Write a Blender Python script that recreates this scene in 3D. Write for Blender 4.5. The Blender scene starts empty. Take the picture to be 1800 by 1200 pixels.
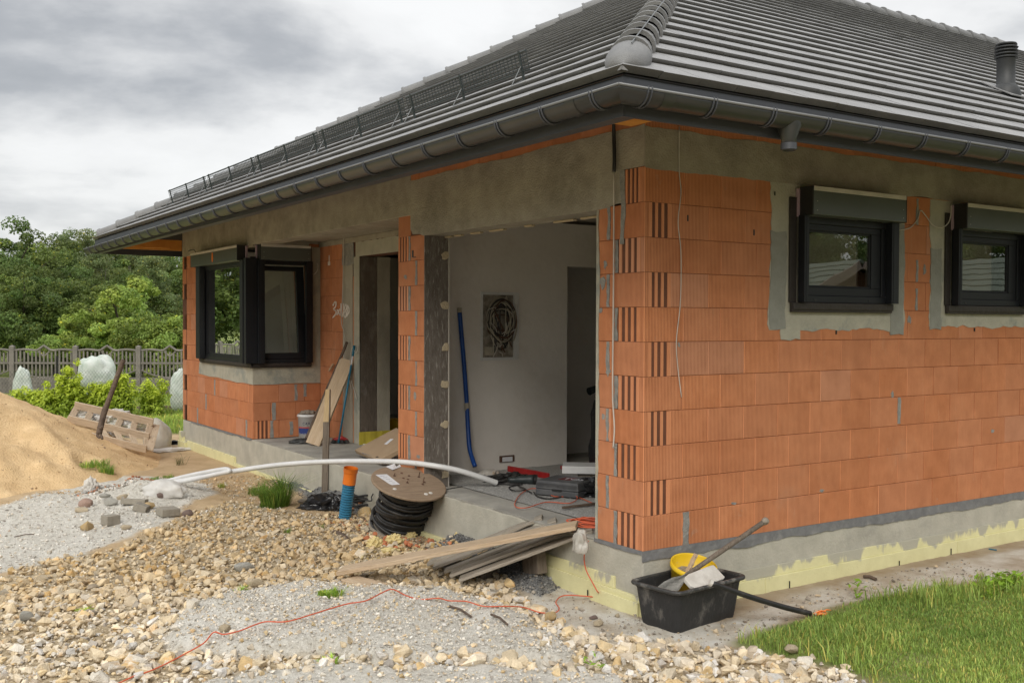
import bpy, bmesh, math, random
import numpy as np
from mathutils import Vector, Matrix, noise as mnoise
from mathutils.geometry import tessellate_polygon
random.seed(7); rng = np.random.default_rng(7)
S = bpy.context.scene; COL = S.collection
R_ = math.radians

# ------------------------------------------------------------------ camera
F, CX, CY = 1795.0, 900.0, 600.0            # focal length and centre in units of the 1800 px wide photo
def _d(px, py): return Vector((px-CX, -(py-CY), -F))
u_ = _d(3632, 574).normalized(); v_ = _d(-280, 562.3).normalized()
m_ = (u_+v_).normalized(); k_ = (u_-v_).normalized()
u_ = (m_+k_).normalized(); v_ = (m_-k_).normalized(); w_ = u_.cross(v_).normalized()
ROT = Matrix((u_, v_, w_))                  # camera -> world (x along the right wall, y along the front wall)
def ray(px, py): return ROT @ _d(px, py)
CAM = -ray(1130, 969.5)*(7.27/F)
cam = bpy.data.cameras.new('camera'); cob = bpy.data.objects.new('camera', cam); COL.objects.link(cob)
cob.matrix_world = Matrix.Translation(CAM) @ ROT.to_4x4()
cam.sensor_width = 36.0; cam.lens = 36.0*F/1800.0; cam.clip_end = 2000; cam.clip_start = 0.05
S.camera = cob
def W(px, py, D): return CAM + ray(px, py)*(D/F)             # a point seen at (px,py), D metres deep
def onp(px, py, ax, val):
    r = ray(px, py); return CAM + r*((val-CAM[ax])/r[ax])
def G(px, py, z=-0.46): return onp(px, py, 2, z)
def FX(px, py, x=0.0): return onp(px, py, 0, x)
def FY(px, py, y=0.0): return onp(px, py, 1, y)

# ------------------------------------------------------------------ sky, sun, exposure
SUN_EL, SUN_AZ = R_(38), R_(226)            # azimuth counted in the house frame, from +x towards +y
sdir = Vector((math.cos(SUN_EL)*math.cos(SUN_AZ), math.cos(SUN_EL)*math.sin(SUN_AZ), math.sin(SUN_EL)))
world = bpy.data.worlds.new('World'); S.world = world; world.use_nodes = True
nt = world.node_tree; N = nt.nodes; L = nt.links; N.clear()
def wn(t, **k):
    n = N.new(t)
    for a, b in k.items(): setattr(n, a, b)
    return n
out = wn('ShaderNodeOutputWorld'); bg = wn('ShaderNodeBackground'); bg.inputs[1].default_value = 0.1
sky = wn('ShaderNodeTexSky', sky_type='NISHITA'); sky.sun_disc = False
sky.sun_elevation = SUN_EL; sky.sun_rotation = math.pi/2 - SUN_AZ
tc = wn('ShaderNodeTexCoord'); sep = wn('ShaderNodeSeparateXYZ'); L.new(tc.outputs['Generated'], sep.inputs[0])
def wm(op, a, b=None, c=None):
    n = wn('ShaderNodeMath', operation=op)
    for i, v in enumerate((a, b, c)):
        if v is None: continue
        if isinstance(v, (int, float)): n.inputs[i].default_value = v
        else: L.new(v, n.inputs[i])
    return n.outputs[0]
zc = wm('ADD', wm('MAXIMUM', sep.outputs[2], 0.0), 0.20)
cmb = wn('ShaderNodeCombineXYZ'); L.new(wm('DIVIDE', sep.outputs[0], zc), cmb.inputs[0]); L.new(wm('DIVIDE', sep.outputs[1], zc), cmb.inputs[1])
cl3 = wn('ShaderNodeCombineXYZ'); L.new(wm('MULTIPLY', sep.outputs[0], 1.0), cl3.inputs[0]); L.new(wm('MULTIPLY', sep.outputs[1], 1.0), cl3.inputs[1]); L.new(wm('MULTIPLY', wm('POWER', wm('MAXIMUM', sep.outputs[2], 0.001), 0.8), 2.3), cl3.inputs[2])
n1 = wn('ShaderNodeTexNoise'); n1.inputs['Scale'].default_value = 2.4; n1.inputs['Detail'].default_value = 9; n1.inputs['Roughness'].default_value = 0.54
n1.inputs['Distortion'].default_value = 0.15
mp = wn('ShaderNodeMapping'); mp.inputs['Location'].default_value = (0.4, 9.3, 5.2); L.new(cl3.outputs[0], mp.inputs[0]); L.new(mp.outputs[0], n1.inputs['Vector'])
n2 = wn('ShaderNodeTexNoise'); n2.inputs['Scale'].default_value = 1.5; n2.inputs['Detail'].default_value = 4
mp2 = wn('ShaderNodeMapping'); mp2.inputs['Location'].default_value = (7.7, 2.2, 0.0); L.new(cl3.outputs[0], mp2.inputs[0]); L.new(mp2.outputs[0], n2.inputs['Vector'])
dens = wm('ADD', wm('MULTIPLY', n1.outputs[0], 0.75), wm('MULTIPLY', n2.outputs[0], 0.25))
rmp = wn('ShaderNodeValToRGB'); L.new(dens, rmp.inputs[0])
e = rmp.color_ramp.elements
e[0].position = 0.40; e[0].color = (7.3, 7.3, 7.25, 1); e[1].position = 0.64; e[1].color = (2.6, 2.75, 2.9, 1)
k = e.new(0.465); k.color = (6.6, 6.6, 6.55, 1); k = e.new(0.515); k.color = (5.0, 5.05, 5.1, 1); k = e.new(0.565); k.color = (3.5, 3.6, 3.75, 1)
zen = wm('ADD', wm('MULTIPLY', wm('MAXIMUM', wm('SUBTRACT', sep.outputs[2], 0.36), 0.0), 1.9), 1.0)   # an overcast sky is brightest overhead
vm = wn('ShaderNodeVectorMath', operation='SCALE'); L.new(rmp.outputs[0], vm.inputs[0]); L.new(zen, vm.inputs['Scale'])
mx = wn('ShaderNodeMixRGB'); L.new(sky.outputs[0], mx.inputs[1]); L.new(vm.outputs[0], mx.inputs[2])
mx.inputs[0].default_value = 0.93
L.new(mx.outputs[0], bg.inputs[0]); L.new(bg.outputs[0], out.inputs[0])
sl = bpy.data.lights.new('sun', 'SUN'); sl.energy = 1.5; sl.angle = R_(32); sl.color = (1, 0.95, 0.87)
so = bpy.data.objects.new('sun', sl); COL.objects.link(so); so.rotation_euler = (-sdir).to_track_quat('-Z', 'Y').to_euler()
S.view_settings.view_transform = 'Standard'; S.view_settings.look = 'None'; S.view_settings.exposure = 0.46; S.view_settings.gamma = 1.0
S.view_settings.use_curve_mapping = False
S.render.engine = 'CYCLES'; S.render.resolution_x = 1024; S.render.resolution_y = 682

# ------------------------------------------------------------------ numpy noise
def _h(ix, iy, s):
    n = (ix.astype(np.int64)*374761393 + iy.astype(np.int64)*668265263 + s*974634777) & 0xffffffff
    n = ((n ^ (n >> 13))*1274126177) & 0xffffffff
    return ((n ^ (n >> 16)) & 0xffff)/65535.0
def vn(x, y, s=0):
    x = np.asarray(x, float); y = np.asarray(y, float)
    ix = np.floor(x); iy = np.floor(y); fx = x-ix; fy = y-iy
    fx = fx*fx*(3-2*fx); fy = fy*fy*(3-2*fy)
    a = _h(ix, iy, s); b = _h(ix+1, iy, s); c = _h(ix, iy+1, s); d = _h(ix+1, iy+1, s)
    return (a*(1-fx)+b*fx)*(1-fy)+(c*(1-fx)+d*fx)*fy
def fbm(x, y, o=4, s=0):
    t = 0; a = 0.5; f = 1.0
    for i in range(o):
        t = t + a*vn(x*f+i*17.3, y*f-i*9.1, s+i); a *= 0.5; f *= 2.03
    return t/(1-0.5**o)
def sstep(a, b, x):
    t = np.clip((x-a)/(b-a), 0, 1); return t*t*(3-2*t)
def sdpoly(px, py, poly):                    # signed distance to a polygon, negative inside
    px = np.asarray(px, float); py = np.asarray(py, float)
    d = np.full(px.shape, 1e9); ins = np.zeros(px.shape, bool); n = len(poly)
    for i in range(n):
        ax, ay = poly[i]; bx, by = poly[(i+1) % n]
        ex, ey = bx-ax, by-ay; wx, wy = px-ax, py-ay
        t = np.clip((wx*ex+wy*ey)/(ex*ex+ey*ey+1e-12), 0, 1)
        d = np.minimum(d, np.hypot(wx-t*ex, wy-t*ey))
        c = ((ay > py) != (by > py)) & (px < (bx-ax)*(py-ay)/((by-ay) if by != ay else 1e-12)+ax)
        ins ^= c
    return np.where(ins, -d, d)
def gp(pts): return [tuple(G(*p)[:2]) for p in pts]

# ------------------------------------------------------------------ materials
def mat(name, c1=(0.5, 0.5, 0.5), c2=None, scale=6.0, rough=0.8, bump=0.0, bscale=60.0, metal=0.0, spec=0.5,
        detail=6, tint=0.0, c3=None, s3=1.3, t3=(0.55, 0.7), stretch=(1, 1, 1), alpha=None, trans=0.0, distort=0.0, tintcol=False, rot=None):
    m = bpy.data.materials.new(name); m.use_nodes = True; nt = m.node_tree; nd = nt.nodes; lk = nt.links
    b = nd['Principled BSDF']; b.inputs['Roughness'].default_value = rough; b.inputs['Metallic'].default_value = metal
    b.inputs['Specular IOR Level'].default_value = spec
    tc = nd.new('ShaderNodeTexCoord'); mp = nd.new('ShaderNodeMapping'); mp.inputs['Scale'].default_value = stretch
    if rot: mp.inputs['Rotation'].default_value = rot
    lk.new(tc.outputs['Object'], mp.inputs[0])
    n = nd.new('ShaderNodeTexNoise'); n.inputs['Scale'].default_value = scale; n.inputs['Detail'].default_value = detail
    n.inputs['Roughness'].default_value = 0.62; n.inputs['Distortion'].default_value = distort
    lk.new(mp.outputs[0], n.inputs['Vector'])
    r = nd.new('ShaderNodeValToRGB'); r.color_ramp.elements[0].position = 0.34; r.color_ramp.elements[1].position = 0.68
    c2 = c2 or tuple(x*0.8 for x in c1)
    r.color_ramp.elements[0].color = (*c2, 1); r.color_ramp.elements[1].color = (*c1, 1)
    lk.new(n.outputs[0], r.inputs[0]); cur = r.outputs[0]
    if c3:
        n3 = nd.new('ShaderNodeTexNoise'); n3.inputs['Scale'].default_value = s3; n3.inputs['Detail'].default_value = 7; n3.inputs['Roughness'].default_value = 0.7
        lk.new(mp.outputs[0], n3.inputs['Vector'])
        mr = nd.new('ShaderNodeMapRange'); mr.inputs[1].default_value = t3[0]; mr.inputs[2].default_value = t3[1]; lk.new(n3.outputs[0], mr.inputs[0])
        mx = nd.new('ShaderNodeMixRGB'); lk.new(mr.outputs[0], mx.inputs[0]); lk.new(cur, mx.inputs[1]); mx.inputs[2].default_value = (*c3, 1); cur = mx.outputs[0]
    if tint or tintcol:
        a = nd.new('ShaderNodeAttribute'); a.attribute_name = 'tint'
        if tintcol:
            mx = nd.new('ShaderNodeMixRGB'); mx.blend_type = 'MULTIPLY'; mx.inputs[0].default_value = 1
            lk.new(cur, mx.inputs[1]); lk.new(a.outputs['Color'], mx.inputs[2]); cur = mx.outputs[0]
        else:
            mr = nd.new('ShaderNodeMapRange'); mr.inputs[3].default_value = 1-tint; mr.inputs[4].default_value = 1+tint; lk.new(a.outputs['Fac'], mr.inputs[0])
            mx = nd.new('ShaderNodeVectorMath'); mx.operation = 'SCALE'; lk.new(cur, mx.inputs[0]); lk.new(mr.outputs[0], mx.inputs['Scale']); cur = mx.outputs[0]
    lk.new(cur, b.inputs['Base Color'])
    if bump:
        nb = nd.new('ShaderNodeTexNoise'); nb.inputs['Scale'].default_value = bscale; nb.inputs['Detail'].default_value = 5
        lk.new(mp.outputs[0], nb.inputs['Vector'])
        bp = nd.new('ShaderNodeBump'); bp.inputs['Strength'].default_value = min(1, bump); bp.inputs['Distance'].default_value = 0.01*max(1, bump)
        lk.new(nb.outputs[0], bp.inputs['Height']); lk.new(bp.outputs[0], b.inputs['Normal'])
    if alpha is not None: b.inputs['Alpha'].default_value = alpha
    if trans: b.inputs['Transmission Weight'].default_value = trans
    m['b'] = 1
    return m
M = {}
def nodes(m): return m.node_tree.nodes, m.node_tree.links, m.node_tree.nodes['Principled BSDF']

def brick_mat():
    m = bpy.data.materials.new('hollow_brick'); m.use_nodes = True; nd, lk, b = nodes(m)
    b.inputs['Roughness'].default_value = 0.85; b.inputs['Specular IOR Level'].default_value = 0.25
    def mth(op, *a):
        n = nd.new('ShaderNodeMath'); n.operation = op
        for i, v in enumerate(a):
            if isinstance(v, (int, float)): n.inputs[i].default_value = v
            else: lk.new(v, n.inputs[i])
        return n.outputs[0]
    tc = nd.new('ShaderNodeTexCoord'); sp = nd.new('ShaderNodeSeparateXYZ'); lk.new(tc.outputs['Object'], sp.inputs[0])
    s = mth('ADD', sp.outputs[0], sp.outputs[1])
    at = nd.new('ShaderNodeAttribute'); at.attribute_name = 'tint'; sc = nd.new('ShaderNodeSeparateColor'); lk.new(at.outputs['Color'], sc.inputs[0])
    t = mth('FRACT', mth('DIVIDE', s, 0.0139))
    tri = mth('ABSOLUTE', mth('SUBTRACT', t, 0.5))           # 0.5 at the groove, 0 on the land
    gr = nd.new('ShaderNodeMapRange'); gr.interpolation_type = 'SMOOTHSTEP'; gr.inputs[1].default_value = 0.18; gr.inputs[2].default_value = 0.44; lk.new(tri, gr.inputs[0])
    gsoft = nd.new('ShaderNodeTexNoise'); gsoft.inputs['Scale'].default_value = 7.0; gsoft.inputs['Detail'].default_value = 5; lk.new(tc.outputs['Object'], gsoft.inputs['Vector'])
    groove = mth('MULTIPLY', mth('MULTIPLY', gr.outputs[0], sc.outputs[1]), mth('MULTIPLY_ADD', gsoft.outputs[0], 1.5, 0.10))
    def noi(scale, det=5, st=(1, 1, 1), rough=0.6):
        mp = nd.new('ShaderNodeMapping'); mp.inputs['Scale'].default_value = st; lk.new(tc.outputs['Object'], mp.inputs[0])
        n = nd.new('ShaderNodeTexNoise'); n.inputs['Scale'].default_value = scale; n.inputs['Detail'].default_value = det; n.inputs['Roughness'].default_value = rough
        lk.new(mp.outputs[0], n.inputs['Vector']); return n.outputs[0]
    def mixc(f, c1, c2):
        n = nd.new('ShaderNodeMixRGB')
        for i, v in ((0, f), (1, c1), (2, c2)):
            if isinstance(v, (int, float)): n.inputs[i].default_value = v
            elif isinstance(v, tuple): n.inputs[i].default_value = (*v, 1)
            else: lk.new(v, n.inputs[i])
        return n.outputs[0]
    def rng_(f, a, b_, c=0.0, d=1.0):
        n = nd.new('ShaderNodeMapRange'); lk.new(f, n.inputs[0]); n.inputs[1].default_value = a; n.inputs[2].default_value = b_
        n.inputs[3].default_value = c; n.inputs[4].default_value = d; return n.outputs[0]
    base = mixc(rng_(noi(2.2, 5), 0.35, 0.65), (0.60, 0.232, 0.100), (0.69, 0.29, 0.135))
    base = mixc(rng_(noi(30, 4, (1, 1, 0.25)), 0.3, 0.75, 0, 0.45), base, (0.52, 0.175, 0.068))
    base = mixc(rng_(noi(9, 6, (1.6, 1.6, 0.35), 0.7), 0.60, 0.78, 0, 0.55), base, (0.70, 0.42, 0.26))     # efflorescence
    base = mixc(rng_(noi(1.1, 6, (1, 1, 1), 0.7), 0.62, 0.8, 0, 0.4), base, (0.40, 0.30, 0.22))
    base = mixc(rng_(noi(3.3, 8, (1, 1, 1), 0.75), 0.63, 0.70, 0, 0.5), base, (0.50, 0.38, 0.28))
    base = mixc(rng_(noi(14, 6, (1, 1, 0.6), 0.7), 0.68, 0.74, 0, 0.8), base, (0.42, 0.38, 0.33))
    base = mixc(rng_(noi(150, 3), 0.62, 0.78, 0, 0.6), base, (0.78, 0.45, 0.30))
    base = mixc(rng_(sc.outputs[0], 0.0, 1.0, 0.0, 1.0), base, (0.62, 0.29, 0.165))
    n = nd.new('ShaderNodeVectorMath'); n.operation = 'SCALE'; lk.new(base, n.inputs[0]); lk.new(rng_(sc.outputs[2], 0, 1, 0.94, 1.05), n.inputs['Scale'])
    col = mixc(mth('MULTIPLY', groove, 0.75), n.outputs[0], (0.22, 0.062, 0.024))
    lk.new(col, b.inputs['Base Color'])
    h = mth('ADD', mth('MULTIPLY', groove, -1.0), mth('MULTIPLY', noi(90, 4), 0.25))
    bp = nd.new('ShaderNodeBump'); bp.inputs['Strength'].default_value = 0.8; bp.inputs['Distance'].default_value = 0.003
    lk.new(h, bp.inputs['Height']); lk.new(bp.outputs[0], b.inputs['Normal'])
    return m
M['brick'] = brick_mat()
M['joint'] = mat('brick_joint', (0.16, 0.06, 0.03), (0.10, 0.04, 0.02))
M['concrete'] = mat('cast_concrete', (0.42, 0.385, 0.31), (0.31, 0.28, 0.22), 3.5, 0.9, 0.5, 45, c3=(0.24, 0.225, 0.185), s3=1.1, t3=(0.52, 0.72), stretch=(1, 1, 0.55))
M['beam'] = mat('form_cast_concrete', (0.38, 0.35, 0.28), (0.29, 0.265, 0.21), 5, 0.9, 0.7, 60, c3=(0.19, 0.175, 0.14), s3=1.5, t3=(0.48, 0.72), stretch=(1, 1, 1.2))
M['found'] = mat('foundation_concrete', (0.50, 0.475, 0.40), (0.40, 0.38, 0.315), 5, 0.9, 0.5, 50, c3=(0.33, 0.315, 0.27), s3=2.2, t3=(0.5, 0.75))
M['slab'] = mat('slab_top', (0.44, 0.42, 0.37), (0.30, 0.285, 0.25), 3, 0.9, 0.5, 30, c3=(0.23, 0.22, 0.20), s3=1.0, t3=(0.45, 0.68))
M['mortar'] = mat('grey_mortar', (0.33, 0.32, 0.29), (0.22, 0.215, 0.20), 18, 0.95, 1.0, 70)
M['plaster'] = mat('rough_plaster_patch', (0.44, 0.42, 0.34), (0.36, 0.345, 0.28), 7, 0.95, 0.6, 50, c3=(0.29, 0.30, 0.26), s3=2.5, t3=(0.52, 0.6))
M['plaster2'] = mat('darker_plaster_patch', (0.29, 0.29, 0.255), (0.24, 0.24, 0.21), 9, 0.95, 0.6, 50)
M['jamb'] = mat('scraped_jamb', (0.20, 0.175, 0.15), (0.13, 0.108, 0.09), 5, 0.95, 1.0, 30, c3=(0.38, 0.355, 0.32), s3=7, t3=(0.54, 0.68), stretch=(7, 1, 1.5), rot=(0, 0.75, 0))
M['djamb'] = mat('dark_door_jamb', (0.17, 0.135, 0.105), (0.10, 0.08, 0.062), 5, 0.95, 1.0, 30, c3=(0.24, 0.21, 0.18), s3=6, t3=(0.5, 0.7), stretch=(1, 1, 0.4))
M['foam'] = mat('beige_foam', (0.55, 0.46, 0.32), (0.45, 0.37, 0.25), 20, 0.9, 1, 50)
M['inner'] = mat('interior_plaster', (0.80, 0.755, 0.70), (0.73, 0.69, 0.635), 2.6, 0.9, 0.5, 9, c3=(0.60, 0.55, 0.48), s3=1.3, t3=(0.48, 0.75))
M['dim'] = mat('bare_inner_wall', (0.50, 0.44, 0.375), (0.42, 0.37, 0.31), 3, 0.9)
M['metal'] = mat('anthracite_sheet', (0.058, 0.062, 0.072), (0.050, 0.054, 0.063), 3, 0.5, 0, spec=0.5)
M['gutter'] = mat('graphite_gutter', (0.036, 0.038, 0.036), (0.030, 0.031, 0.030), 3, 0.36, 0, spec=0.5, c3=(0.055, 0.050, 0.044), s3=1.6, t3=(0.5, 0.8))
M['ventgrey'] = mat('graphite_vent', (0.04, 0.042, 0.043), None, 5, 0.55)
M['lip'] = mat('bright_gutter_lip', (0.16, 0.165, 0.165), None, 3, 0.3, 0, spec=0.6)
M['frame'] = mat('black_window_profile', (0.013, 0.0145, 0.018), (0.010, 0.011, 0.014), 3, 0.45, spec=0.35)
M['box'] = mat('shutter_box_sheet', (0.095, 0.108, 0.096), (0.080, 0.092, 0.082), 2, 0.36, 0, spec=0.6)
M['alu'] = mat('pale_aluminium', (0.62, 0.58, 0.52), None, 5, 0.5)
M['pink'] = mat('lilac_foil', (0.50, 0.36, 0.42), None, 5, 0.6)
M['black'] = mat('black_plastic', (0.02, 0.02, 0.02), (0.014, 0.014, 0.014), 8, 0.45, 0.3, 30)
M['tub'] = mat('dusty_black_plastic', (0.030, 0.030, 0.031), (0.018, 0.018, 0.019), 7, 0.55, 0.4, 40, c3=(0.20, 0.185, 0.165), s3=7, t3=(0.56, 0.78), stretch=(1, 1, 0.6))
M['rim'] = mat('dusty_rim', (0.06, 0.058, 0.054), (0.025, 0.025, 0.025), 14, 0.5, 0.4, 40, c3=(0.30, 0.28, 0.25), s3=9, t3=(0.52, 0.72))
M['bag'] = mat('black_film', (0.02, 0.02, 0.022), None, 8, 0.28, 1.0, 18)
M['dpc'] = mat('grey_membrane', (0.20, 0.20, 0.20), (0.14, 0.14, 0.143), 9, 0.75, 0.6, 30, c3=(0.33, 0.32, 0.30), s3=4, t3=(0.55, 0.8))
M['brownmem'] = mat('brown_black_membrane', (0.035, 0.028, 0.024), None, 9, 0.6, 1.0, 20)
M['tile'] = mat('graphite_roof_tile', (0.262, 0.260, 0.258), (0.225, 0.223, 0.222), 6, 0.5, 0.4, 130, spec=0.5, tint=0.10, c3=(0.295, 0.292, 0.285), s3=1.2, t3=(0.45, 0.8))
M['tilecap'] = mat('graphite_cap_tile', (0.20, 0.20, 0.198), (0.165, 0.165, 0.165), 7, 0.55, 0.4, 130, tint=0.12, c3=(0.22, 0.218, 0.21), s3=3, t3=(0.5, 0.75))
M['tileback'] = mat('roof_underside', (0.03, 0.028, 0.026))
M['wood'] = mat('fresh_pine', (0.56, 0.42, 0.27), (0.42, 0.30, 0.185), 5, 0.8, 0.6, 25, stretch=(1, 1, 1))
M['rafter'] = mat('impregnated_rafter', (0.62, 0.27, 0.045), (0.50, 0.20, 0.03), 5, 0.7, 0.5, 25)
M['grit'] = mat('floor_grit', (0.66, 0.65, 0.62), (0.24, 0.235, 0.22), 75, 0.95, 2.5, 90, c3=(0.44, 0.43, 0.40), s3=1.3, t3=(0.45, 0.75))
M['white'] = mat('white_plastic', (0.74, 0.74, 0.73), (0.66, 0.66, 0.65), 9, 0.4, 0, c3=(0.50, 0.48, 0.44), s3=5, t3=(0.6, 0.8))
M['cablewhite'] = mat('white_cable', (0.60, 0.56, 0.50), None, 9, 0.5)
M['conduit'] = mat('pale_conduit', (0.72, 0.72, 0.71), (0.62, 0.62, 0.62), 5, 0.35, 0, c3=(0.5, 0.47, 0.42), s3=6, t3=(0.62, 0.8))
M['paper'] = mat('white_paper', (0.74, 0.74, 0.75), (0.64, 0.65, 0.68), 7, 0.7)
M['ink'] = mat('print_ink', (0.10, 0.12, 0.18))
M['chalk'] = mat('chalk', (0.85, 0.80, 0.75), (0.62, 0.55, 0.5), 40, 0.95)
M['yellow'] = mat('yellow_plastic', (0.80, 0.55, 0.02), (0.72, 0.47, 0.015), 6, 0.38, 0, c3=(0.45, 0.38, 0.25), s3=9, t3=(0.62, 0.75))
M['yfoam'] = mat('yellow_strip', (0.55, 0.45, 0.05), None, 6, 0.7)
M['blue'] = mat('blue_corrugated', (0.05, 0.23, 0.37), (0.035, 0.17, 0.29), 7, 0.42, 0, c3=(0.25, 0.25, 0.24), s3=8, t3=(0.6, 0.8))
M['bluehose'] = mat('blue_hose', (0.008, 0.08, 0.36), (0.005, 0.055, 0.26), 7, 0.4, 0, c3=(0.20, 0.22, 0.26), s3=12, t3=(0.64, 0.75))
M['teal'] = mat('teal_handle', (0.01, 0.17, 0.27), (0.01, 0.12, 0.2), 7, 0.4)
M['orange'] = mat('orange_plastic', (0.85, 0.22, 0.02), (0.72, 0.17, 0.015), 7, 0.45, 0, c3=(0.6, 0.33, 0.16), s3=9, t3=(0.6, 0.8))
M['cord'] = mat('orange_red_cord', (0.66, 0.13, 0.055), (0.55, 0.10, 0.04), 12, 0.5)
M['red'] = mat('red_lacquer', (0.42, 0.02, 0.02), (0.33, 0.015, 0.015), 5, 0.4)
M['rubber'] = mat('black_cable', (0.028, 0.027, 0.026), (0.018, 0.018, 0.018), 12, 0.5, 0.2, 60, c3=(0.11, 0.095, 0.08), s3=7, t3=(0.52, 0.8))
M['greycase'] = mat('grey_toolcase', (0.085, 0.087, 0.092), (0.07, 0.072, 0.077), 4, 0.5, 0, c3=(0.17, 0.165, 0.16), s3=3, t3=(0.5, 0.85))
M['card'] = mat('cardboard', (0.40, 0.29, 0.185), (0.35, 0.25, 0.155), 5, 0.85)
M['steel'] = mat('zinc_steel', (0.15, 0.16, 0.165), None, 5, 0.5)
M['steeldark'] = mat('painted_steel', (0.035, 0.045, 0.045), None, 5, 0.45)
M['rust'] = mat('rusty_brown', (0.16, 0.08, 0.05), (0.08, 0.045, 0.03), 18, 0.9, 0.8, 60)
M['mortarpile'] = mat('dry_mortar', (0.36, 0.31, 0.25), (0.24, 0.205, 0.165), 25, 0.95, 2, 60)
M['styro'] = mat('stained_white_foam', (0.66, 0.63, 0.58), (0.50, 0.47, 0.42), 12, 0.8, 0.5, 40, c3=(0.52, 0.36, 0.20), s3=7, t3=(0.58, 0.64))
M['yfrag'] = mat('pu_foam_lump', (0.72, 0.60, 0.30), (0.60, 0.48, 0.22), 20, 0.9, 1, 50)
M['brickfrag'] = mat('brick_shard', (0.52, 0.19, 0.09), (0.42, 0.14, 0.06), 15, 0.9, 0.6, 60)
M['paver'] = mat('grey_brown_paver', (0.34, 0.305, 0.25), (0.26, 0.235, 0.19), 18, 0.95, 1, 80)
M['sand'] = mat('yellow_sand', (0.74, 0.54, 0.31), (0.64, 0.45, 0.245), 5, 0.98, 2.0, 40, spec=0.1, c3=(0.58, 0.40, 0.215), s3=2.2, t3=(0.45, 0.66))
M['fenceconc'] = mat('weathered_fence_concrete', (0.25, 0.225, 0.20), (0.16, 0.145, 0.13), 5, 0.95, 1.2, 22)
M['edging'] = mat('edging_wood', (0.20, 0.15, 0.11), (0.14, 0.10, 0.075), 8, 0.9)
M['bark'] = mat('bark', (0.13, 0.105, 0.08), (0.07, 0.055, 0.042), 14, 0.95, 2, 30)
M['birchbark'] = mat('pale_bark', (0.42, 0.39, 0.34), (0.12, 0.10, 0.09), 9, 0.9, 1, 30)
M['fleece'] = mat('white_fleece', (0.62, 0.64, 0.60), (0.46, 0.52, 0.46), 6, 0.9, 1.0, 9, c3=(0.30, 0.38, 0.30), s3=2.5, t3=(0.5, 0.8))
M['stick'] = mat('weathered_stick', (0.155, 0.11, 0.08), (0.08, 0.055, 0.04), 14, 0.95, 1.5, 40)
M['redwall'] = mat('neighbour_wall', (0.20, 0.10, 0.07), (0.15, 0.075, 0.055), 8, 0.9)
M['greenroof'] = mat('neighbour_roof', (0.20, 0.23, 0.18), (0.14, 0.165, 0.13), 2, 0.6, 1, 6)
M['bargeboard'] = mat('neighbour_bargeboard', (0.38, 0.30, 0.26))
M['pink_stone'] = mat('red_fieldstone', (0.46, 0.31, 0.245), (0.34, 0.23, 0.18), 9, 0.9, 0.8, 50)
M['brown_stone'] = mat('brown_fieldstone', (0.25, 0.18, 0.155), (0.18, 0.13, 0.11), 9, 0.9, 0.8, 50)
M['grey_stone'] = mat('grey_fieldstone', (0.46, 0.44, 0.385), (0.34, 0.325, 0.285), 9, 0.9, 0.8, 50)
M['ochre_stone'] = mat('ochre_stone', (0.58, 0.36, 0.12), (0.50, 0.42, 0.28), 9, 0.9, 0.8, 40)
M['cream_stone'] = mat('cream_stone', (0.58, 0.48, 0.34), (0.45, 0.37, 0.25), 9, 0.9, 0.8, 40)
M['tuftgrass'] = mat('wild_grass', (0.75, 0.75, 0.75), (0.6, 0.6, 0.6), 20, 0.6, tintcol=True)

def film_mat(name, col, a, rough=0.35):
    m = mat(name, col, tuple(x*0.85 for x in col), 8, rough, 1.0, 20); m.node_tree.nodes['Principled BSDF'].inputs['Alpha'].default_value = a; return m
M['film'] = film_mat('clear_film', (0.80, 0.78, 0.74), 0.70)
M['film2'] = film_mat('milky_film', (0.55, 0.52, 0.46), 0.80)

def glass_mat():
    m = bpy.data.materials.new('window_glass'); m.use_nodes = True; nd, lk, b = nodes(m)
    gl = nd.new('ShaderNodeBsdfGlossy'); gl.inputs['Roughness'].default_value = 0.004; gl.inputs['Color'].default_value = (0.92, 0.95, 0.93, 1)
    tr = nd.new('ShaderNodeBsdfTransparent'); tr.inputs['Color'].default_value = (0.80, 0.85, 0.82, 1)
    fr = nd.new('ShaderNodeFresnel'); fr.inputs['IOR'].default_value = 1.5
    ma = nd.new('ShaderNodeMath'); ma.operation = 'MULTIPLY_ADD'; ma.inputs[1].default_value = 1.5; ma.inputs[2].default_value = 0.10; lk.new(fr.outputs[0], ma.inputs[0])
    nz = nd.new('ShaderNodeTexNoise'); nz.inputs['Scale'].default_value = 1.6; tcx = nd.new('ShaderNodeTexCoord'); lk.new(tcx.outputs['Object'], nz.inputs['Vector'])
    bp = nd.new('ShaderNodeBump'); bp.inputs['Strength'].default_value = 0.10; bp.inputs['Distance'].default_value = 0.01; lk.new(nz.outputs[0], bp.inputs['Height']); lk.new(bp.outputs[0], gl.inputs['Normal'])
    mx = nd.new('ShaderNodeMixShader'); lk.new(ma.outputs[0], mx.inputs[0]); lk.new(tr.outputs[0], mx.inputs[1]); lk.new(gl.outputs[0], mx.inputs[2])
    lk.new(mx.outputs[0], nd['Material Output'].inputs[0]); return m
M['glass'] = glass_mat()

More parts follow.
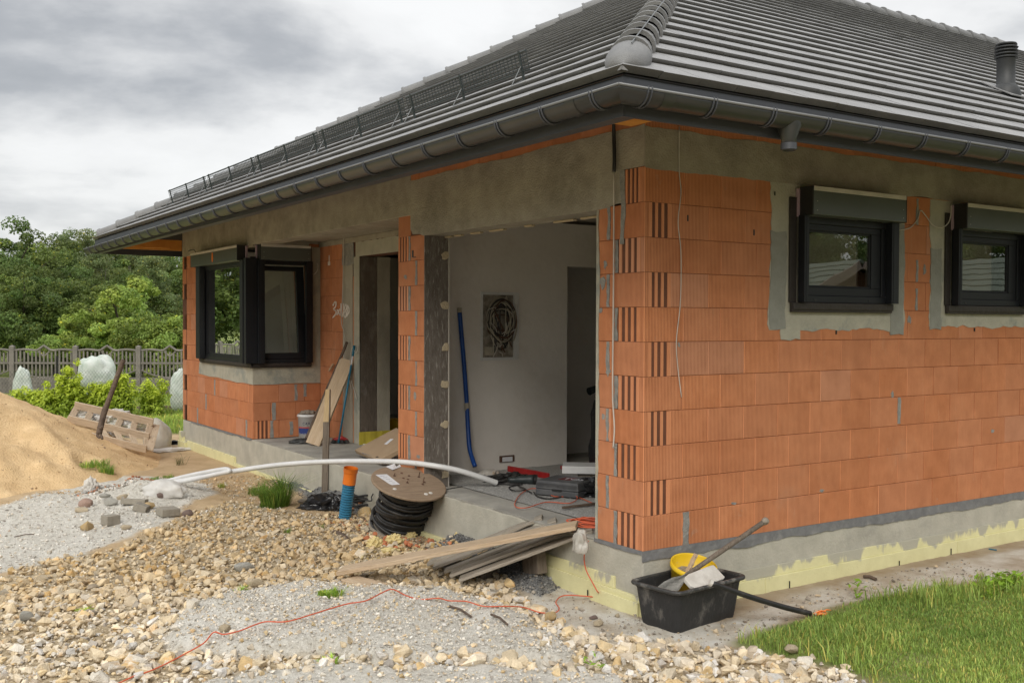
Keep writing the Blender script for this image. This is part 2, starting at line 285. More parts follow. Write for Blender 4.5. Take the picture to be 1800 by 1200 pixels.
def grain_mat(name, c1, c2, dark, axis):
    # wood with grain running along the local x axis (axis=0) or z axis (axis=2)
    st = [14, 14, 14]; st[axis] = 0.9
    m = mat(name, c1, c2, 3.2, 0.85, 0.9, 9, c3=dark, s3=4.5, t3=(0.54, 0.66), stretch=tuple(st)); return m
M['plank'] = grain_mat('sawn_plank', (0.58, 0.45, 0.31), (0.47, 0.34, 0.215), (0.38, 0.28, 0.19), 0)
M['oldplank'] = grain_mat('weathered_plank', (0.38, 0.335, 0.275), (0.27, 0.235, 0.185), (0.16, 0.135, 0.105), 0)
M['stakewood'] = grain_mat('stake_wood', (0.22, 0.18, 0.14), (0.14, 0.11, 0.085), (0.09, 0.07, 0.05), 2)
M['stakefresh'] = grain_mat('stake_fresh_wood', (0.60, 0.45, 0.26), (0.50, 0.36, 0.19), (0.4, 0.28, 0.15), 2)
M['palletwood'] = grain_mat('pallet_wood', (0.56, 0.45, 0.33), (0.46, 0.36, 0.255), (0.34, 0.25, 0.17), 0)

def leaf_mat(name, col, tr=0.35):
    m = bpy.data.materials.new(name); m.use_nodes = True; nd, lk, b = nodes(m)
    a = nd.new('ShaderNodeAttribute'); a.attribute_name = 'tint'
    mx = nd.new('ShaderNodeMixRGB'); mx.blend_type = 'MULTIPLY'; mx.inputs[0].default_value = 1; mx.inputs[1].default_value = (*col, 1); lk.new(a.outputs['Color'], mx.inputs[2])
    lk.new(mx.outputs[0], b.inputs['Base Color']); b.inputs['Roughness'].default_value = 0.55; b.inputs['Specular IOR Level'].default_value = 0.35
    t = nd.new('ShaderNodeBsdfTranslucent'); lk.new(mx.outputs[0], t.inputs['Color'])
    ms = nd.new('ShaderNodeMixShader'); ms.inputs[0].default_value = tr; lk.new(b.outputs[0], ms.inputs[1]); lk.new(t.outputs[0], ms.inputs[2])
    lk.new(ms.outputs[0], nd['Material Output'].inputs[0]); return m
M['leaf_dark'] = leaf_mat('oak_leaf', (0.155, 0.215, 0.055))
M['leaf_grey'] = leaf_mat('poplar_leaf', (0.205, 0.25, 0.095))
M['leaf_light'] = leaf_mat('bright_leaf', (0.27, 0.35, 0.07))
M['leaf_laurel'] = leaf_mat('laurel_leaf', (0.30, 0.44, 0.05), 0.3)
M['blade'] = leaf_mat('grass_blade', (0.30, 0.43, 0.095), 0.3)

# ------------------------------------------------------------------ mesh builder and tagging
ORG = {}
def tag(o, label=None, cat=None, group=None, kind=None):
    if label: o['label'] = label
    if cat: o['category'] = cat
    if group: o['group'] = group
    if kind: o['kind'] = kind
    return o
def thing(name, label, cat, loc=(0, 0, 0), group=None):
    o = bpy.data.objects.new(name, None); COL.objects.link(o); o.location = loc; o.empty_display_size = 0.2
    ORG[o.name] = Vector(loc); return tag(o, label, cat, group)
class MB:
    def __init__(s): s.v = []; s.f = []; s.t = None; s.n = 0; s.tv = []
    def add(s, vs, fs, tint=None):
        b = len(s.v); s.v.extend([tuple(q) for q in vs]); s.f.extend([tuple(i+b for i in f) for f in fs])
        s.tv.extend([tint or (0.5, 0.5, 0.5)]*len(vs)); return s
    def box(s, x0, x1, y0, y1, z0, z1, tint=None, M4=None):
        vs = [Vector(q) for q in ((x0, y0, z0), (x1, y0, z0), (x1, y1, z0), (x0, y1, z0), (x0, y0, z1), (x1, y0, z1), (x1, y1, z1), (x0, y1, z1))]
        if M4 is not None: vs = [M4 @ q for q in vs]
        return s.add(vs, [(0, 3, 2, 1), (4, 5, 6, 7), (0, 1, 5, 4), (1, 2, 6, 5), (2, 3, 7, 6), (3, 0, 4, 7)], tint)
    def tube(s, pts, r, seg=8, cap=True, tint=None, closed=False):
        pts = [Vector(p) for p in pts]; n = len(pts); rr = r if hasattr(r, '__len__') else [r]*n
        up = Vector((0, 0, 1)); vs = []; prev = None
        for i, p in enumerate(pts):
            if closed: t = pts[(i+1) % n]-pts[i-1]
            else: t = pts[min(i+1, n-1)]-pts[max(i-1, 0)]
            if t.length < 1e-9: t = Vector((0, 0, 1))
            t.normalize()
            if prev is None: a = t.cross(up if abs(t.z) < 0.95 else Vector((1, 0, 0))).normalized()
            else:
                a = prev-t*prev.dot(t)
                a = a.normalized() if a.length > 1e-6 else t.cross(up).normalized()
            prev = a; b = t.cross(a)
            for k in range(seg):
                q = 2*math.pi*k/seg; vs.append(p+(a*math.cos(q)+b*math.sin(q))*rr[i])
        fs = []
        for i in range(n if closed else n-1):
            j = (i+1) % n
            for k in range(seg):
                l = (k+1) % seg; fs.append((i*seg+k, i*seg+l, j*seg+l, j*seg+k))
        if cap and not closed: fs.append(tuple(range(seg-1, -1, -1))); fs.append(tuple((n-1)*seg+k for k in range(seg)))
        return s.add(vs, fs, tint)
    def lathe(s, prof, c=(0, 0, 0), seg=32, M4=None, tint=None):
        vs = []; n = len(prof)
        for r, z in prof:
            for k in range(seg):
                a = 2*math.pi*k/seg; q = Vector((c[0]+r*math.cos(a), c[1]+r*math.sin(a), c[2]+z)); vs.append(M4 @ q if M4 is not None else q)
        fs = [(i*seg+k, i*seg+(k+1) % seg, (i+1)*seg+(k+1) % seg, (i+1)*seg+k) for i in range(n-1) for k in range(seg)]
        return s.add(vs, fs, tint)
    def prism(s, poly, o, a, b, n_, d, holes=(), tint=None):
        # polygon (u,v) lying at o + u*a + v*b, extruded by d along n_
        o, a, b, n_ = Vector(o), Vector(a), Vector(b), Vector(n_)
        loops = [list(poly)]+[list(h) for h in holes]; flat = [q for l in loops for q in l]; N0 = len(flat)
        tris = tessellate_polygon([[Vector((q[0], q[1], 0)) for q in l] for l in loops])
        vs = [o+a*q[0]+b*q[1] for q in flat]; vs += [q+n_*d for q in vs]
        fs = [tuple(t) for t in tris]+[tuple(i+N0 for i in reversed(t)) for t in tris]; k = 0
        for l in loops:
            m = len(l)
            for i in range(m): j = (i+1) % m; fs.append((k+i, k+j, k+j+N0, k+i+N0))
            k += m
        return s.add(vs, fs, tint)
    def build(s, name, m, parent=None, smooth=False, bevel=0, fixn=True):
        me = bpy.data.meshes.new(name)
        off = ORG[parent.name] if parent is not None and parent.name in ORG else Vector((0, 0, 0))
        vs = [(q[0]-off[0], q[1]-off[1], q[2]-off[2]) for q in s.v]
        me.from_pydata(vs, [], s.f); me.update()
        if fixn:
            bm = bmesh.new(); bm.from_mesh(me); bmesh.ops.recalc_face_normals(bm, faces=bm.faces); bm.to_mesh(me); bm.free()
        at = me.color_attributes.new('tint', 'FLOAT_COLOR', 'POINT')
        a = np.ones((len(s.v), 4), np.float32); a[:, :3] = np.array(s.tv, np.float32); at.data.foreach_set('color', a.ravel())
        if smooth: me.polygons.foreach_set('use_smooth', [True]*len(me.polygons))
        me.materials.append(M[m] if isinstance(m, str) else m)
        o = bpy.data.objects.new(name, me); COL.objects.link(o); ORG[o.name] = off
        if parent is not None: o.parent = parent
        if bevel:
            b = o.modifiers.new('bevel', 'BEVEL'); b.width = bevel; b.segments = 2; b.limit_method = 'ANGLE'; b.angle_limit = R_(40)
        return o
class Multi:
    # every shape added becomes a part (mesh) of its own
    def __init__(s, name, m, parent, **k): s.a = (name, m, parent); s.k = k
    def _one(s, fn, *a, **k): mb = MB(); getattr(mb, fn)(*a, **k); s.last = mb.build(*s.a, **s.k); return s
    def box(s, *a, **k): return s._one('box', *a, **k)
    def prism(s, *a, **k): return s._one('prism', *a, **k)
    def tube(s, *a, **k): return s._one('tube', *a, **k)
    def lathe(s, *a, **k): return s._one('lathe', *a, **k)
def npmesh(name, V, Fc, m, parent=None, tint=None, smooth=False):
    # V (n,3), Fc (m,k) arrays
    me = bpy.data.meshes.new(name); V = np.asarray(V, np.float32); Fc = np.asarray(Fc, np.int32)
    if parent is not None and parent.name in ORG: V = V-np.array(ORG[parent.name], np.float32)
    me.vertices.add(len(V)); me.vertices.foreach_set('co', V.ravel())
    k = Fc.shape[1]; me.loops.add(Fc.size); me.loops.foreach_set('vertex_index', Fc.ravel())
    me.polygons.add(len(Fc)); me.polygons.foreach_set('loop_start', np.arange(0, Fc.size, k, dtype=np.int32))
    me.update(calc_edges=True)
    if tint is not None:
        at = me.color_attributes.new('tint', 'FLOAT_COLOR', 'POINT'); a = np.ones((len(V), 4), np.float32); a[:, :tint.shape[1]] = tint; at.data.foreach_set('color', a.ravel())
    me.polygons.foreach_set('use_smooth', np.full(len(Fc), smooth)); me.validate()
    me.materials.append(M[m] if isinstance(m, str) else m)
    o = bpy.data.objects.new(name, me); COL.objects.link(o)
    if parent is not None: o.parent = parent; ORG[o.name] = ORG.get(parent.name, Vector((0, 0, 0)))
    return o
def kids(o): return [c for c in COL.objects if c.parent == o]
def copy_tree(o, loc=None, rotz=None, scale=None, label=None, parent=None):
    c = o.copy(); COL.objects.link(c)
    if parent is not None: c.parent = parent
    for ch in kids(o): copy_tree(ch, parent=c)
    if loc is not None: c.location = loc
    if rotz is not None: c.rotation_euler = (0, 0, rotz)
    if scale is not None: c.scale = (scale,)*3 if isinstance(scale, (int, float)) else scale
    if label: c['label'] = label
    return c
def spline(pts, n=8):
    pts = [Vector(p) for p in pts]; P = [pts[0]*2-pts[1]]+pts+[pts[-1]*2-pts[-2]]; o = []
    for i in range(1, len(P)-2):
        a, b, c, d = P[i-1:i+3]
        for k in range(n):
            t = k/n; o.append(0.5*((2*b)+(c-a)*t+(2*a-5*b+4*c-d)*t*t+(3*b-a-3*c+d)*t**3))
    o.append(pts[-1]); return o
def frame_m(p0, p1, up=(0, 0, 1)):
    # local x from p0 to p1
    p0, p1 = Vector(p0), Vector(p1); x = (p1-p0).normalized(); z = Vector(up); y = z.cross(x).normalized(); z = x.cross(y)
    m = Matrix((x, y, z)).transposed().to_4x4(); m.translation = p0; return m
def board(name, p0, p1, w, h, m, label=None, cat=None, group=None, up=(0, 0, 1), parent=None, bevel=0.004, warp=0.0, y0=None):
    # a sawn board from p0 to p1 (centre of its underside), w wide, h thick; its own local x runs along the grain
    L_ = (Vector(p1)-Vector(p0)).length; mb = MB(); n = 14; vs = []
    for i in range(n+1):
        x = L_*i/n; dz = warp*math.sin(math.pi*i/n)
        j = (random.uniform(-1, 1)*0.004 if 0 < i < n else 0)
        xa = x+(random.uniform(-1, 1)*0.006 if i in (0, n) else 0)
        for (a, b) in ((-w/2+j, 0), (w/2+j, 0), (w/2+j, h), (-w/2+j, h)): vs.append(Vector((xa, a, b+dz)))
    fs = [(0, 1, 2, 3), tuple(n*4+k for k in (3, 2, 1, 0))]+[(i*4+k, (i+1)*4+k, (i+1)*4+(k+1) % 4, i*4+(k+1) % 4) for i in range(n) for k in range(4)]
    mb.add(vs, fs); fm = frame_m(p0, p1, up)
    if parent is None:
        o = mb.build(name, m, None, bevel=bevel); o.matrix_world = fm; tag(o, label, cat, group)
    else:
        o = mb.build(name, m, None, bevel=bevel); o.parent = parent; fm2 = fm.copy(); fm2.translation = fm.translation-ORG.get(parent.name, Vector()); o.matrix_world = fm; o.matrix_basis = fm2
    return o

# ------------------------------------------------------------------ the ground
P_GRAVEL = gp([(-260, 1060), (0, 1015), (60, 985), (200, 968), (290, 925), (330, 905), (400, 885), (470, 893), (560, 905), (640, 905), (680, 930), (745, 955), (800, 975), (870, 1000), (905, 1030), (930, 1062), (980, 1090),
               (1040, 1112), (1150, 1128), (1290, 1138), (1350, 1150), (1430, 1158), (1500, 1180), (1560, 1240), (1560, 1500), (-700, 1500)])
P_SLAB1 = gp([(258, 1128), (300, 1095), (380, 1062), (460, 1042), (550, 1034), (620, 1045), (700, 1038), (800, 1052), (860, 1068), (930, 1098), (985, 1128), (1020, 1160), (990, 1180), (900, 1165), (780, 1172),
              (640, 1163), (545, 1158), (460, 1158), (380, 1150), (310, 1150)])
P_SLAB2 = gp([(330, 1210), (430, 1180), (560, 1172), (700, 1182), (850, 1175), (1000, 1186), (1100, 1195), (1160, 1260), (1160, 1500), (200, 1500)])
P_FINES = gp([(-400, 905), (0, 893), (60, 872), (140, 852), (160, 835), (215, 838), (330, 842), (378, 852), (372, 872), (330, 892), (300, 912), (235, 945), (110, 985), (20, 1005), (-300, 1060)])
P_DUST = gp([(905, 1030), (870, 985), (900, 960), (1000, 1020), (1130, 1085), (1200, 1100), (1300, 1080), (1420, 1040), (1600, 1000), (1800, 965), (2300, 900), (2300, 960), (1800, 1010), (1560, 1048), (1470, 1062),
             (1400, 1085), (1300, 1120), (1240, 1145), (1040, 1125), (960, 1090)])
P_GRIT1 = gp([(490, 848), (520, 832), (560, 822), (650, 840), (700, 880), (745, 905), (620, 905), (560, 890), (520, 868)])
P_GRIT2 = gp([(735, 975), (760, 950), (800, 938), (880, 945), (960, 985), (1010, 1020), (950, 1050), (890, 1030), (850, 1010), (790, 1000)])
P_GRASS = gp([(1290, 1128), (1345, 1108), (1420, 1085), (1475, 1064), (1560, 1046), (1650, 1030), (1740, 1022), (1830, 1012), (2600, 950), (2900, 1250), (2300, 1500), (1640, 1450), (1560, 1225), (1500, 1188), (1435, 1160), (1350, 1150)])
P_SOIL = gp([(560, 905), (640, 900), (745, 930), (800, 985), (745, 975), (650, 950), (590, 925)])
APEX = W(-120, 600, 14.4); AX, AY = APEX.x, APEX.y
# local axis of the heap: it leans along the photo's depth so the long ridge falls to the right
def heap_h(x, y):
    r = np.hypot((x-AX), (y-AY))
    wob = (fbm(x*0.8+5, y*0.8, 3, 11)-0.5)*0.55
    h = 1.62-np.sqrt((r*0.53)**2+0.06)+wob*0.25
    r2 = np.hypot(x-(AX-2.3), y-(AY+0.6)); h2 = 1.5-np.sqrt((r2*0.5)**2+0.1)
    h = np.log(np.exp(h*7)+np.exp(h2*7)+np.exp(-0.10*7))/7
    return h+0.03*(fbm(x*3, y*3, 4, 4)-0.5)
def ground_h(x, y, fine=True):
    x = np.asarray(x, float); y = np.asarray(y, float)
    z = np.full(x.shape, -0.46)+0.05*(fbm(x*0.5, y*0.5, 3, 1)-0.5)*sstep(0, 1.2, np.maximum(-x, -y))
    z = z-0.04*sstep(14, 20, y)
    w = (fbm(x*2.3, y*2.3, 4, 21)-0.5)*0.40
    for P, h, e in ((P_SLAB1, 0.075, 0.10), (P_SLAB2, 0.05, 0.12)):
        m_in = sstep(0.0, -e, sdpoly(x, y, P)+w*0.8); z = z+m_in*(h+0.075*(fbm(x*5, y*5, 5, 23)-0.5))
    z = z+0.16*sstep(0.05, -0.35, sdpoly(x, y, P_GRIT1)+w)*(0.6+0.8*fbm(x*2, y*2, 3, 5))
    z = z+0.13*sstep(0.05, -0.35, sdpoly(x, y, P_GRIT2)+w)*(0.6+0.8*fbm(x*2, y*2, 3, 6))
    gp_ = G(265, 872); r = np.hypot((x-gp_.x)*0.8-(y-gp_.y)*0.45, (y-gp_.y)*1.0+(x-gp_.x)*0.3)
    z = z+0.13*np.exp(-(r/0.55)**2)*(0.5+fbm(x*4, y*4, 3, 8))
    z = z+0.04*sstep(0.1, -0.4, sdpoly(x, y, P_GRASS))
    sandz = sstep(2.5, 6, y)*sstep(-0.2, -0.8, x)
    z = z+sandz*0.10*(fbm(x*2.2, y*2.2, 5, 30)-0.45)
    if fine: z = z+0.016*(fbm(x*11, y*11, 3, 3)-0.5)
    return z
def gz(x, y): return float(ground_h(np.array([x]), np.array([y]))[0])
def GG(px, py, dz=0.0):
    p = G(px, py)
    for _ in range(4): p = G(px, py, gz(p.x, p.y))
    return p+Vector((0, 0, dz))
def axis(a, b, lo, hi, st, far):
    c = list(np.arange(lo, hi+1e-6, st)); s = st; x = hi
    while x < b: s *= 1.12; x += s; c.append(x)
    s = st; x = lo; l = []
    while x > a: s *= 1.12; x -= s; l.append(x)
    return np.array(l[::-1]+c)
gx = axis(-400, 400, -5.5, 3.2, 0.03, 0); gy = axis(-400, 400, -2.6, 9.5, 0.03, 0)
XX, YY = np.meshgrid(gx, gy); ZZ = ground_h(XX, YY)
nx, ny = len(gx), len(gy); V = np.stack([XX.ravel(), YY.ravel(), ZZ.ravel()], 1)
ii = (np.arange(ny-1)[:, None]*nx+np.arange(nx-1)[None, :]).ravel(); Fq = np.stack([ii, ii+1, ii+nx+1, ii+nx], 1)
x, y = V[:, 0], V[:, 1]; w = (fbm(x*2.3, y*2.3, 4, 21)-0.5)*0.40*0.8+(fbm(x*9, y*9, 3, 40)-0.5)*0.10
fines = np.maximum.reduce([sstep(0.06, -0.06, sdpoly(x, y, P)+w) for P in (P_SLAB1, P_SLAB2, P_FINES)])
dust = sstep(0.08, -0.08, sdpoly(x, y, P_DUST)+w*0.8)
grit = np.maximum(sstep(0.06, -0.06, sdpoly(x, y, P_GRIT1)+w), sstep(0.06, -0.06, sdpoly(x, y, P_GRIT2)+w))
grav = sstep(0.1, -0.1, sdpoly(x, y, P_GRAVEL)+w*0.5)
lawn = np.maximum(sstep(0.1, -0.1, sdpoly(x, y, P_GRASS)+w*0.6), sstep(13.4, 13.9, y+w*2+x*0.15))
lawn = np.maximum(lawn, sstep(6.0, 7.0, np.maximum(x, -x-2.0)+w)*0.9*(y < 3))
soil = np.maximum(sstep(0.05, -0.1, sdpoly(x, y, P_SOIL)+w), 0)
sand = sstep(2.6, 3.6, y+w*3)*(1-sstep(13.4, 13.9, y+w*2+x*0.15))
tint1 = np.stack([fines, dust, grit], 1); tint2 = np.stack([grav, lawn, sand], 1)
def ground_mat():
    m = bpy.data.materials.new('building_site_ground'); m.use_nodes = True; nd, lk, b = nodes(m)
    b.inputs['Roughness'].default_value = 0.97; b.inputs['Specular IOR Level'].default_value = 0.12
    tc = nd.new('ShaderNodeTexCoord')
    def noi(s, d=6, r=0.65):
        n = nd.new('ShaderNodeTexNoise'); n.inputs['Scale'].default_value = s; n.inputs['Detail'].default_value = d; n.inputs['Roughness'].default_value = r
        lk.new(tc.outputs['Object'], n.inputs['Vector']); return n.outputs[0]
    def ramp(f, *st):
        r = nd.new('ShaderNodeValToRGB'); lk.new(f, r.inputs[0]); el = r.color_ramp.elements
        el[0].position = st[0][0]; el[0].color = (*st[0][1], 1); el[1].position = st[-1][0]; el[1].color = (*st[-1][1], 1)
        for p, c in st[1:-1]: q = el.new(p); q.color = (*c, 1)
        return r.outputs[0]
    def mix(f, a, c, t='MIX'):
        n = nd.new('ShaderNodeMixRGB'); n.blend_type = t
        for i, v in ((0, f), (1, a), (2, c)):
            if isinstance(v, (int, float)): n.inputs[i].default_value = v
            elif isinstance(v, tuple): n.inputs[i].default_value = (*v, 1)
            else: lk.new(v, n.inputs[i])
        return n.outputs[0]
    def att(nm):
        a = nd.new('ShaderNodeAttribute'); a.attribute_name = nm; s = nd.new('ShaderNodeSeparateColor'); lk.new(a.outputs['Color'], s.inputs[0]); return s.outputs
    def mr(f, a, c, d=0.0, e=1.0):
        n = nd.new('ShaderNodeMapRange'); lk.new(f, n.inputs[0]); n.inputs[1].default_value = a; n.inputs[2].default_value = c; n.inputs[3].default_value = d; n.inputs[4].default_value = e; return n.outputs[0]
    z1 = att('tint'); z2 = att('zone')
    dirt = ramp(noi(5), (0.33, (0.40, 0.30, 0.195)), (0.55, (0.46, 0.37, 0.26)), (0.72, (0.55, 0.46, 0.34)))
    sandc = ramp(noi(2.6), (0.35, (0.52, 0.375, 0.22)), (0.6, (0.63, 0.47, 0.29)), (0.75, (0.70, 0.54, 0.345)))
    sandc = mix(mr(noi(9, 7, 0.75), 0.6, 0.72, 0, 0.5), sandc, (0.38, 0.27, 0.16))
    gravc = ramp(noi(28, 5), (0.34, (0.28, 0.21, 0.125)), (0.5, (0.50, 0.40, 0.26)), (0.7, (0.66, 0.57, 0.42)))
    finec = ramp(noi(26, 7, 0.75), (0.34, (0.42, 0.39, 0.335)), (0.48, (0.64, 0.605, 0.53)), (0.66, (0.78, 0.75, 0.68)))
    finec = mix(mr(noi(2.2, 5), 0.5, 0.66, 0, 0.7), finec, (0.83, 0.80, 0.73))
    finec = mix(mr(noi(110, 3), 0.62, 0.72, 0, 0.45), finec, (0.30, 0.28, 0.24))
    finec = mix(mr(noi(60, 3), 0.62, 0.72, 0, 0.6), finec, (0.80, 0.78, 0.73))
    dustc = ramp(noi(3, 7), (0.36, (0.50, 0.42, 0.32)), (0.50, (0.64, 0.585, 0.49)), (0.64, (0.78, 0.75, 0.68)))
    dustc = mix(mr(noi(70, 4), 0.60, 0.72, 0, 0.45), dustc, (0.28, 0.23, 0.175))
    gritc = ramp(noi(85, 4, 0.8), (0.36, (0.11, 0.11, 0.108)), (0.55, (0.25, 0.25, 0.245)), (0.7, (0.40, 0.395, 0.38)))
    lawnc = ramp(noi(3.2, 8, 0.75), (0.33, (0.13, 0.16, 0.045)), (0.5, (0.21, 0.26, 0.075)), (0.68, (0.35, 0.31, 0.16)))
    c = mix(z2[2], dirt, sandc); c = mix(z2[0], c, gravc); c = mix(z1[1], c, dustc); c = mix(z1[0], c, finec); c = mix(z1[2], c, gritc); c = mix(z2[1], c, lawnc)
    lk.new(c, b.inputs['Base Color'])
    ad = nd.new('ShaderNodeMath'); ad.operation = 'ADD'; lk.new(noi(42, 6, 0.75), ad.inputs[0]); lk.new(noi(140, 3), ad.inputs[1])
    bp = nd.new('ShaderNodeBump'); bp.inputs['Strength'].default_value = 0.9; bp.inputs['Distance'].default_value = 0.016; lk.new(ad.outputs[0], bp.inputs['Height']); lk.new(bp.outputs[0], b.inputs['Normal'])
    return m
M['ground'] = ground_mat()
go = npmesh('ground', V, Fq, 'ground', None, tint1, True); tag(go, kind='structure')
a = go.data.color_attributes.new('zone', 'FLOAT_COLOR', 'POINT'); q = np.ones((len(V), 4), np.float32); q[:, :3] = tint2; a.data.foreach_set('color', q.ravel())

# sand heap
hx = np.arange(-10.5, 1.2, 0.05); hy = np.arange(5.2, 19.5, 0.05); HX, HY = np.meshgrid(hx, hy)
HH = heap_h(HX, HY); HG = ground_h(HX, HY); HZ = HG+HH-0.035*1.0
# small rills and slumps
HZ = HZ+0.05*(fbm(HX*1.6, HY*1.6, 4, 9)-0.5)*sstep(0.02, 0.3, HH)+0.045*(fbm(HX*4.5, HY*4.5, 4, 19)-0.5)
for (px, py, D, r, dd) in ((20, 712, 13.6, 0.42, 0.13), (75, 740, 13.4, 0.30, 0.07), (155, 800, 13.6, 0.22, 0.06), (60, 800, 12.6, 0.35, 0.05), (35, 760, 13.0, 0.25, 0.06)):
    c = W(px, py, D); rr0 = np.hypot(HX-c.x, (HY-c.y)*0.8)/r; HZ = HZ-dd*np.exp(-rr0**2*2)+dd*0.5*np.exp(-((rr0-1.1)*3)**2)
keep = (HH > -0.04) & (HX < -0.12-0*HY)
def sandh(x, y):
    xx, yy = np.array([x]), np.array([y]); h = heap_h(xx, yy); return float((ground_h(xx, yy)+np.maximum(h, 0)-0.02+0.05*(fbm(xx*1.6, yy*1.6, 4, 9)-0.5)*sstep(0.02, 0.3, h))[0])
n0, n1_ = HX.shape; ii = (np.arange(n0-1)[:, None]*n1_+np.arange(n1_-1)[None, :]).ravel(); Fh = np.stack([ii, ii+1, ii+n1_+1, ii+n1_], 1)
kf = keep.ravel()[Fh].all(1); Fh = Fh[kf]; used = np.unique(Fh); rm = -np.ones(HX.size, int); rm[used] = np.arange(len(used))
so_ = npmesh('sand_heap', np.stack([HX.ravel(), HY.ravel(), HZ.ravel()], 1)[used], rm[Fh], 'sand', None, None, True)
tag(so_, 'large heap of yellow building sand at the left edge', 'sand heap')

# ------------------------------------------------------------------ the house
HEAP_CRUMBS = []
_g = np.random.default_rng(95)
_k = np.flatnonzero(((HH > 0.02) & keep).ravel()); _k = _k[_g.integers(len(_k), size=1500)]
HEAP_CRUMBS = np.stack([HX.ravel()[_k], HY.ravel()[_k], HZ.ravel()[_k]+0.003], 1)
HL, HWX, HT = 11.69, 20.0, 0.25             # length of the front wall, depth, wall thickness
CH = 0.2487                                  # course height
house = thing('house', 'unfinished single storey house of orange hollow brick under a dark grey hipped roof', 'house')

def rough_poly(x0, x1, z0, z1, amp=0.015, step=0.05, sides='LRBT', seed=0):
    rnd = random.Random(seed); P = []
    def edge(a, b, fx, on):
        n = max(2, int((Vector(a)-Vector(b)).length/step)); drift = 0
        for i in range(n):
            t = i/n; q = [a[0]+(b[0]-a[0])*t, a[1]+(b[1]-a[1])*t]
            if on and i > 0: drift = drift*0.75+rnd.uniform(-amp, amp); q[fx] += drift
            P.append(tuple(q))
    edge((x0, z0), (x1, z0), 1, 'B' in sides); edge((x1, z0), (x1, z1), 0, 'R' in sides)
    edge((x1, z1), (x0, z1), 1, 'T' in sides); edge((x0, z1), (x0, z0), 0, 'L' in sides); return P
def on_right(poly, d=0.004, y=0.0, holes=(), mb=None):      # plate on a face looking to -y, (x,z)
    mb = mb or MB(); return mb.prism(poly, (0, y+0.001, 0), (1, 0, 0), (0, 0, 1), (0, -1, 0), d+0.001, holes)
def on_front(poly, d=0.004, x=0.0, holes=(), mb=None):      # plate on a face looking to -x, (y,z)
    mb = mb or MB(); return mb.prism(poly, (x+0.001, 0, 0), (0, 1, 0), (0, 0, 1), (-1, 0, 0), d+0.001, holes)

# foundation, floor slab and insulation
mb = MB(); mb.box(0.0, HWX, 0.0, HL, -0.9, -0.012); f_ = mb.build('foundation', 'found', house, bevel=0.012)
mb = MB()
nY = 200
ys = np.linspace(3.0, HL-3.4, 3)
mb.box(0.001, 0.99, 3.83, 8.2, -0.011, -0.002)
# raised sill strip in the wide opening and the porch screed, edges chipped
P = rough_poly(0.56, 3.25, -0.002, 0.36, 0.006, 0.06, 'BT', 4)
mb.prism([(a, b) for a, b in P], (0, 0, -0.012), (0, 1, 0), (1, 0, 0), (0, 0, 1), 0.012)
mb.build('floor_screed', 'slab', house)
def ins_mat(lo=-0.20, hi=0.20, nm='yellow_foam_board'):
    m = mat(nm, (0.74, 0.70, 0.40), (0.66, 0.62, 0.34), 6, 0.85, 0.4, 60); nd, lk, b = nodes(m)
    tc = nd.new('ShaderNodeTexCoord'); mp = nd.new('ShaderNodeMapping'); mp.inputs['Scale'].default_value = (3, 3, 1.1); lk.new(tc.outputs['Object'], mp.inputs[0])
    n = nd.new('ShaderNodeTexNoise'); n.inputs['Scale'].default_value = 1.6; n.inputs['Detail'].default_value = 6; n.inputs['Roughness'].default_value = 0.56; lk.new(mp.outputs[0], n.inputs['Vector'])
    sp = nd.new('ShaderNodeSeparateXYZ'); lk.new(tc.outputs['Object'], sp.inputs[0])
    h = nd.new('ShaderNodeMapRange'); lk.new(sp.outputs[2], h.inputs[0]); h.inputs[1].default_value = -0.46; h.inputs[2].default_value = -0.26; h.inputs[3].default_value = lo; h.inputs[4].default_value = hi
    ad = nd.new('ShaderNodeMath'); ad.operation = 'ADD'; lk.new(n.outputs[0], ad.inputs[0]); lk.new(h.outputs[0], ad.inputs[1])
    r = nd.new('ShaderNodeMapRange'); lk.new(ad.outputs[0], r.inputs[0]); r.inputs[1].default_value = 0.60; r.inputs[2].default_value = 0.66
    mx = nd.new('ShaderNodeMixRGB'); lk.new(r.outputs[0], mx.inputs[0]); lk.new(b.inputs['Base Color'].links[0].from_socket, mx.inputs[1]); mx.inputs[2].default_value = (0.43, 0.41, 0.33, 1)
    lk.new(mx.outputs[0], b.inputs['Base Color']); return m
M['ins'] = ins_mat(-0.20, 0.10); M['ins2'] = ins_mat(-0.12, 0.16, 'cement_coated_foam_board')
mb = MB()
xs = [-0.03, 1.22, 2.47, 3.72, 4.97, 6.22, 12, HWX]
for i in range(len(xs)-1): mb.box(xs[i]+0.001, xs[i+1]-0.001, -0.03-0.003*(i % 2), 0.0, -0.85, -0.345)
mu = Multi('foundation_insulation', 'ins2', house, bevel=0.003)
for i in range(len(xs)-1): mu.box(xs[i]+0.35, min(HWX, xs[i+1]+0.349), -0.016, 0.0, -0.3445, -0.262+0.004*(i % 2))
ysx = [0.0, 1.22, 1.45, 2.7, 3.95, 5.2, 6.45, 7.7, 8.95, 10.2, HL+0.03]
for i in range(len(ysx)-1): mb.box(-0.03-0.003*(i % 2), 0.0, ysx[i]+0.001, ysx[i+1]-0.001, -0.85, -0.325 if i < 2 or i > 7 else -0.415)
for i in range(1): mb.box(-0.05, -0.034, 0.0, 0.55, -0.85, -0.36)
mb.build('foundation_insulation', 'ins', house, bevel=0.003)
mb = Multi('foundation_insulation', 'ins', house, bevel=0.003); mb.box(-0.02, 0.0, 0.3, 1.4, -0.3245, -0.235); mb.box(-0.075, -0.034, HL-0.35, HL+0.05, -0.9, -0.35); mb.box(-0.05, -0.001, HL-0.12, HL+0.06, -0.349, -0.20)
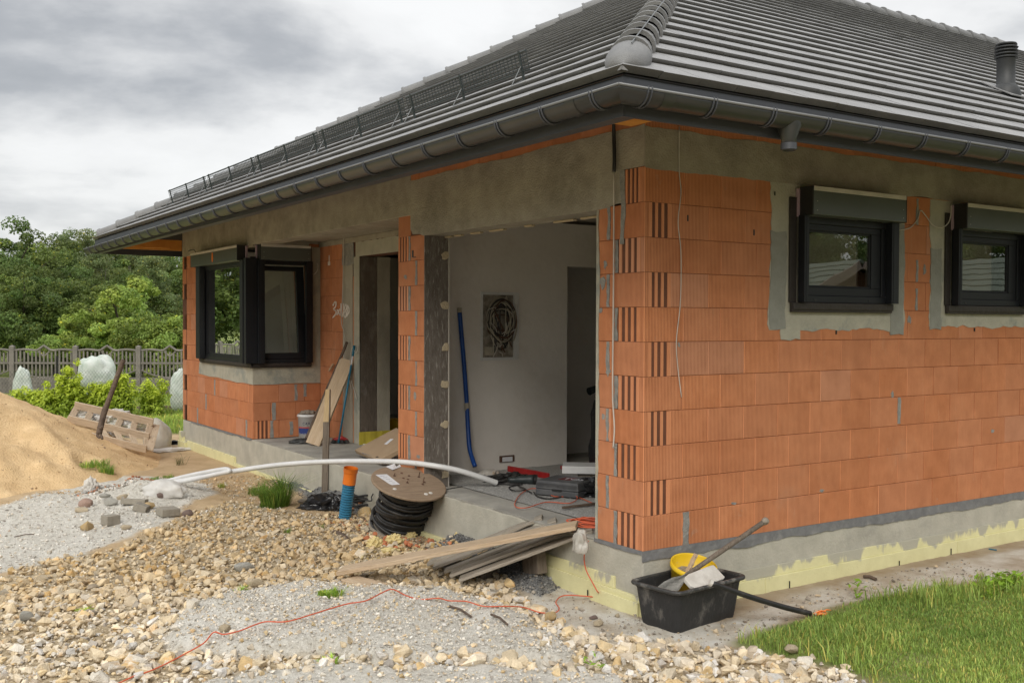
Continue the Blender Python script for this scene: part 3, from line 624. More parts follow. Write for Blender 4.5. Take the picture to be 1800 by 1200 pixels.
# membrane between slab and brick
def membrane(horizontal_axis, a, b, top, bot, side):
    n = int((b-a)/0.04); vs = []; rnd = random.Random(int(a*10+b)); dr = 0
    for i in range(n+1):
        s = a+(b-a)*i/n; dr = dr*0.86+rnd.uniform(-0.007, 0.007); o = 0.005+0.002*math.sin(i*0.31)+abs(dr)*0.25
        for (k, z, oo) in ((0, top, 0.004), (1, (top+bot)/2+dr*0.3, o), (2, bot+dr, o+0.002)):
            vs.append((s, -oo, z) if horizontal_axis == 0 else (-oo, s, z))
    fs = [(i*3+k, (i+1)*3+k, (i+1)*3+k+1, i*3+k+1) for i in range(n) for k in range(2)]
    mb = MB(); mb.add(vs, fs); o = mb.build('damp_proof_membrane', 'dpc', house); md = o.modifiers.new('thickness', 'SOLIDIFY'); md.thickness = 0.003; return o
membrane(0, -0.012, 12.0, 0.004, -0.072, 0); membrane(1, 0.0, 0.56, 0.004, -0.03, 0); membrane(1, 8.28, 11.2, 0.002, -0.022, 0)

# brickwork
def brick_face(mb, core, plane, a0, a1, k0, k1, off_even, off_odd, flutes=(), holes=(), base=0.0, sgn=-1, mats=None, seed=0, half=None):
    # plane: ('y', y0) face looks to -y, running along x ; ('x', x0) face looks to -x, running along y
    ax, p0 = plane; rnd = random.Random(seed)
    def P(s, d, z): return (s, p0+d, z) if ax == 'y' else (p0+d, s, z)          # d: depth behind the face
    def block(s0, s1, z0, z1, off, tint):
        c = 0.0035; g = 0.0012
        s0 += g; s1 -= g; z0 += g; z1 -= g
        F_ = [P(s0+c, off, z0+c), P(s1-c, off, z0+c), P(s1-c, off, z1-c), P(s0+c, off, z1-c)]
        B = [P(s0, off+c, z0), P(s1, off+c, z0), P(s1, off+c, z1), P(s0, off+c, z1)]
        D = [P(s0, 0.05, z0), P(s1, 0.05, z0), P(s1, 0.05, z1), P(s0, 0.05, z1)]
        mb.add(F_+B+D, [(0, 1, 2, 3)]+[(4+i, 4+(i+1) % 4, (i+1) % 4, i) for i in range(4)]+[(8+i, 8+(i+1) % 4, 4+(i+1) % 4, 4+i) for i in range(4)], tint)
    def fluted(s0, s1, z0, z1, tint, rev=False):
        # comb end of a block: lands and deep slots
        s = s0; pat = [0.036, 0.030, 0.027, 0.034, 0.026, 0.036, 0.030]
        tot = sum(pat); pat = [q*(s1-s0)/tot for q in pat]
        if rev: pat = pat[::-1]
        prof = []
        for i, q in enumerate(pat):
            d = 0.0 if i % 2 == 0 else 0.013
            prof += [(s+0.0015, d), (s+q-0.0015, d)]; s += q
        vs = []; 
        for (t, d) in prof: vs += [P(t, d, z0+0.0015), P(t, d, z1-0.0015)]
        n = len(prof); fs = [(2*i, 2*i+2, 2*i+3, 2*i+1) for i in range(n-1)]
        # top and bottom caps of the slots
        b = len(vs); vs += [P(s0, 0.05, z0+0.0015), P(s1, 0.05, z0+0.0015), P(s1, 0.05, z1-0.0015), P(s0, 0.05, z1-0.0015)]
        fs += [tuple([2*i for i in range(n)]+[b+1, b]), tuple([2*i+1 for i in range(n)]+[b+2, b+3])]
        mb.add(vs, fs, (tint[0], 0.0, tint[2]))
    for k in range(k0, k1):
        z0 = base+k*CH; z1 = z0+CH
        seg = []
        st = a0; nxt = a0+(off_even if k % 2 == 0 else off_odd)
        while st < a1-1e-6:
            e_ = min(nxt, a1)
            if a1-e_ < 0.03: e_ = a1
            seg.append((st, e_)); st = e_; nxt = e_+0.375
        for (s, e_) in seg:
            parts = [(s, e_)]; fl = None
            for (fs0, fs1, par, ks) in flutes:
                if k % 2 == par and (ks is None or k in ks) and s < fs1-1e-3 and e_ > fs0+1e-3: fl = (fs0, fs1)
            hs = [h for h in holes if h[2] < z1-1e-4 and h[3] > z0+1e-4]
            for h in hs:
                np_ = []
                for (p, q) in parts:
                    if h[0] >= q or h[1] <= p: np_.append((p, q)); continue
                    if h[0] > p: np_.append((p, h[0]))
                    if h[1] < q: np_.append((h[1], q))
                parts = np_
            lightc = 1.0 if rnd.random() < 0.06 else rnd.random()*0.4
            tint = (lightc, 1.0, rnd.random())
            for (p, q) in parts:
                if q-p < 0.01: continue
                if fl and p <= fl[0]+1e-3 < q:
                    if fl[0]-p > 0.004: block(p, fl[0], z0, z1, 0.0, tint)
                    fluted(fl[0], min(fl[1], q), z0, z1, tint)
                    if q-fl[1] > 0.02: block(fl[1], q, z0, z1, 0.0, tint)
                else: block(p, q, z0, z1, rnd.uniform(-0.0012, 0.0012), tint)
            # remainders of blocks above or below a hole
            for h in hs:
                p, q = max(s, h[0]), min(e_, h[1])
                if q-p < 0.01: continue
                if h[2] > z0+0.02: block(p, q, z0, min(h[2], z1), 0, tint)
                if h[3] < z1-0.02: block(p, q, max(h[3], z0), z1, 0, tint)
# window geometry on the right wall
WIN = [(1.60, 2.64, 1.80, 2.62), (3.63, 4.67, 1.80, 2.62), (8.0, 9.04, 1.80, 2.62)]
mb = MB(); brick_face(mb, None, ('y', 0.0), 0.0, 12.0, 0, 11, 0.375, 0.25, flutes=[(0.036, 0.25, 1, None)], holes=WIN, seed=3)
mb.build('brick_wall', 'brick', house)
mb = MB(); brick_face(mb, None, ('x', 0.0), 0.0, 0.545, 0, 10, 0.30, 0.375, flutes=[(0.045, 0.285, 0, None)], seed=5)
brick_face(mb, None, ('x', 0.0), 0.0, 0.215, 10, 11, 0.30, 0.375, flutes=[(0.045, 0.215, 0, None)], seed=6); mb.build('brick_wall', 'brick', house)
mb = MB(); brick_face(mb, None, ('x', 0.0), 3.27, 3.82, 0, 10, 0.15, 0.28, flutes=[(3.60, 3.82, 1, None)], seed=7)
brick_face(mb, None, ('x', 0.0), 3.55, 3.82, 10, 11, 0.3, 0.3, seed=8); mb.build('brick_pillar', 'brick', house)
mb = MB(); brick_face(mb, None, ('x', 0.0), 8.222, HL, 0, 11, 0.375, 0.25, flutes=[(8.245, 8.42, 0, (2,)), (11.50, HL, 0, None)], holes=[(8.222, 10.62, 1.0, 2.8)], seed=9)
brick_face(mb, None, ('y', 8.222), 0.0, 0.99, 0, 11, 0.375, 0.25, flutes=[(0.03, 0.24, 0, (0,))], holes=[(0.0, 0.84, 1.0, 2.8)], seed=10); mb.build('brick_bay', 'brick', house)
for q in ((7.42, 8.222, 11, 11), (4.3, 5.4, 11, 12), (7.0, 7.1, 9, 13)):
    mb = MB(); brick_face(mb, None, ('x', 0.99), q[0], q[1], 0, q[2], 0.4, 0.25, seed=q[3]); mb.build('porch_wall', 'brick', house)
# strip of brick above the ring beam
def top_strip(plane, a0, a1, seed):
    mb = MB(); brick_face(mb, None, plane, a0, a1, 0, 2, 0.375, 0.25, base=3.0, seed=seed); mb.build('brick_upstand', 'brick', house)
top_strip(('y', 0.0), 0.0, 12.0, 20); top_strip(('x', 0.0), 0.0, 3.55, 21)
# wall cores behind the blocks
def core(x0, x1, y0, y1, z0=0.0, z1=2.735, m='joint', nm='wall_core'):
    mb = MB(); mb.box(x0, x1, y0, y1, z0, z1); return mb.build(nm, m, house)
mb = MB(); t = HT; e0 = 0.0065
holes_w = [[(h[0], h[2]), (h[1], h[2]), (h[1], h[3]), (h[0], h[3])] for h in WIN]
mb.prism([(e0, 0.0), (HWX, 0.0), (HWX, 3.5), (e0, 3.5)], (0, e0, 0), (1, 0, 0), (0, 0, 1), (0, 1, 0), t-e0, holes_w)
mb.box(e0, t, t, 0.54, 0, 2.47); mb.box(e0, t, 3.275, 3.815, 0, 2.69)
mb.prism([(8.2285, 0), (HL, 0), (HL, 3.0), (10.62, 3.0), (10.62, 1.0), (8.2285, 1.0)], (e0, 0, 0), (0, 1, 0), (0, 0, 1), (1, 0, 0), t-e0)
mb.prism([(t, 0), (1.24, 0), (1.24, 2.70), (0.84, 2.70), (0.84, 1.0), (t, 1.0)], (0, 8.2285, 0), (1, 0, 0), (0, 0, 1), (0, 1, 0), 0.24)
mb.box(0.9965, 1.24, 7.0, 8.228, 0, 2.69); mb.box(0.9965, 1.24, 4.06, 5.4, 0, 2.69); mb.box(0.9965, 1.24, 5.4, 7.0, 2.50, 2.69)
mb.box(0.26, 0.99, 4.055, 4.20, 0, 2.69)
mb.box(0, HWX, HL-0.24, HL-0.001, 0, 3.4); mb.box(HWX-0.24, HWX, 0.26, HL-0.25, 0, 3.4)
mb.build('wall_core', 'joint', house)
# ring beam and lintels
mb = MB()
mb.prism(rough_poly(0, HWX, 2.728, 3.02, 0.006, 0.06, 'BT', 31), (0, 0.0, 0), (1, 0, 0), (0, 0, 1), (0, -1, 0), 0.004)
mb.prism(rough_poly(0.0, 3.55, 2.738, 3.035, 0.005, 0.06, 'T', 32), (0.0, 0, 0), (0, 1, 0), (0, 0, 1), (-1, 0, 0), 0.004)
P = [(0.22, 2.737), (0.22, 2.60), (0.235, 2.50), (0.33, 2.497), (0.42, 2.478), (0.56, 2.472), (3.28, 2.470), (3.36, 2.492), (3.5, 2.50), (3.55, 2.55), (3.55, 2.737)]
mb.prism(P, (0.0, 0, 0), (0, 1, 0), (0, 0, 1), (-1, 0, 0), 0.0035)
mb.build('ring_beam', 'beam', house)
mb = MB(); mb.box(0.0005, 0.27, 0.545, 3.27, 2.474, 2.90); mb.box(0.27, 0.32, 0.3, 3.4, 2.60, 3.05); mb.build('lintel', 'beam', house)
mb = MB(); mb.box(-0.0045, 0.26, 3.551, HL, 2.69, 3.42); mb.box(0.261, 0.99, 3.82, 8.22, 2.76, 2.95); mb.box(-0.0025, 0.2, 8.222, 8.9, 2.655, 2.6899)
mb.box(0.97, 1.26, 3.9, 8.24, 2.6905, 2.7595); mb.build('porch_beam', 'beam', house, bevel=0.006)
mb = Multi('door_plaster', 'plaster', house); P = rough_poly(5.41, 7.0, 2.495, 2.689, 0.012, 0.06, 'T', 40); mb.prism(P, (0.99, 0, 0), (0, 1, 0), (0, 0, 1), (-1, 0, 0), 0.008)
mb.prism(rough_poly(6.88, 7.05, 0.0, 2.494, 0.007, 0.07, 'R', 41), (0.9895, 0, 0), (0, 1, 0), (0, 0, 1), (-1, 0, 0), 0.010)
mb = MB(); mb.box(0.984, 1.2, 7.1, 7.42, 0.001, 2.45); mb.build('concrete_column', 'concrete', house)
mb = MB(); mb.prism(rough_poly(7.07, 7.43, 2.40, 2.689, 0.012, 0.05, 'BLR', 42), (0.989, 0, 0), (0, 1, 0), (0, 0, 1), (-1, 0, 0), 0.012); mb.build('mortar_patch', 'mortar', house)
# jambs of the porch door and of the wide opening
mb = Multi('door_jamb', 'djamb', house); mb.prism(rough_poly(1.0, 1.24, 0.0, 2.494, 0.004, 0.1, '', 0), (0, 6.88, 0), (1, 0, 0), (0, 0, 1), (0, 1, 0), 0.12); mb.a = ('door_jamb', 'concrete', house); mb.box(1.245, 1.42, 6.86, 6.99, 0, 2.494)
mb = MB(); mb.box(0.002, 0.272, 3.262, 3.2745, 0.0, 2.473); mb.build('opening_jamb', 'jamb', house)
mb = Multi('assembly_foam', 'foam', house, bevel=0.004); rnd = random.Random(3)
for z in (0.12, 0.62, 1.02, 1.38, 1.80, 2.28):
    c = (0.235, z); poly = []
    for k in range(11):
        a = 2*math.pi*k/11; r = rnd.uniform(0.6, 1.2); poly.append((min(0.271, c[0]+math.cos(a)*0.055*r), c[1]+math.sin(a)*0.04*r))
    mb.prism(poly, (0, 3.2615, 0), (1, 0, 0), (0, 0, 1), (0, -1, 0), 0.010)
for yc in (0.8, 1.15, 1.75, 2.2, 2.6, 2.95, 3.15):
    mb.box(0.225, 0.268, yc, yc+rnd.uniform(0.1, 0.28), 2.458, 2.4735)
mb = MB(); mb.box(0.268, 0.278, 3.256, 3.27, 0.0, 2.5); mb.build('plaster_bead', 'alu', house)
mb = MB(); P = rough_poly(0.0, 0.03, 0.0, 2.47, 0.006, 0.04, 'R', 50)
mb.prism([(0.545-a, b) for a, b in P][::-1], (-0.001, 0, 0), (0, 1, 0), (0, 0, 1), (-1, 0, 0), 0.004); mb.box(0.004, 0.25, 0.5405, 0.5445, 0, 2.47); mb.build('opening_plaster', 'plaster', house)
# mortar strips and smears between blocks (front face: y,z ; right face: x,z)
mb = Multi('mortar_joint', 'mortar', house); rnd = random.Random(12)
def strip_f(y, k, w=0.045, x=0.0, h0=0.0, h1=1.0): on_front(rough_poly(y-w/2, y+w/2, k*CH+CH*h0+0.004, k*CH+CH*h1-0.004, 0.007, 0.03, 'LR', rnd.random()), 0.0035, x, (), mb)
def strip_r(x_, k, w=0.05, y=0.0, h0=0.0, h1=1.0): on_right(rough_poly(x_-w/2, x_+w/2, k*CH+CH*h0+0.004, k*CH+CH*h1-0.004, 0.007, 0.03, 'LR', rnd.random()), 0.0035, y, (), mb)
for k in range(10): strip_f(0.31 if k % 2 == 0 else 0.405, k, 0.035 if k % 2 == 0 else 0.032)
for k in range(10): strip_f(3.575 if k % 2 else 3.43, k, 0.04)
strip_r(0.41, 0, 0.062); strip_r(2.89, 3, 0.035, 0, 0.05, 1.0)
for (y_, k) in ((9.95, 2), (10.4, 1), (10.85, 0), (8.5, 0)): strip_f(y_, k, 0.05)
for (x_, k, h0, h1) in ((0.27, 0, 0, 1), (0.30, 1, 0.0, 1), (0.62, 2, 0.05, 1), (0.76, 2, 0.25, 1), (0.55, 0, 0.1, 0.9)): strip_r(x_, k, 0.05, 8.222, h0, h1)
mb.prism(rough_poly(0.22, 0.27, 2.2, 2.737, 0.008, 0.05, 'LR', 4), (-0.0012, 0, 0), (0, 1, 0), (0, 0, 1), (-1, 0, 0), 0.0045)
def blob(c0, c1, rx, rz, seed):
    r = random.Random(seed); n = 13; P = []
    for k in range(n):
        a = 2*math.pi*k/n; q = r.uniform(0.55, 1.25); P.append((c0+math.cos(a)*rx*q, c1+math.sin(a)*rz*q))
    return P
for i, (y_, z_, rx, rz) in enumerate(((0.47, 1.93, 0.035, 0.05), (0.44, 2.06, 0.02, 0.035), (0.50, 1.72, 0.03, 0.02), (0.40, 1.28, 0.03, 0.045), (0.46, 0.93, 0.02, 0.03), (3.66, 2.08, 0.035, 0.02), (3.45, 0.9, 0.025, 0.05), (3.38, 0.30, 0.05, 0.025))): on_front(blob(y_, z_, rx, rz, i), 0.0028, 0.0, (), mb)
for i, (x_, z_, rx, rz) in enumerate(((0.33, 1.47, 0.012, 0.02), (2.80, 1.02, 0.018, 0.03), (3.23, 2.1, 0.02, 0.05), (3.02, 1.66, 0.025, 0.035), (1.9, 0.27, 0.03, 0.012), (4.3, 0.62, 0.03, 0.015), (0.9, 0.26, 0.03, 0.010))): on_right(blob(x_, z_, rx, rz, 50+i), 0.0028, 0.0, (), mb)
for k in (7, 8, 9, 10):
    if k != 9: strip_r(3.12, k, 0.03, 0, 0.0, 0.95 if k == 10 else 0.8)
# plaster patches round the windows
def patch(name, x0, x1, z0, z1, hole, sides, seed, m='plaster', d=0.004, amp=0.013):
    mb = MB(); P = rough_poly(x0, x1, z0, z1, amp, 0.045, sides, seed); hh = [[(hole[0], hole[2]), (hole[1], hole[2]), (hole[1], hole[3]), (hole[0], hole[3])]] if hole else ()
    on_right(P, d, 0.0, hh, mb); return mb.build(name, m, house)
patch('plaster_patch', 1.27, 2.94, 1.575, 2.727, WIN[0], 'LRB', 61); patch('plaster_patch', 3.30, 5.1, 1.60, 2.727, WIN[1], 'LRB', 62)
patch('plaster_patch', 1.40, 1.62, 1.50, 1.62, None, 'LRBT', 63, d=0.0065, amp=0.018)
for (a, b, c, d_) in ((1.275, 1.45, 1.585, 2.35), (2.755, 2.935, 1.53, 2.48), (3.305, 3.47, 1.575, 2.3)): patch('plaster_patch', a, b, c, d_, None, 'LRBT', int(a*100), 'plaster2', 0.0075, 0.009)
mb = Multi('plaster_patch', 'plaster', house); on_front([(10.77, 0.80), (10.5, 0.79), (10.2, 0.775), (9.8, 0.785), (9.5, 0.77), (9.2, 0.765), (8.9, 0.75), (8.6, 0.765), (8.222, 0.752), (8.222, 1.0), (10.62, 1.0), (10.70, 1.02), (10.74, 0.95)], 0.006, 0, (), mb)
mb.prism([(0.0, 0.755), (0.3, 0.75), (0.6, 0.76), (0.989, 0.75), (0.989, 2.69), (0.84, 2.69), (0.84, 1.0), (0.0, 1.0)], (0, 8.222, 0), (1, 0, 0), (0, 0, 1), (0, -1, 0), 0.006)
# anchor holes and scorch marks on the blocks
mb = Multi('anchor_hole', 'black', house)
for (x_, z_) in ((0.405, 2.37), (1.09, 2.30)): mb.box(x_, x_+0.013, -0.0025, 0.01, z_, z_+0.045)
for (x_, z_) in ((2.05, 1.54), (3.98, 1.56), (1.31, 2.62)): mb.box(x_, x_+0.012, -0.0085, 0.01, z_, z_+0.03)
mb.box(-0.0025, 0.01, 3.49, 3.52, 2.27, 2.34); mb.box(-0.0025, 0.01, 3.44, 3.49, 2.265, 2.275)

# interior: rooms behind the openings
mb = MB()
mb.box(0.273, 2.20, 3.90, 4.05, 0.0, 2.755); mb.box(3.05, 5.6, 3.90, 4.05, 0.0, 2.755); mb.box(2.20, 3.05, 3.90, 4.05, 2.27, 2.755)
mb.box(0.273, 0.29, 3.275, 3.90, 0, 2.755); mb.box(5.45, 5.6, 0.25, 3.90, 0.0, 2.755); mb.box(0.252, 0.262, 0.25, 0.54, 0, 2.6)
w_hole = [[(h[0]+0.0, h[2]), (h[1]-0.0, h[2]), (h[1]-0.0, h[3]), (h[0]+0.0, h[3])] for h in WIN[:2]]
mb.prism([(0.262, 0), (5.45, 0), (5.45, 2.755), (0.262, 2.755)], (0, 0.252, 0), (1, 0, 0), (0, 0, 1), (0, 1, 0), 0.012, w_hole)
EB = (1.06, 1.488, 1.245, 1.928)
io = mb.build('interior_wall', 'inner', house)
bm_ = bmesh.new(); bm_.from_mesh(io.data); bm_.to_mesh(io.data); bm_.free()
mb = MB(); mb.box(0.26, HWX-0.25, 0.26, HL-0.25, 2.80, 2.95); mb.build('ceiling', 'dim', house)
mb = MB(); mb.box(1.25, 1.27, 4.06, 5.4, 0, 2.755); mb.box(2.90, 2.98, 5.5, 8.4, 0, 2.755); mb.box(1.25, 2.9, 5.28, 5.38, 0, 2.755)
mb.box(3.0, 6.5, 6.2, 6.35, 0, 2.755); mb.box(2.05, 2.19, 4.06, 5.27, 0, 2.755); mb.box(6.4, 6.5, 0.26, 6.2, 0, 2.755); mb.box(2.60, 3.6, 4.62, 4.70, 0, 2.755)
mb.box(0.3, 4.5, HL-0.4, HL-0.35, 0, 2.755); mb.box(4.4, 4.5, 8.4, HL-0.4, 0, 2.755); mb.build('inner_partition', 'inner', house)
mb = MB(); mb.box(0.3, 4.4, 10.64, 10.66, 0, 2.75); mb.build('bay_lining', 'inner', house)
# gritty floor
fx = np.arange(0.36, 5.45, 0.03); fy = np.arange(0.262, 3.9, 0.03); FXx, FYy = np.meshgrid(fx, fy)
FZ = 0.004+0.014*(fbm(FXx*14, FYy*14, 4, 60)-0.35)*sstep(0.36, 0.62, FXx)+0.02*(fbm(FXx*2, FYy*2, 2, 61)-0.5)*sstep(0.36, 0.7, FXx)
a_, b_ = FXx.shape; ii = (np.arange(a_-1)[:, None]*b_+np.arange(b_-1)[None, :]).ravel()
npmesh('gritty_floor', np.stack([FXx.ravel(), FYy.ravel(), FZ.ravel()], 1), np.stack([ii, ii+1, ii+b_+1, ii+b_], 1), 'grit', house, None, True)
mb = MB(); mb.box(0.999, 6.4, 4.0, 8.3, -0.011, 0.003); mb.box(0.4, 4.4, 8.4, 11.3, -0.011, 0.003); mb.build('inner_floor', 'slab', house)
# electrical recess with cables
eb = MB(); x0, x1, z0, z1 = EB; yf = 3.90
eb.box(x0-0.03, x0, yf-0.008, yf-0.001, z0-0.03, z1+0.03); eb.box(x1, x1+0.03, yf-0.008, yf-0.001, z0-0.03, z1+0.03)
eb.box(x0, x1, yf-0.0075, yf-0.0015, z1, z1+0.03); eb.box(x0, x1, yf-0.0075, yf-0.0015, z0-0.03, z0)
ebo = eb.build('junction_box', 'white', house); M_rec = mat('recess_back', (0.40, 0.36, 0.30), (0.16, 0.14, 0.115), 14, 0.9)
eb = MB(); eb.box(x0, x1, yf-0.0035, yf-0.0015, z0, z1); eb.build('recess', M_rec, ebo); eb = MB(); eb.box(x1-0.035, x1, yf-0.03, yf-0.004, z0, z1); eb.build('recess_side', 'white', ebo); eb = Multi('recess_frame', 'white', ebo); eb.box(x0-0.012, x1+0.03, yf-0.024, yf-0.0085, z1, z1+0.022); eb.box(x0-0.02, x1+0.03, yf-0.024, yf-0.0085, z0-0.03, z0-0.004); eb.box(x1+0.001, x1+0.03, yf-0.024, yf-0.0085, z0-0.003, z1-0.001)
rnd = random.Random(5)
M['cabgrey'] = mat('dusty_grey_cable', (0.50, 0.45, 0.36), (0.30, 0.27, 0.20), 9, 0.6)
for j in range(26):
    cx, cz = (x0+x1)/2+rnd.uniform(-0.03, 0.03), 1.62+rnd.uniform(-0.05, 0.05); rx, rz = rnd.uniform(0.11, 0.19), rnd.uniform(0.13, 0.27)
    a0, a1 = rnd.uniform(-0.9, 0.2)*math.pi, rnd.uniform(0.9, 1.7)*math.pi
    pts = [Vector((cx+rx*math.cos(a), yf-0.02-0.0022*j-0.008*math.sin(a*2+j), max(z0+0.02, min(z1-0.02, cz+rz*math.sin(a))))) for a in np.linspace(a0, a0+a1, 22)]
    pts.append(Vector((cx+rnd.uniform(-0.1, 0.12), yf-0.05, z0+rnd.uniform(0.03, 0.2))))
    mb = MB(); mb.tube(spline(pts, 2), 0.007, 5); mb.build('cable', ['cabgrey', 'rubber', 'rust', 'rubber', 'cabgrey'][j % 5], ebo)
for j in range(9):
    a = Vector((x0+rnd.uniform(0.05, 0.38), yf-0.07, z0+rnd.uniform(0.04, 0.6))); b = a+Vector((rnd.uniform(-0.12, 0.12), -0.02, rnd.uniform(-0.16, 0.16)))
    b.z = min(max(b.z, z0+0.01), z1-0.01); mb = MB(); mb.tube([a, (a+b)/2+Vector((0.01, -0.01, 0.01)), b], 0.005, 5); mb.build('cable', 'cablewhite', ebo)
mb = Multi('terminal_box', 'cabgrey', ebo); mb.box(1.14, 1.28, yf-0.02, yf-0.004, 1.56, 1.66); mb.box(1.08, 1.2, yf-0.02, yf-0.004, 1.27, 1.36)

# windows: shutter box, guide rails, frame, sash and pane
def window(pl, p0, s0, s1, zb, zt, glass, rails, box, sill, cap_m='black', tilt=False, inner=None, lab=None):
    def P(s, d, z): return Vector((s, p0-d, z)) if pl == 'y' else Vector((p0-d, s, z))
    def bx(mb, a, b, d0, d1, z0, z1):
        q = [P(a, d0, z0), P(b, d1, z1)]; mb.box(min(q[0].x, q[1].x), max(q[0].x, q[1].x), min(q[0].y, q[1].y), max(q[0].y, q[1].y), z0, z1); return mb
    g0, g1, gz0, gz1 = glass
    mb = MB(); f = 0.055
    bx(mb, s0, s1, -0.06, 0.035, zb, zb+f); bx(mb, s0, s1, -0.06, 0.035, zt-f, zt); bx(mb, s0, s0+f, -0.06, 0.035, zb+f, zt-f); bx(mb, s1-f, s1, -0.06, 0.035, zb+f, zt-f)
    if not tilt:
        for (a, b, c, d) in ((s0+f, s1-f, zb+f, gz0), (s0+f, s1-f, gz1, zt-f), (s0+f, g0, gz0, gz1), (g1, s1-f, gz0, gz1)): bx(mb, a, b, -0.04, 0.022, c, d)
        for (a, b, c, d) in ((g0, g1, gz0, gz0+0.014), (g0, g1, gz1-0.014, gz1), (g0, g0+0.014, gz0+0.014, gz1-0.014), (g1-0.014, g1, gz0+0.014, gz1-0.014)): bx(mb, a, b, -0.03, 0.012, c, d)
    w = mb.build('window', 'frame', house, bevel=0.004)
    if not tilt:
        mb = MB(); mb.add([P(g0, 0, gz0), P(g1, 0, gz0), P(g1, 0, gz1), P(g0, 0, gz1)], [(0, 1, 2, 3)]); mb.build('pane', 'glass', w)
    else:
        a = R_(5.5)
        def T(s, d, z):       # sash tipped inwards about its bottom edge
            zz = z-(zb+f); return P(s, d*math.cos(a)-zz*math.sin(a), zb+f+zz*math.cos(a)+d*math.sin(a))
        def sb(mb, a_, b_, d0, d1, z0, z1):
            vs = [T(a_, d0, z0), T(b_, d0, z0), T(b_, d1, z0), T(a_, d1, z0), T(a_, d0, z1), T(b_, d0, z1), T(b_, d1, z1), T(a_, d1, z1)]
            mb.add(vs, [(0, 3, 2, 1), (4, 5, 6, 7), (0, 1, 5, 4), (1, 2, 6, 5), (2, 3, 7, 6), (3, 0, 4, 7)])
        mb = MB()
        for (p, q, c, d) in ((s0+f, s1-f-0.01, zb+f+0.002, gz0), (s0+f, s1-f-0.01, gz1, zt-f-0.01), (s0+f, g0, gz0, gz1), (g1, s1-f-0.01, gz0, gz1)): sb(mb, p, q, -0.05, 0.02, c, d)
        sa = mb.build('sash', 'frame', w, bevel=0.004)
        mb = MB(); mb.add([T(g0, 0, gz0), T(g1, 0, gz0), T(g1, 0, gz1), T(g0, 0, gz1)], [(0, 1, 2, 3)]); mb.build('pane', 'glass', w)
        mb = MB(); bx(mb, s1-f-0.006, s1-f, -0.055, -0.02, zb+f+0.3, zt-f); mb.build('lit_gap_strip', 'alu', w)  # pale strip painted in for the lit gap beside the tipped sash
    for (a, b, d) in rails:
        mb = MB(); bx(mb, a, b, 0.036, d, zb-0.0, box[2]-0.001); bx(mb, a+0.02, b-0.02, d, d+0.003, zb, box[2]-0.001); mb.build('guide_rail', 'frame', w, bevel=0.003)
    b0, b1, bz0, bz1, bd = box
    mb = MB(); bx(mb, b0+0.012, b1-0.012, 0.0365, bd, bz0, bz1-0.036)
    bo = mb.build('shutter_box', 'box', w, bevel=0.004)
    mb = Multi('end_cap', 'black', w); bx(mb, b0+0.0, b0+0.012, 0.0365, bd-0.002, bz0-0.004, bz1); bx(mb, b1-0.012, b1, 0.0365, bd-0.002, bz0-0.004, bz1)
    mb = MB(); bx(mb, b0+0.0125, b1-0.0125, 0.037, bd+0.004, bz1-0.035, bz1); mb.build('box_lid', 'alu', w, bevel=0.003)
    mb = MB(); bx(mb, b0-0.018, b0-0.0005, 0.009, 0.036, bz0-0.01, bz1-0.01); mb.build('sealing_tape', 'pink', w)
    mb = MB(); a, b, c, d = sill; bx(mb, a, b, 0.009, 0.040, c, d); bx(mb, a, b, 0.0405, 0.052, c+0.02, d-0.002); mb.build('window_sill', 'brownmem', w, bevel=0.006)
    mb = Multi('drain_cap', 'black', w)
    for q in (g0+0.05, g1-0.05): bx(mb, q, q+0.03, 0.0355, 0.038, zb+0.015, zb+0.028)
    mb = Multi('rivet', 'alu', w)
    for q in (b0+0.05, b1-0.05):
        for z_ in (bz0+0.03, bz0+0.1): bx(mb, q, q+0.006, bd, bd+0.002, z_, z_+0.006)
    return w, P
for dx in (0, 2.03, 6.4):
    w_, P_ = window('y', 0.0, 1.595+dx, 2.645+dx, 1.795, 2.478, (1.695+dx, 2.471+dx, 1.920, 2.372), [(1.555+dx, 1.61+dx, 0.10), (2.64+dx, 2.735+dx, 0.10)], (1.57+dx, 2.745+dx, 2.479, 2.70, 0.165), (1.49+dx, 2.735+dx, 1.716, 1.794))
    mb = MB(); mb.box(1.477+dx, 1.554+dx, -0.02, -0.009, 1.795, 2.62); mb.build('side_membrane', 'brownmem', w_)
    mb = MB()       # pale plastered reveals inside
    mb.box(2.64+dx, 2.66+dx, 0.07, 0.27, 1.8, 2.62); mb.build('inner_reveal', 'inner', w_)
wA, _ = window('x', 0.0, 8.225, 10.60, 1.05, 2.478, (8.50, 10.22, 1.135, 2.42), [(8.232, 8.37, 0.14), (10.32, 10.53, 0.12)], (8.43, 10.69, 2.479, 2.692, 0.155), (8.17, 10.60, 0.985, 1.049))
wB, _ = window('y', 8.222, 0.036, 0.842, 1.05, 2.478, (0.175, 0.66, 1.19, 2.35), [(0.036, 0.125, 0.13), (0.745, 0.842, 0.09)], (0.05, 0.80, 2.479, 2.692, 0.155), (-0.05, 0.842, 0.985, 1.049), tilt=True)
mb = MB(); mb.box(-0.13, 0.035, 8.14, 8.2315, 1.0495, 2.50); mb.box(-0.04, 0.03, 8.185, 8.2315, 2.5005, 2.52); mb.build('corner_post', 'frame', wA, bevel=0.004)
mb = MB(); mb.lathe([(0.0, 0), (0.012, 0), (0.05, -0.002), (0.05, 0.0), (0, 0.001)], (0, 0, 0), 14, Matrix.Translation((-0.158, 9.55, 2.575)) @ Matrix.Rotation(R_(-90), 4, 'Y') @ Matrix.Diagonal((1.5, 0.7, 1, 1))); mb.build('orange_sticker', 'orange', wA)

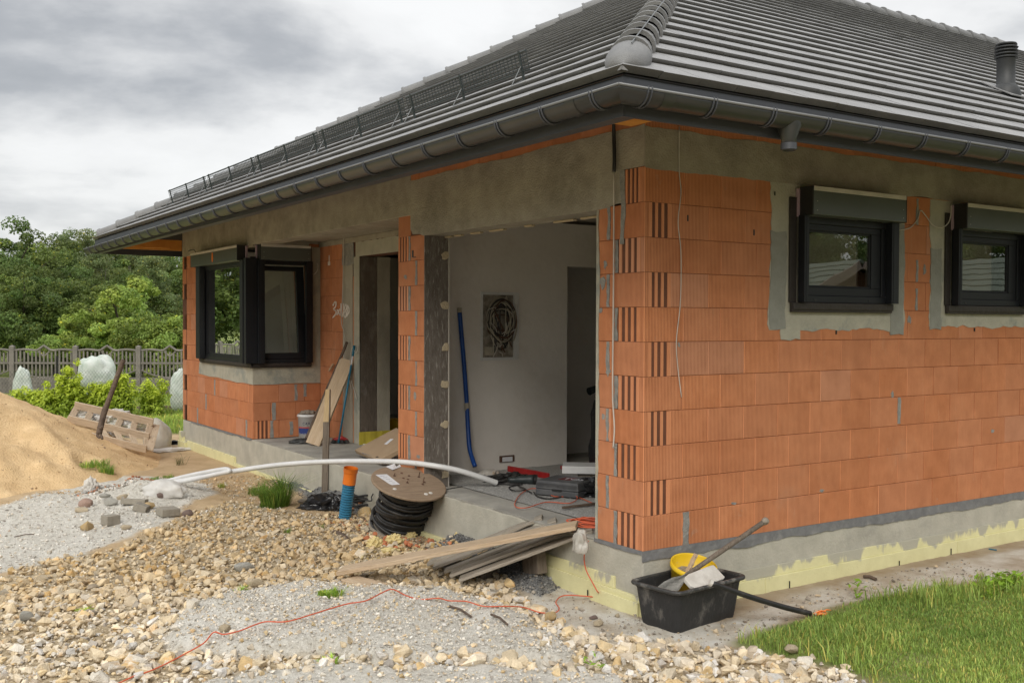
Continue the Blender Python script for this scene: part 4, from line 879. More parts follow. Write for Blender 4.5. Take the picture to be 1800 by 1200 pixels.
# roof: slopes of overlapping flat tiles
EA, ZE, KP = 1.19, 3.00, 0.567               # eave overhang, height of the tile edge, slope
ex0, ey0, ex1, ey1 = -EA, -EA, HWX+EA, HL+EA
ym = HL/2; rise = (ym+EA)*KP; ZR = ZE+rise
def clip(poly, a, b, c):                     # keep a*x+b*y+c >= 0
    out = []
    for i in range(len(poly)):
        p, q = poly[i], poly[(i+1) % len(poly)]; dp = a*p[0]+b*p[1]+c; dq = a*q[0]+b*q[1]+c
        if dp >= 0: out.append(p)
        if (dp >= 0) != (dq >= 0): t = dp/(dp-dq); out.append((p[0]+(q[0]-p[0])*t, p[1]+(q[1]-p[1])*t))
    return out
roof = MB()
roof.add([(ex0+0.03, ey0+0.03, ZE-0.01), (ex1, ey0+0.03, ZE-0.01), (ex1, ey1-0.03, ZE-0.01), (ex0+0.03, ey1-0.03, ZE-0.01), (ex0+EA+ym, ym, ZR-0.03), (ex1-EA-ym, ym, ZR-0.03)],
         [(0, 1, 5, 4), (1, 2, 5), (2, 3, 4, 5), (3, 0, 4)])
roofo = roof.build('roof', 'tileback', house)
def slope(mb, length, mirror, seed, maxs=None, lo=0.0, detail=True):
    # local (s along the eave, t up the plan); returns polys clipped by the two hips
    rnd = random.Random(seed); n = 24; st = 0.2925; H = ym+EA
    for k in range(n+1):
        t0 = k*st-0.0; t1 = min(t0+st+0.012, H)
        if t0 >= H-0.02: break
        off = 0.15*(k % 2); s = -0.3+off; wdt = 0.30
        while s < length+0.3:
            if maxs is not None and s > maxs: break
            g = 0.0016; poly = [(s+g, t0), (s+wdt-g, t0), (s+wdt-g, t1), (s+g, t1)]
            poly = clip(poly, 1, -1, 0.0); poly = clip(poly, -1, -1, length) if len(poly) > 2 else poly
            if len(poly) > 2:
                dz = rnd.uniform(-0.0012, 0.0012); tl = rnd.uniform(-0.001, 0.001); v = rnd.random()
                def zz(p): f = (p[1]-t0)/(st+0.012); return ZE+p[1]*KP+0.034*(1-f)+0.006+dz+tl*(p[0]-s)/wdt
                top = [(p[0], p[1], zz(p)) for p in poly]; bot = [(p[0], p[1]+0.046 if p[1] < t0+1e-4 else p[1], zz(p)-0.031) for p in poly]; m_ = len(poly)
                # rounded nose
                vs = []; nose = [(p[0], p[1]-(0.0015 if p[1] < t0+1e-4 else 0), zz(p)-0.0025) for p in poly]
                vs = top+nose+bot
                fs = [tuple(range(m_))]+[(i, i+m_, (i+1) % m_+m_, (i+1) % m_) for i in range(m_)]+[(i+m_, i+2*m_, (i+1) % m_+2*m_, (i+1) % m_+m_) for i in range(m_)]
                mb.add([mirror(q) for q in vs], fs, (v, v, v))
            s += wdt
LX = HWX+2*EA; LY = HL+2*EA
mb = MB(); slope(mb, LY, lambda q: (ex0+q[1], ey0+q[0], q[2]), 1); mb.build('roof_tiles', 'tile', roofo)
mb = MB(); slope(mb, LX, lambda q: (ex0+q[0], ey0+q[1], q[2]), 2, maxs=19); mb.build('roof_tiles', 'tile', roofo)
# hip and ridge caps: tapered half rounds laid one over the next
def caps(p0, p1, name, r0=0.135, r1=0.115, L_=0.385, first=0.0, side=(0, 0, 1), half=0.95):
    p0, p1 = Vector(p0), Vector(p1); d = (p1-p0); T_ = d.length; d.normalize(); n = int((T_-first)/L_); fm = frame_m(p0, p1); mb = MB(); seg = 12; rnd = random.Random(int(T_*100))
    for i in range(n):
        x0 = first+i*L_; x1 = x0+L_+0.035; v = rnd.random(); vs = []; jj = rnd.uniform(-0.003, 0.003)
        for (x, r, dz) in ((x0, r0-0.018, 0.012), (x0, r0, 0.028), (x0+0.03, r0+0.002, 0.028), (x0+0.045, r0-0.006, 0.02), (x1, r1, -0.004)):
            for k in range(seg+1):
                a = -half+math.pi*0.0+(math.pi/2*1.22)*(2*k/seg-1)+half; vs.append(fm @ Vector((x, math.sin(a)*r+jj, (math.cos(a)-0.28)*r*0.92+dz)))
        m = seg+1; fs = [(j*m+k, (j+1)*m+k, (j+1)*m+k+1, j*m+k+1) for j in range(4) for k in range(seg)]
        mb.add(vs, fs, (v, v, v))
    return mb.build(name, 'tilecap', roofo, smooth=False, fixn=False)
zc_ = 0.015
caps((ex0+0.33, ey0+0.33, ZE+0.33*KP+zc_), (ex0+ym+EA, ym, ZR+zc_), 'hip_caps', 0.125, 0.105)
caps((ex0+0.12, ey1-0.12, ZE+0.12*KP+zc_), (ex0+ym+EA, ym, ZR+zc_), 'hip_caps', 0.115, 0.10)
caps((ex0+ym+EA-0.1, ym, ZR+zc_), (ex1-EA-ym, ym, ZR+zc_), 'ridge_caps', 0.115, 0.11, 0.42)
# rounded starter cap on the near hip
mb = MB(); fm = frame_m((ex0+0.045, ey0+0.045, ZE+0.045*KP+0.01), (ex0+1, ey0+1, ZE+1*KP+0.01)); vs = []; seg = 16; rings = 9
for j in range(rings+1):
    t = j/rings; x = 0.42*t; r = 0.118*math.sqrt(max(0.0, 1-(1-min(1, t*1.35))**2))**0.9; r = max(r, 0.004)
    for k in range(seg+1): a = (math.pi/2*1.25)*(2*k/seg-1); vs.append(fm @ Vector((x, math.sin(a)*r*1.12, (math.cos(a)-0.3)*r*0.9+0.02)))
mb.add(vs, [(j*(seg+1)+k, (j+1)*(seg+1)+k, (j+1)*(seg+1)+k+1, j*(seg+1)+k+1) for j in range(rings) for k in range(seg)], (0.1, 0.1, 0.1)); mb.build('hip_end_cap', 'tilecap', roofo, smooth=True)
mb = MB(); mb.tube([(ex0+0.2, ey0+0.16, ZE+0.22), (ex0+2, ey0+1.86, ZE+1.93*KP+0.16), (ex0+4.5, ey0+4.4, ZE+4.45*KP+0.155)], 0.004, 5); mb.build('lightning_wire', 'steel', roofo)

# fascia, soffit batten, rafters
FA = 1.144
mb = MB(); mb.box(-FA, -FA+0.02, -FA, HL+FA, 2.768, 2.995); mb.box(-FA+0.021, HWX+FA, -FA, -FA+0.02, 2.768, 2.995); mb.box(-FA, HWX, HL+FA-0.02, HL+FA, 2.768, 2.995)
mb.box(-FA-0.006, -FA-0.0005, -FA-0.006, HL+FA, 2.905, 2.99); mb.box(-FA-0.0004, HWX, -FA-0.006, -FA-0.0005, 2.905, 2.99); mb.build('fascia', 'metal', house)
mb = MB(); mb.box(-FA-0.005, -FA+0.09, -FA-0.005, HL+FA, 2.7655, 2.7675); mb.build('fascia_drip_edge', 'metal', house)
for i in range(13):
    y_ = 0.3+i*0.9
    mb = MB(); mb.prism([(-FA+0.03, 2.80), (0.0, 3.42), (0.0, 3.58), (-FA+0.03, 2.96)], (0, y_, 0), (1, 0, 0), (0, 0, 1), (0, 1, 0), 0.08); mb.build('rafter', 'rafter', house)
for i in range(8):
    x_ = 0.3+i*0.9
    mb = MB(); mb.prism([(-FA+0.03, 2.80), (0.0, 3.42), (0.0, 3.58), (-FA+0.03, 2.96)], (x_, 0, 0), (0, 1, 0), (0, 0, 1), (1, 0, 0), 0.08); mb.build('rafter', 'rafter', house)
mb = MB(); mb.box(-0.36, -0.13, -0.22, -0.004, 3.0, 3.12); mb.build('rafter_end', 'rafter', house)
mb = MB(); mb.box(-FA+0.05, -0.005, HL+0.02, HL+0.10, 2.80, 2.97); mb.prism([(-FA+0.03, 2.80), (-0.3, 2.80), (-FA+0.03, 2.90)], (0, HL-0.4, 0), (1, 0, 0), (0, 0, 1), (0, 1, 0), 0.1)
mb.build('eave_board', 'rafter', house)

# gutters: half round, lip, brackets and the outlet
def gutter(pl, a, b, zA, zB, r=0.078):
    mb = MB(); seg = 12; n = 40; vs = []; cd = 0.0815
    def P(s, d, z): return (-FA-d, s, z) if pl == 'x' else (s, -FA-d, z)
    def zt(s): return zA+(zB-zA)*(s-a)/(b-a)
    for i in range(n+1):
        s = a+(b-a)*i/n; si = s
        for k in range(seg+1):
            an = math.pi*k/seg; d = cd+math.cos(an)*r; ss = s
            if i == 0: ss = s-0+(-(d-0.0)) 
            vs.append(P(ss, d, zt(s)-math.sin(an)*r*1.05))
    mb.add(vs, [(i*(seg+1)+k, (i+1)*(seg+1)+k, (i+1)*(seg+1)+k+1, i*(seg+1)+k+1) for i in range(n) for k in range(seg)])
    g = mb.build('gutter', 'gutter', house, smooth=True); md = g.modifiers.new('thickness', 'SOLIDIFY'); md.thickness = 0.0025
    mb = MB(); s0 = a-(cd+r); mb.tube([P(s0, cd+r, zt(a)), P(b, cd+r, zB)], 0.0085, 8); mb.build('gutter_lip', 'lip', g, smooth=True)
    s = -1.065 if pl == 'x' else -1.09
    i = 0
    while s < min(b-0.1, 12.6) and not (pl == 'y' and s > 8):
        mb = MB(); 
        for off in (-0.013, 0.013):
            pts = [P(s+off, cd+math.cos(math.pi*k/12)*(r+0.006), zt(s)-math.sin(math.pi*k/12)*(r+0.006)*1.05) for k in range(13)]
            mb.tube([P(s+off, cd+r+0.004, zt(s)+0.012)]+pts+[P(s+off, 0.0, zt(s)+0.06)], 0.0055, 6)
        mb.build('gutter_bracket', 'metal', g); s += 0.487; i += 1
    for c in ((-0.90, 3.4, 6.4, 9.4) if pl == 'x' else (-0.98, 2.9)):
        mb = MB(); vs = []
        for e_ in (0, 1):
            for k in range(13): an = math.pi*k/12; vs.append(P(c+e_*0.085, cd+math.cos(an)*(r+0.0035), zt(c)-math.sin(an)*(r+0.0035)*1.05))
        mb.add(vs, [(k, k+1, k+14, k+13) for k in range(12)]); mb.build('gutter_joint', 'gutter', g, smooth=True)
    return g, P, zt
gL, PL, zL = gutter('x', -FA, HL+FA+0.15, 2.895, 2.845); gR, PR, zR = gutter('y', -FA, 16.0, 2.895, 2.90)
mb = MB()
for (rr, z0_) in (((0.10, 0.0), 2.86),):
    c = (0.10, -FA-0.078, 0); prof = [(0.072, 2.885), (0.074, 2.83), (0.046, 2.76), (0.046, 2.685), (0.042, 2.685), (0.042, 2.75)]
    mb.lathe([(a, z) for a, z in prof], c, 20)
mb.build('gutter_outlet', 'gutter', gR, smooth=True)
mb = MB(); mb.lathe([(0.049, 2.73), (0.049, 2.69)], (0.10, -FA-0.078, 0), 20); mb.build('outlet_collar', 'metal', gR, smooth=True)

# snow guard grilles on the front slope
proto = None
LG = 1.93
def zroof(x): return ZE+(x+EA)*KP+0.02
for i in range(5):
    y0 = 0.80+i*2.0
    if proto is None:
        sg = thing('snow_guard', None, None, (0, 0, 0)); sg.parent = roofo; ORG[sg.name] = Vector((0, 0, 0))
        xb = -0.445; zb_ = zroof(xb)+0.075; dz, dx_ = 0.135, -0.035
        def Q(y, t): return Vector((xb+dx_*t, y, zb_+dz*t))
        mb = MB()
        for t in (0.0, 1.0): mb.tube([Q(0, t), Q(LG, t)], 0.009 if t else 0.007, 6)
        for t in (0.2, 0.4, 0.6, 0.8): mb.tube([Q(0, t), Q(LG, t)], 0.003, 5)
        n = int(LG/0.052)
        for k in range(n+1): mb.tube([Q(k*LG/n, 0), Q(k*LG/n, 1)], 0.003, 5)
        gr = mb.build('grille', 'steeldark', sg)
        for yy in (0.09, 0.97, 1.84):
            mb = MB(); f0 = Vector((-0.545, yy, zroof(-0.545)+0.015)); f1 = Vector((-0.435, yy, zroof(-0.435)+0.01))
            for (a, b, w_) in ((f1, Q(yy, 1.10), 0.011),): mb.tube([a, b], w_, 5)
            mb.build('post', 'steeldark', sg)
            mb = MB(); mb.tube([f0, Q(yy, 0.35)], 0.0045, 5); mb.tube([f0, f1], 0.004, 5); mb.build('strut', 'steel', sg)
        proto = sg; sg.location = (0, y0, 0)
    else: copy_tree(proto, loc=(0, y0, 0))

# roof vent
vx, vy = 5.48, 0.62; vz = ZE+(vy+EA)*KP
mb = MB(); prof = [(0.145, -0.10), (0.150, 0.0), (0.135, 0.06), (0.105, 0.10), (0.092, 0.11), (0.092, 0.36), (0.097, 0.365), (0.097, 0.375)]
mb.lathe(prof, (vx, vy, vz), 24)
vt = mb.build('roof_vent', 'ventgrey', roofo, smooth=True)
mb = MB()
for k in range(4): z_ = 0.385+k*0.034; mb.lathe([(0.07, z_), (0.112, z_-0.006), (0.118, z_+0.004), (0.104, z_+0.014), (0.07, z_+0.014)], (vx, vy, vz), 24)
mb.lathe([(0.075, 0.37), (0.075, 0.52), (0.108, 0.518), (0.10, 0.535), (0.0, 0.548)], (vx, vy, vz), 24); mb.build('vent_cap', 'ventgrey', vt, smooth=True)
mb = MB(); mb.box(vx-0.17, vx+0.17, vy-0.2, vy+0.2, 0, 0.01, M4=Matrix.Translation((0, 0, vz+0.045)) @ Matrix.Translation((vx, vy, 0)) @ Matrix.Rotation(math.atan(KP), 4, 'X') @ Matrix.Translation((-vx, -vy, 0))); mb.build('vent_base_plate', 'tile', vt)

# cables hanging on the outer walls
def cable(name, pts, r, m, parent=None, n=6, seg=6, label=None, cat=None, group=None):
    mb = MB(); mb.tube(spline(pts, n), r, seg); o = mb.build(name, m, parent, smooth=True)
    if parent is None: tag(o, label, cat, group)
    return o
cable('hanging_cable', [FX(1079, 300, -0.03), FX(1079, 420, -0.02), FX(1078, 560, -0.025), FX(1077, 690, -0.02), FX(1080, 750, -0.02), FX(1078, 787, -0.03)], 0.0058, 'cablewhite', None, 6, 6,
      'white cable hanging out of a black conduit in front of the near brick corner', 'cable')
cable('cable_conduit', [FX(1079, 205, -0.05), FX(1079, 240, -0.03), FX(1080, 280, -0.03), FX(1079, 302, -0.03)], 0.014, 'black', None, 6, 8,
      'short black conduit sticking down under the eave at the near corner', 'conduit')
cable('hanging_cable', [FY(1194, 222, -0.02), FY(1194, 300, -0.012), FY(1197, 340, -0.012), FY(1192, 390, -0.02), FY(1197, 445, -0.012), FY(1196, 530, -0.012), FY(1189, 600, -0.02), FY(1192, 650, -0.012), FY(1198, 698, -0.012)], 0.0035, 'cablewhite', None, 6, 6,
      'thin grey cable hanging down the right hand brick wall beside the corner', 'cable')
cable('window_cable', [FY(1580, 405, -0.05), FY(1600, 400, -0.02), FY(1613, 385, -0.012), FY(1618, 370, -0.01), FY(1628, 380, -0.012), FY(1640, 396, -0.03), FY(1655, 400, -0.04), FY(1666, 393, -0.05), FY(1671, 380, -0.06), FY(1672, 362, -0.05), FY(1675, 357, -0.03)], 0.0045, 'cablewhite', None, 6, 6,
      'pale cable looping between the two shutter boxes of the right hand windows', 'cable')
cable('window_cable', [FY(545, 478, 8.20), FY(552, 482, 8.17), FY(558, 475, 8.15), FY(559, 467, 8.18), FY(557, 462, 8.21)], 0.006, 'cablewhite', None, 6, 6,
      'short grey cable loop at the right edge of the tilted bay window', 'cable')
cable('window_cable', [FX(331, 442, -0.01), FX(334, 440, -0.05), FX(340, 439, -0.06), FX(344, 443, -0.03), FX(343, 446, -0.01)], 0.006, 'rubber', None, 6, 6,
      'black cable end above the far left shutter box', 'cable')
xr = 0.975
cable('hanging_cable', [FX(604, 413, xr-0.02), FX(604, 450, xr-0.02), FX(602, 520, xr-0.03), FX(600, 560, xr-0.05), FX(602, 575, xr-0.04), FX(605, 583, xr-0.02), FX(605, 620, xr-0.02), FX(605, 660, xr-0.02)], 0.006, 'cablewhite', None, 6, 6,
      'long white cable hanging down the porch wall past the chalk writing', 'cable')
# chalk writing on the porch wall
def stroke(pts, mb, x=0.985, r=0.0115):
    p = spline([FX(a, b, x) for a, b in pts], 5); mb.tube([Vector((q.x, q.y, q.z)) for q in p], r, 5)
mb = MB()
for pts in ([(585.5, 537), (588.5, 531), (591, 532), (590.5, 538), (587, 543), (591, 547), (590, 552), (585.5, 558)], [(593, 544), (598, 554)], [(597.5, 543), (592.5, 553)],
            [(599.5, 533), (599.5, 548), (601, 556), (603.5, 550), (605, 533)], [(605, 545), (608, 535), (610, 541), (605.5, 549), (605.5, 556), (608, 557), (609, 550), (606, 544)], [(611, 537), (613.5, 540), (614, 548), (610, 556)], [(611, 537), (610.5, 555)]):
    stroke(pts, mb)
mb.build('chalk_writing', 'chalk', house)
mb = MB(); mb.box(0.983, 0.989, 7.86, 7.93, 2.42, 2.47); mb.box(0.983, 0.989, 7.88, 7.90, 2.47, 2.56); mb.build('chalk_mark', 'chalk', house)

# ------------------------------------------------------------------ rocks
def rock_proto(seed, n=15, flat=0.65):
    r = random.Random(seed); bm = bmesh.new()
    for _ in range(n):
        v = Vector((r.gauss(0, 1), r.gauss(0, 1), r.gauss(0, 1))).normalized(); v.x *= 1.0; v.y *= r.uniform(0.62, 0.95); v.z *= flat; bm.verts.new(v*r.uniform(0.8, 1.05))
    h = bmesh.ops.convex_hull(bm, input=bm.verts)
    for g in set(h['geom_interior']+h['geom_unused']):
        if isinstance(g, bmesh.types.BMVert) and g.is_valid: bm.verts.remove(g)
    bmesh.ops.triangulate(bm, faces=bm.faces); bm.verts.index_update()
    V = np.array([v.co[:] for v in bm.verts]); Fc = np.array([[v.index for v in f.verts] for f in bm.faces]); bm.free(); return V, Fc
PROT = [rock_proto(100+i, 12+i % 7, 0.45+0.05*(i % 6)) for i in range(18)]
def scatter_rocks(name, pts, sizes, m, label=None, cat=None, kind='stuff', tints=None, rng_=None, flatrot=0.5):
    g = rng_ or rng; VV = []; FF = []; TT = []; b = 0
    for i in range(len(pts)):
        V, Fc = PROT[g.integers(len(PROT))]; s = sizes[i]
        a, e1, e2 = g.uniform(0, 6.283), g.normal(0, flatrot*0.5), g.normal(0, flatrot*0.5)
        ca, sa = math.cos(a), math.sin(a); Rz = np.array([[ca, -sa, 0], [sa, ca, 0], [0, 0, 1]]); c, d = math.cos(e1), math.sin(e1); Rx = np.array([[1, 0, 0], [0, c, -d], [0, d, c]])
        c, d = math.cos(e2), math.sin(e2); Ry = np.array([[c, 0, d], [0, 1, 0], [-d, 0, c]])
        VV.append((V*s) @ (Rz @ Rx @ Ry).T+pts[i]); FF.append(Fc+b); b += len(V); TT.append(np.tile(tints[i], (len(V), 1)))
    o = npmesh(name, np.concatenate(VV), np.concatenate(FF), m, None, np.concatenate(TT)); tag(o, label, cat, None, kind); return o
def rock_mat():
    m = mat('limestone_rubble', (0.90, 0.90, 0.90), (0.66, 0.655, 0.65), 22, 0.93, 0.9, 90, tintcol=True, spec=0.2, c3=(0.92, 0.66, 0.36), s3=9, t3=(0.56, 0.74)); return m
M['rubble'] = rock_mat()
def sample_poly(P, n, g):
    P = np.array(P); lo, hi = P.min(0), P.max(0); out = []
    lo = np.maximum(lo, [-6.5, -3.0]); hi = np.minimum(hi, [3.5, 8.0])
    while sum(len(o) for o in out) < n:
        q = lo+(hi-lo)*g.random((n*2, 2)); out.append(q[sdpoly(q[:, 0], q[:, 1], [tuple(p) for p in P]) < 0])
    return np.concatenate(out)[:n]
PAL = np.array([[0.84, 0.70, 0.49], [0.92, 0.80, 0.61], [0.84, 0.73, 0.57], [0.88, 0.81, 0.69], [0.66, 0.56, 0.43], [0.80, 0.63, 0.38], [0.66, 0.63, 0.58], [0.90, 0.86, 0.80], [0.76, 0.56, 0.30], [0.52, 0.47, 0.41]])
PW = np.array([.20, .20, .15, .14, .07, .08, .05, .06, .03, .02]); PW = PW/PW.sum()
g = np.random.default_rng(11)
q = sample_poly(P_GRAVEL, 15500, g)
d0 = np.minimum(sdpoly(q[:, 0], q[:, 1], P_SLAB1), sdpoly(q[:, 0], q[:, 1], P_SLAB2)); d1 = sdpoly(q[:, 0], q[:, 1], P_FINES); edge = sdpoly(q[:, 0], q[:, 1], P_GRAVEL)
wn_ = (fbm(q[:, 0]*2.2, q[:, 1]*2.2, 3, 77)-0.5)*0.35
kp = ((d0 > 0.0+wn_*0.4) | ((d0 > -0.22) & (g.random(len(q)) < 0.07))) & (d1 > -0.02+wn_*0.5) & ((edge < -0.02+wn_*0.7) | (g.random(len(q)) < 0.25))
q = q[kp]; n = len(q)
big = fbm(q[:, 0]*1.1, q[:, 1]*1.1, 3, 78)
camd = np.hypot(q[:, 0]-CAM.x, q[:, 1]-CAM.y); pk = g.random(len(q)) > 0.42*sstep(7.6, 9.4, camd)*sstep(0.35, 0.55, fbm(q[:, 0]*2.5, q[:, 1]*2.5, 3, 83)+0.12); q = q[pk]; camd = camd[pk]; big = big[pk]; n = len(q)
sz = np.exp(g.normal(math.log(0.029), 0.42, n))*(0.75+0.6*big); sz = np.clip(sz, 0.010, 0.085)
zz = ground_h(q[:, 0], q[:, 1])+sz*0.10+g.random(n)*0.022
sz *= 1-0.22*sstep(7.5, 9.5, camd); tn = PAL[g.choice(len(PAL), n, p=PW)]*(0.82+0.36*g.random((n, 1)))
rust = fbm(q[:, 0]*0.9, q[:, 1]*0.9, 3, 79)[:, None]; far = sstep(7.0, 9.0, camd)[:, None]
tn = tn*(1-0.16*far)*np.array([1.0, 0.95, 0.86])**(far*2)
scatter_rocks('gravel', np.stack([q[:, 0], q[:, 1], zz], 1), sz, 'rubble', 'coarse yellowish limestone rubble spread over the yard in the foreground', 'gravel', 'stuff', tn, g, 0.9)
q = sample_poly(P_GRAVEL, 11000, g); sz = np.clip(np.exp(g.normal(math.log(0.0105), 0.35, len(q))), 0.005, 0.022); tn = PAL[g.choice(len(PAL), len(q), p=PW)]*(0.8+0.4*g.random((len(q), 1)))
scatter_rocks('fine_gravel', np.stack([q[:, 0], q[:, 1], ground_h(q[:, 0], q[:, 1])+sz*0.3+0.012*g.random(len(q))], 1), sz, 'rubble', 'fine stone splinters between the coarse limestone rubble', 'gravel', 'stuff', tn, g, 0.9)
# small chips lying on the grey and dusty ground
def chips(P, n, s0, pal, name, label, seed, sp=0.4, lift=0.3):
    g = np.random.default_rng(seed); q = sample_poly(P, n, g); sz = np.clip(np.exp(g.normal(math.log(s0), sp, n)), s0*0.4, s0*4)
    tn = np.array(pal)[g.integers(len(pal), size=n)]*(0.8+0.4*g.random((n, 1)))
    return scatter_rocks(name, np.stack([q[:, 0], q[:, 1], ground_h(q[:, 0], q[:, 1])+sz*lift], 1), sz, 'rubble', label, 'gravel', 'stuff', tn, g, 0.9)
GREY = [[0.86, 0.81, 0.72], [0.70, 0.66, 0.58], [0.98, 0.94, 0.86], [0.80, 0.75, 0.66], [0.60, 0.56, 0.50]]
chips(P_SLAB1, 5200, 0.0075, GREY, 'stone_chips', 'fine grey crushed stone on the pale mound in the foreground', 21)
chips(P_SLAB2, 1800, 0.0075, GREY, 'stone_chips', 'fine grey crushed stone along the bottom edge of the yard', 22)
chips(P_FINES, 5200, 0.009, GREY, 'stone_chips', 'fine grey crushed stone beside the sand heap', 23, 0.5)
DARK = [[0.24, 0.24, 0.235], [0.16, 0.16, 0.16], [0.36, 0.355, 0.34], [0.12, 0.12, 0.12]]
chips(P_GRIT1, 3600, 0.0085, DARK, 'dark_chippings', 'dark grey chippings heaped along the foundation under the porch', 24)
chips(P_GRIT2, 5200, 0.0085, DARK, 'dark_chippings', 'dark grey chippings heaped below the plank ramp', 25)
chips(P_DUST, 900, 0.0075, [[0.62, 0.50, 0.34], [0.45, 0.40, 0.33], [0.30, 0.26, 0.21]], 'stone_chips', 'small loose stones on the dusty strip along the house', 26, 0.6)
SAND = [[0.80, 0.60, 0.36], [0.66, 0.48, 0.28], [0.50, 0.36, 0.22], [0.78, 0.70, 0.56]]
P_SANDY = gp([(-100, 900), (0, 890), (150, 840), (300, 800), (330, 780), (420, 790), (480, 830), (500, 880), (420, 885), (330, 840)]); chips(P_SANDY, 1500, 0.008, SAND, 'sand_clods', 'small sand clods and pebbles on the sandy ground in front of the heap', 28, 0.6)
gc_ = np.random.default_rng(96); scatter_rocks('sand_clods', HEAP_CRUMBS, np.clip(np.exp(gc_.normal(math.log(0.010), 0.5, len(HEAP_CRUMBS))), 0.005, 0.035), 'rubble', 'small sand clods and pebbles lying on the slope of the sand heap', 'gravel', 'stuff', np.array([[0.74, 0.54, 0.32], [0.60, 0.42, 0.24], [0.42, 0.30, 0.20]])[gc_.integers(3, size=len(HEAP_CRUMBS))], gc_, 0.9)
chips(P_SOIL, 1500, 0.011, [[0.55, 0.42, 0.24], [0.24, 0.17, 0.11], [0.40, 0.33, 0.25], [0.62, 0.25, 0.12]], 'stone_chips', 'mixed soil and stones in front of the cable drum', 27, 0.5)
# single stones one can point at
def rock(name, px, py, w, m, label, cat='stone', h=0.6, rot=0.0, seed=1, dz=0.0, group=None, smooth=True, asp=0.8):
    p = GG(px, py); D = (ROT.transposed() @ (p-CAM)).z*-1; s = w/2*D/F
    V, Fc = rock_proto(seed, 26, 1.0); bm = bmesh.new(); vs = [bm.verts.new(v) for v in V]
    for f in Fc:
        try: bm.faces.new([vs[i] for i in f])
        except ValueError: pass
    me = bpy.data.meshes.new(name); bm.to_mesh(me); bm.free(); me.materials.append(M[m])
    o = bpy.data.objects.new(name, me); COL.objects.link(o); o.location = p+Vector((0, 0, s*h*0.55+dz)); o.scale = (s, s*asp, s*h); o.rotation_euler = (0.1, 0.1, rot)
    b = o.modifiers.new('bevel', 'BEVEL'); b.width = 0.12; b.segments = 2; b.limit_method = 'NONE'
    if smooth: me.polygons.foreach_set('use_smooth', [True]*len(me.polygons))
    return tag(o, label, cat, group)
rock('fieldstone', 151, 890, 34, 'pink_stone', 'rounded reddish stone at the left of the rubble pile', rot=2.3, seed=1)
rock('fieldstone', 144, 899, 33, 'cream_stone', 'flat cream stone just in front of the reddish one', h=0.35, rot=2.2, seed=2)
rock('fieldstone', 154, 931, 27, 'ochre_stone', 'ochre and grey stone alone on the pale ground left of the gravel', h=0.8, rot=0.4, seed=3)
rock('fieldstone', 195, 887, 30, 'grey_stone', 'pale grey stone between the reddish stone and the concrete blocks', rot=2.3, seed=4)
rock('fieldstone', 215, 880, 23, 'cream_stone', 'tan round stone behind the grey blocks of the rubble pile', h=0.8, seed=5)
rock('fieldstone', 263, 893, 22, 'ochre_stone', 'light ochre stone between the two grey concrete blocks', h=0.8, seed=6)
rock('fieldstone', 282, 879, 17, 'brown_stone', 'small dark red stone on top of the rubble pile by the white bag', h=0.8, seed=7, dz=0.03)
rock('fieldstone', 329, 909, 23, 'brown_stone', 'round brown stone at the right end of the rubble pile', h=0.85, seed=8)
rock('fieldstone', 185, 873, 22, 'grey_stone', 'thin dark grey stone at the back of the rubble pile', h=0.4, seed=9)
rock('fieldstone', 222, 930, 24, 'cream_stone', 'half buried cream stone next to the single paving block', h=0.5, seed=19)
rock('ochre_stone', 641, 907, 32, 'ochre_stone', 'orange ochre stone at the foot of the blue corrugated pipe', h=0.8, seed=10, rot=2.2)
rock('grey_stone', 46, 1095, 27, 'grey_stone', 'round grey pebble among the yellow rubble at the far left', h=0.9, seed=11, dz=0.02)
rock('stone', 395, 1110, 26, 'cream_stone', 'single beige stone lying on the grey mound beside the orange cord', h=0.8, seed=12, dz=0.0)
rock('stone', 968, 1093, 30, 'ochre_stone', 'tan rounded stone beside the orange cord right of the grey mound', h=0.8, seed=13, dz=0.01)
rock('stone', 1052, 1099, 24, 'cream_stone', 'tan stone on the dust between the ramp and the black tub', h=0.7, seed=14)
rock('stone', 1043, 1087, 20, 'brown_stone', 'flat brown stone behind the tan one on the dusty ground', h=0.45, seed=15)
rock('stone', 1086, 1084, 14, 'cream_stone', 'small stone near the yellow insulation at the house corner', h=0.7, seed=16)
rock('stone', 1166, 1130, 16, 'cream_stone', 'small pale stone in front of the black tub', h=0.7, seed=17)
rock('stone', 428, 1003, 40, 'grey_stone', 'large grey brown slab stone in the middle of the rubble', h=0.5, seed=18, dz=0.01)
rock('stone', 448, 1033, 38, 'cream_stone', 'pale flat stone at the upper edge of the grey mound', h=0.5, seed=20, dz=0.015)
rock('stone', 1722, 1015, 24, 'cream_stone', 'whitish stone at the edge of the grass by the right border', h=0.7, seed=21)
rock('stone', 1392, 1150, 34, 'cream_stone', 'pale flat stone at the border between rubble and grass', h=0.5, seed=22, dz=0.02)
def paver(px, py, L_, W_, H_, rot, label, tilt=0.0, dz=0.0):
    p = GG(px, py, dz); mb = MB(); mb.box(-L_/2, L_/2, -W_/2, W_/2, 0, H_); o = mb.build('paving_block', 'paver', None, bevel=0.006); o.location = p; o.rotation_euler = (tilt, 0.05, rot); return tag(o, label, 'paving block', 'loose paving blocks')
paver(295, 905, 0.20, 0.17, 0.08, 0.15, 'notched grey paving block at the front of the rubble pile', 0.05)
paver(246, 898, 0.17, 0.14, 0.08, 1.1, 'grey paving block leaning against the long dark one', 0.35)
paver(236, 886, 0.27, 0.13, 0.06, 0.0-0.55, 'long dark paving block at the back of the rubble pile', -0.12)
paver(194, 922, 0.15, 0.12, 0.10, 0.35, 'broken square paving block on the pale ground', 0.0)

# ------------------------------------------------------------------ things in the yard
def onrel(o): return o
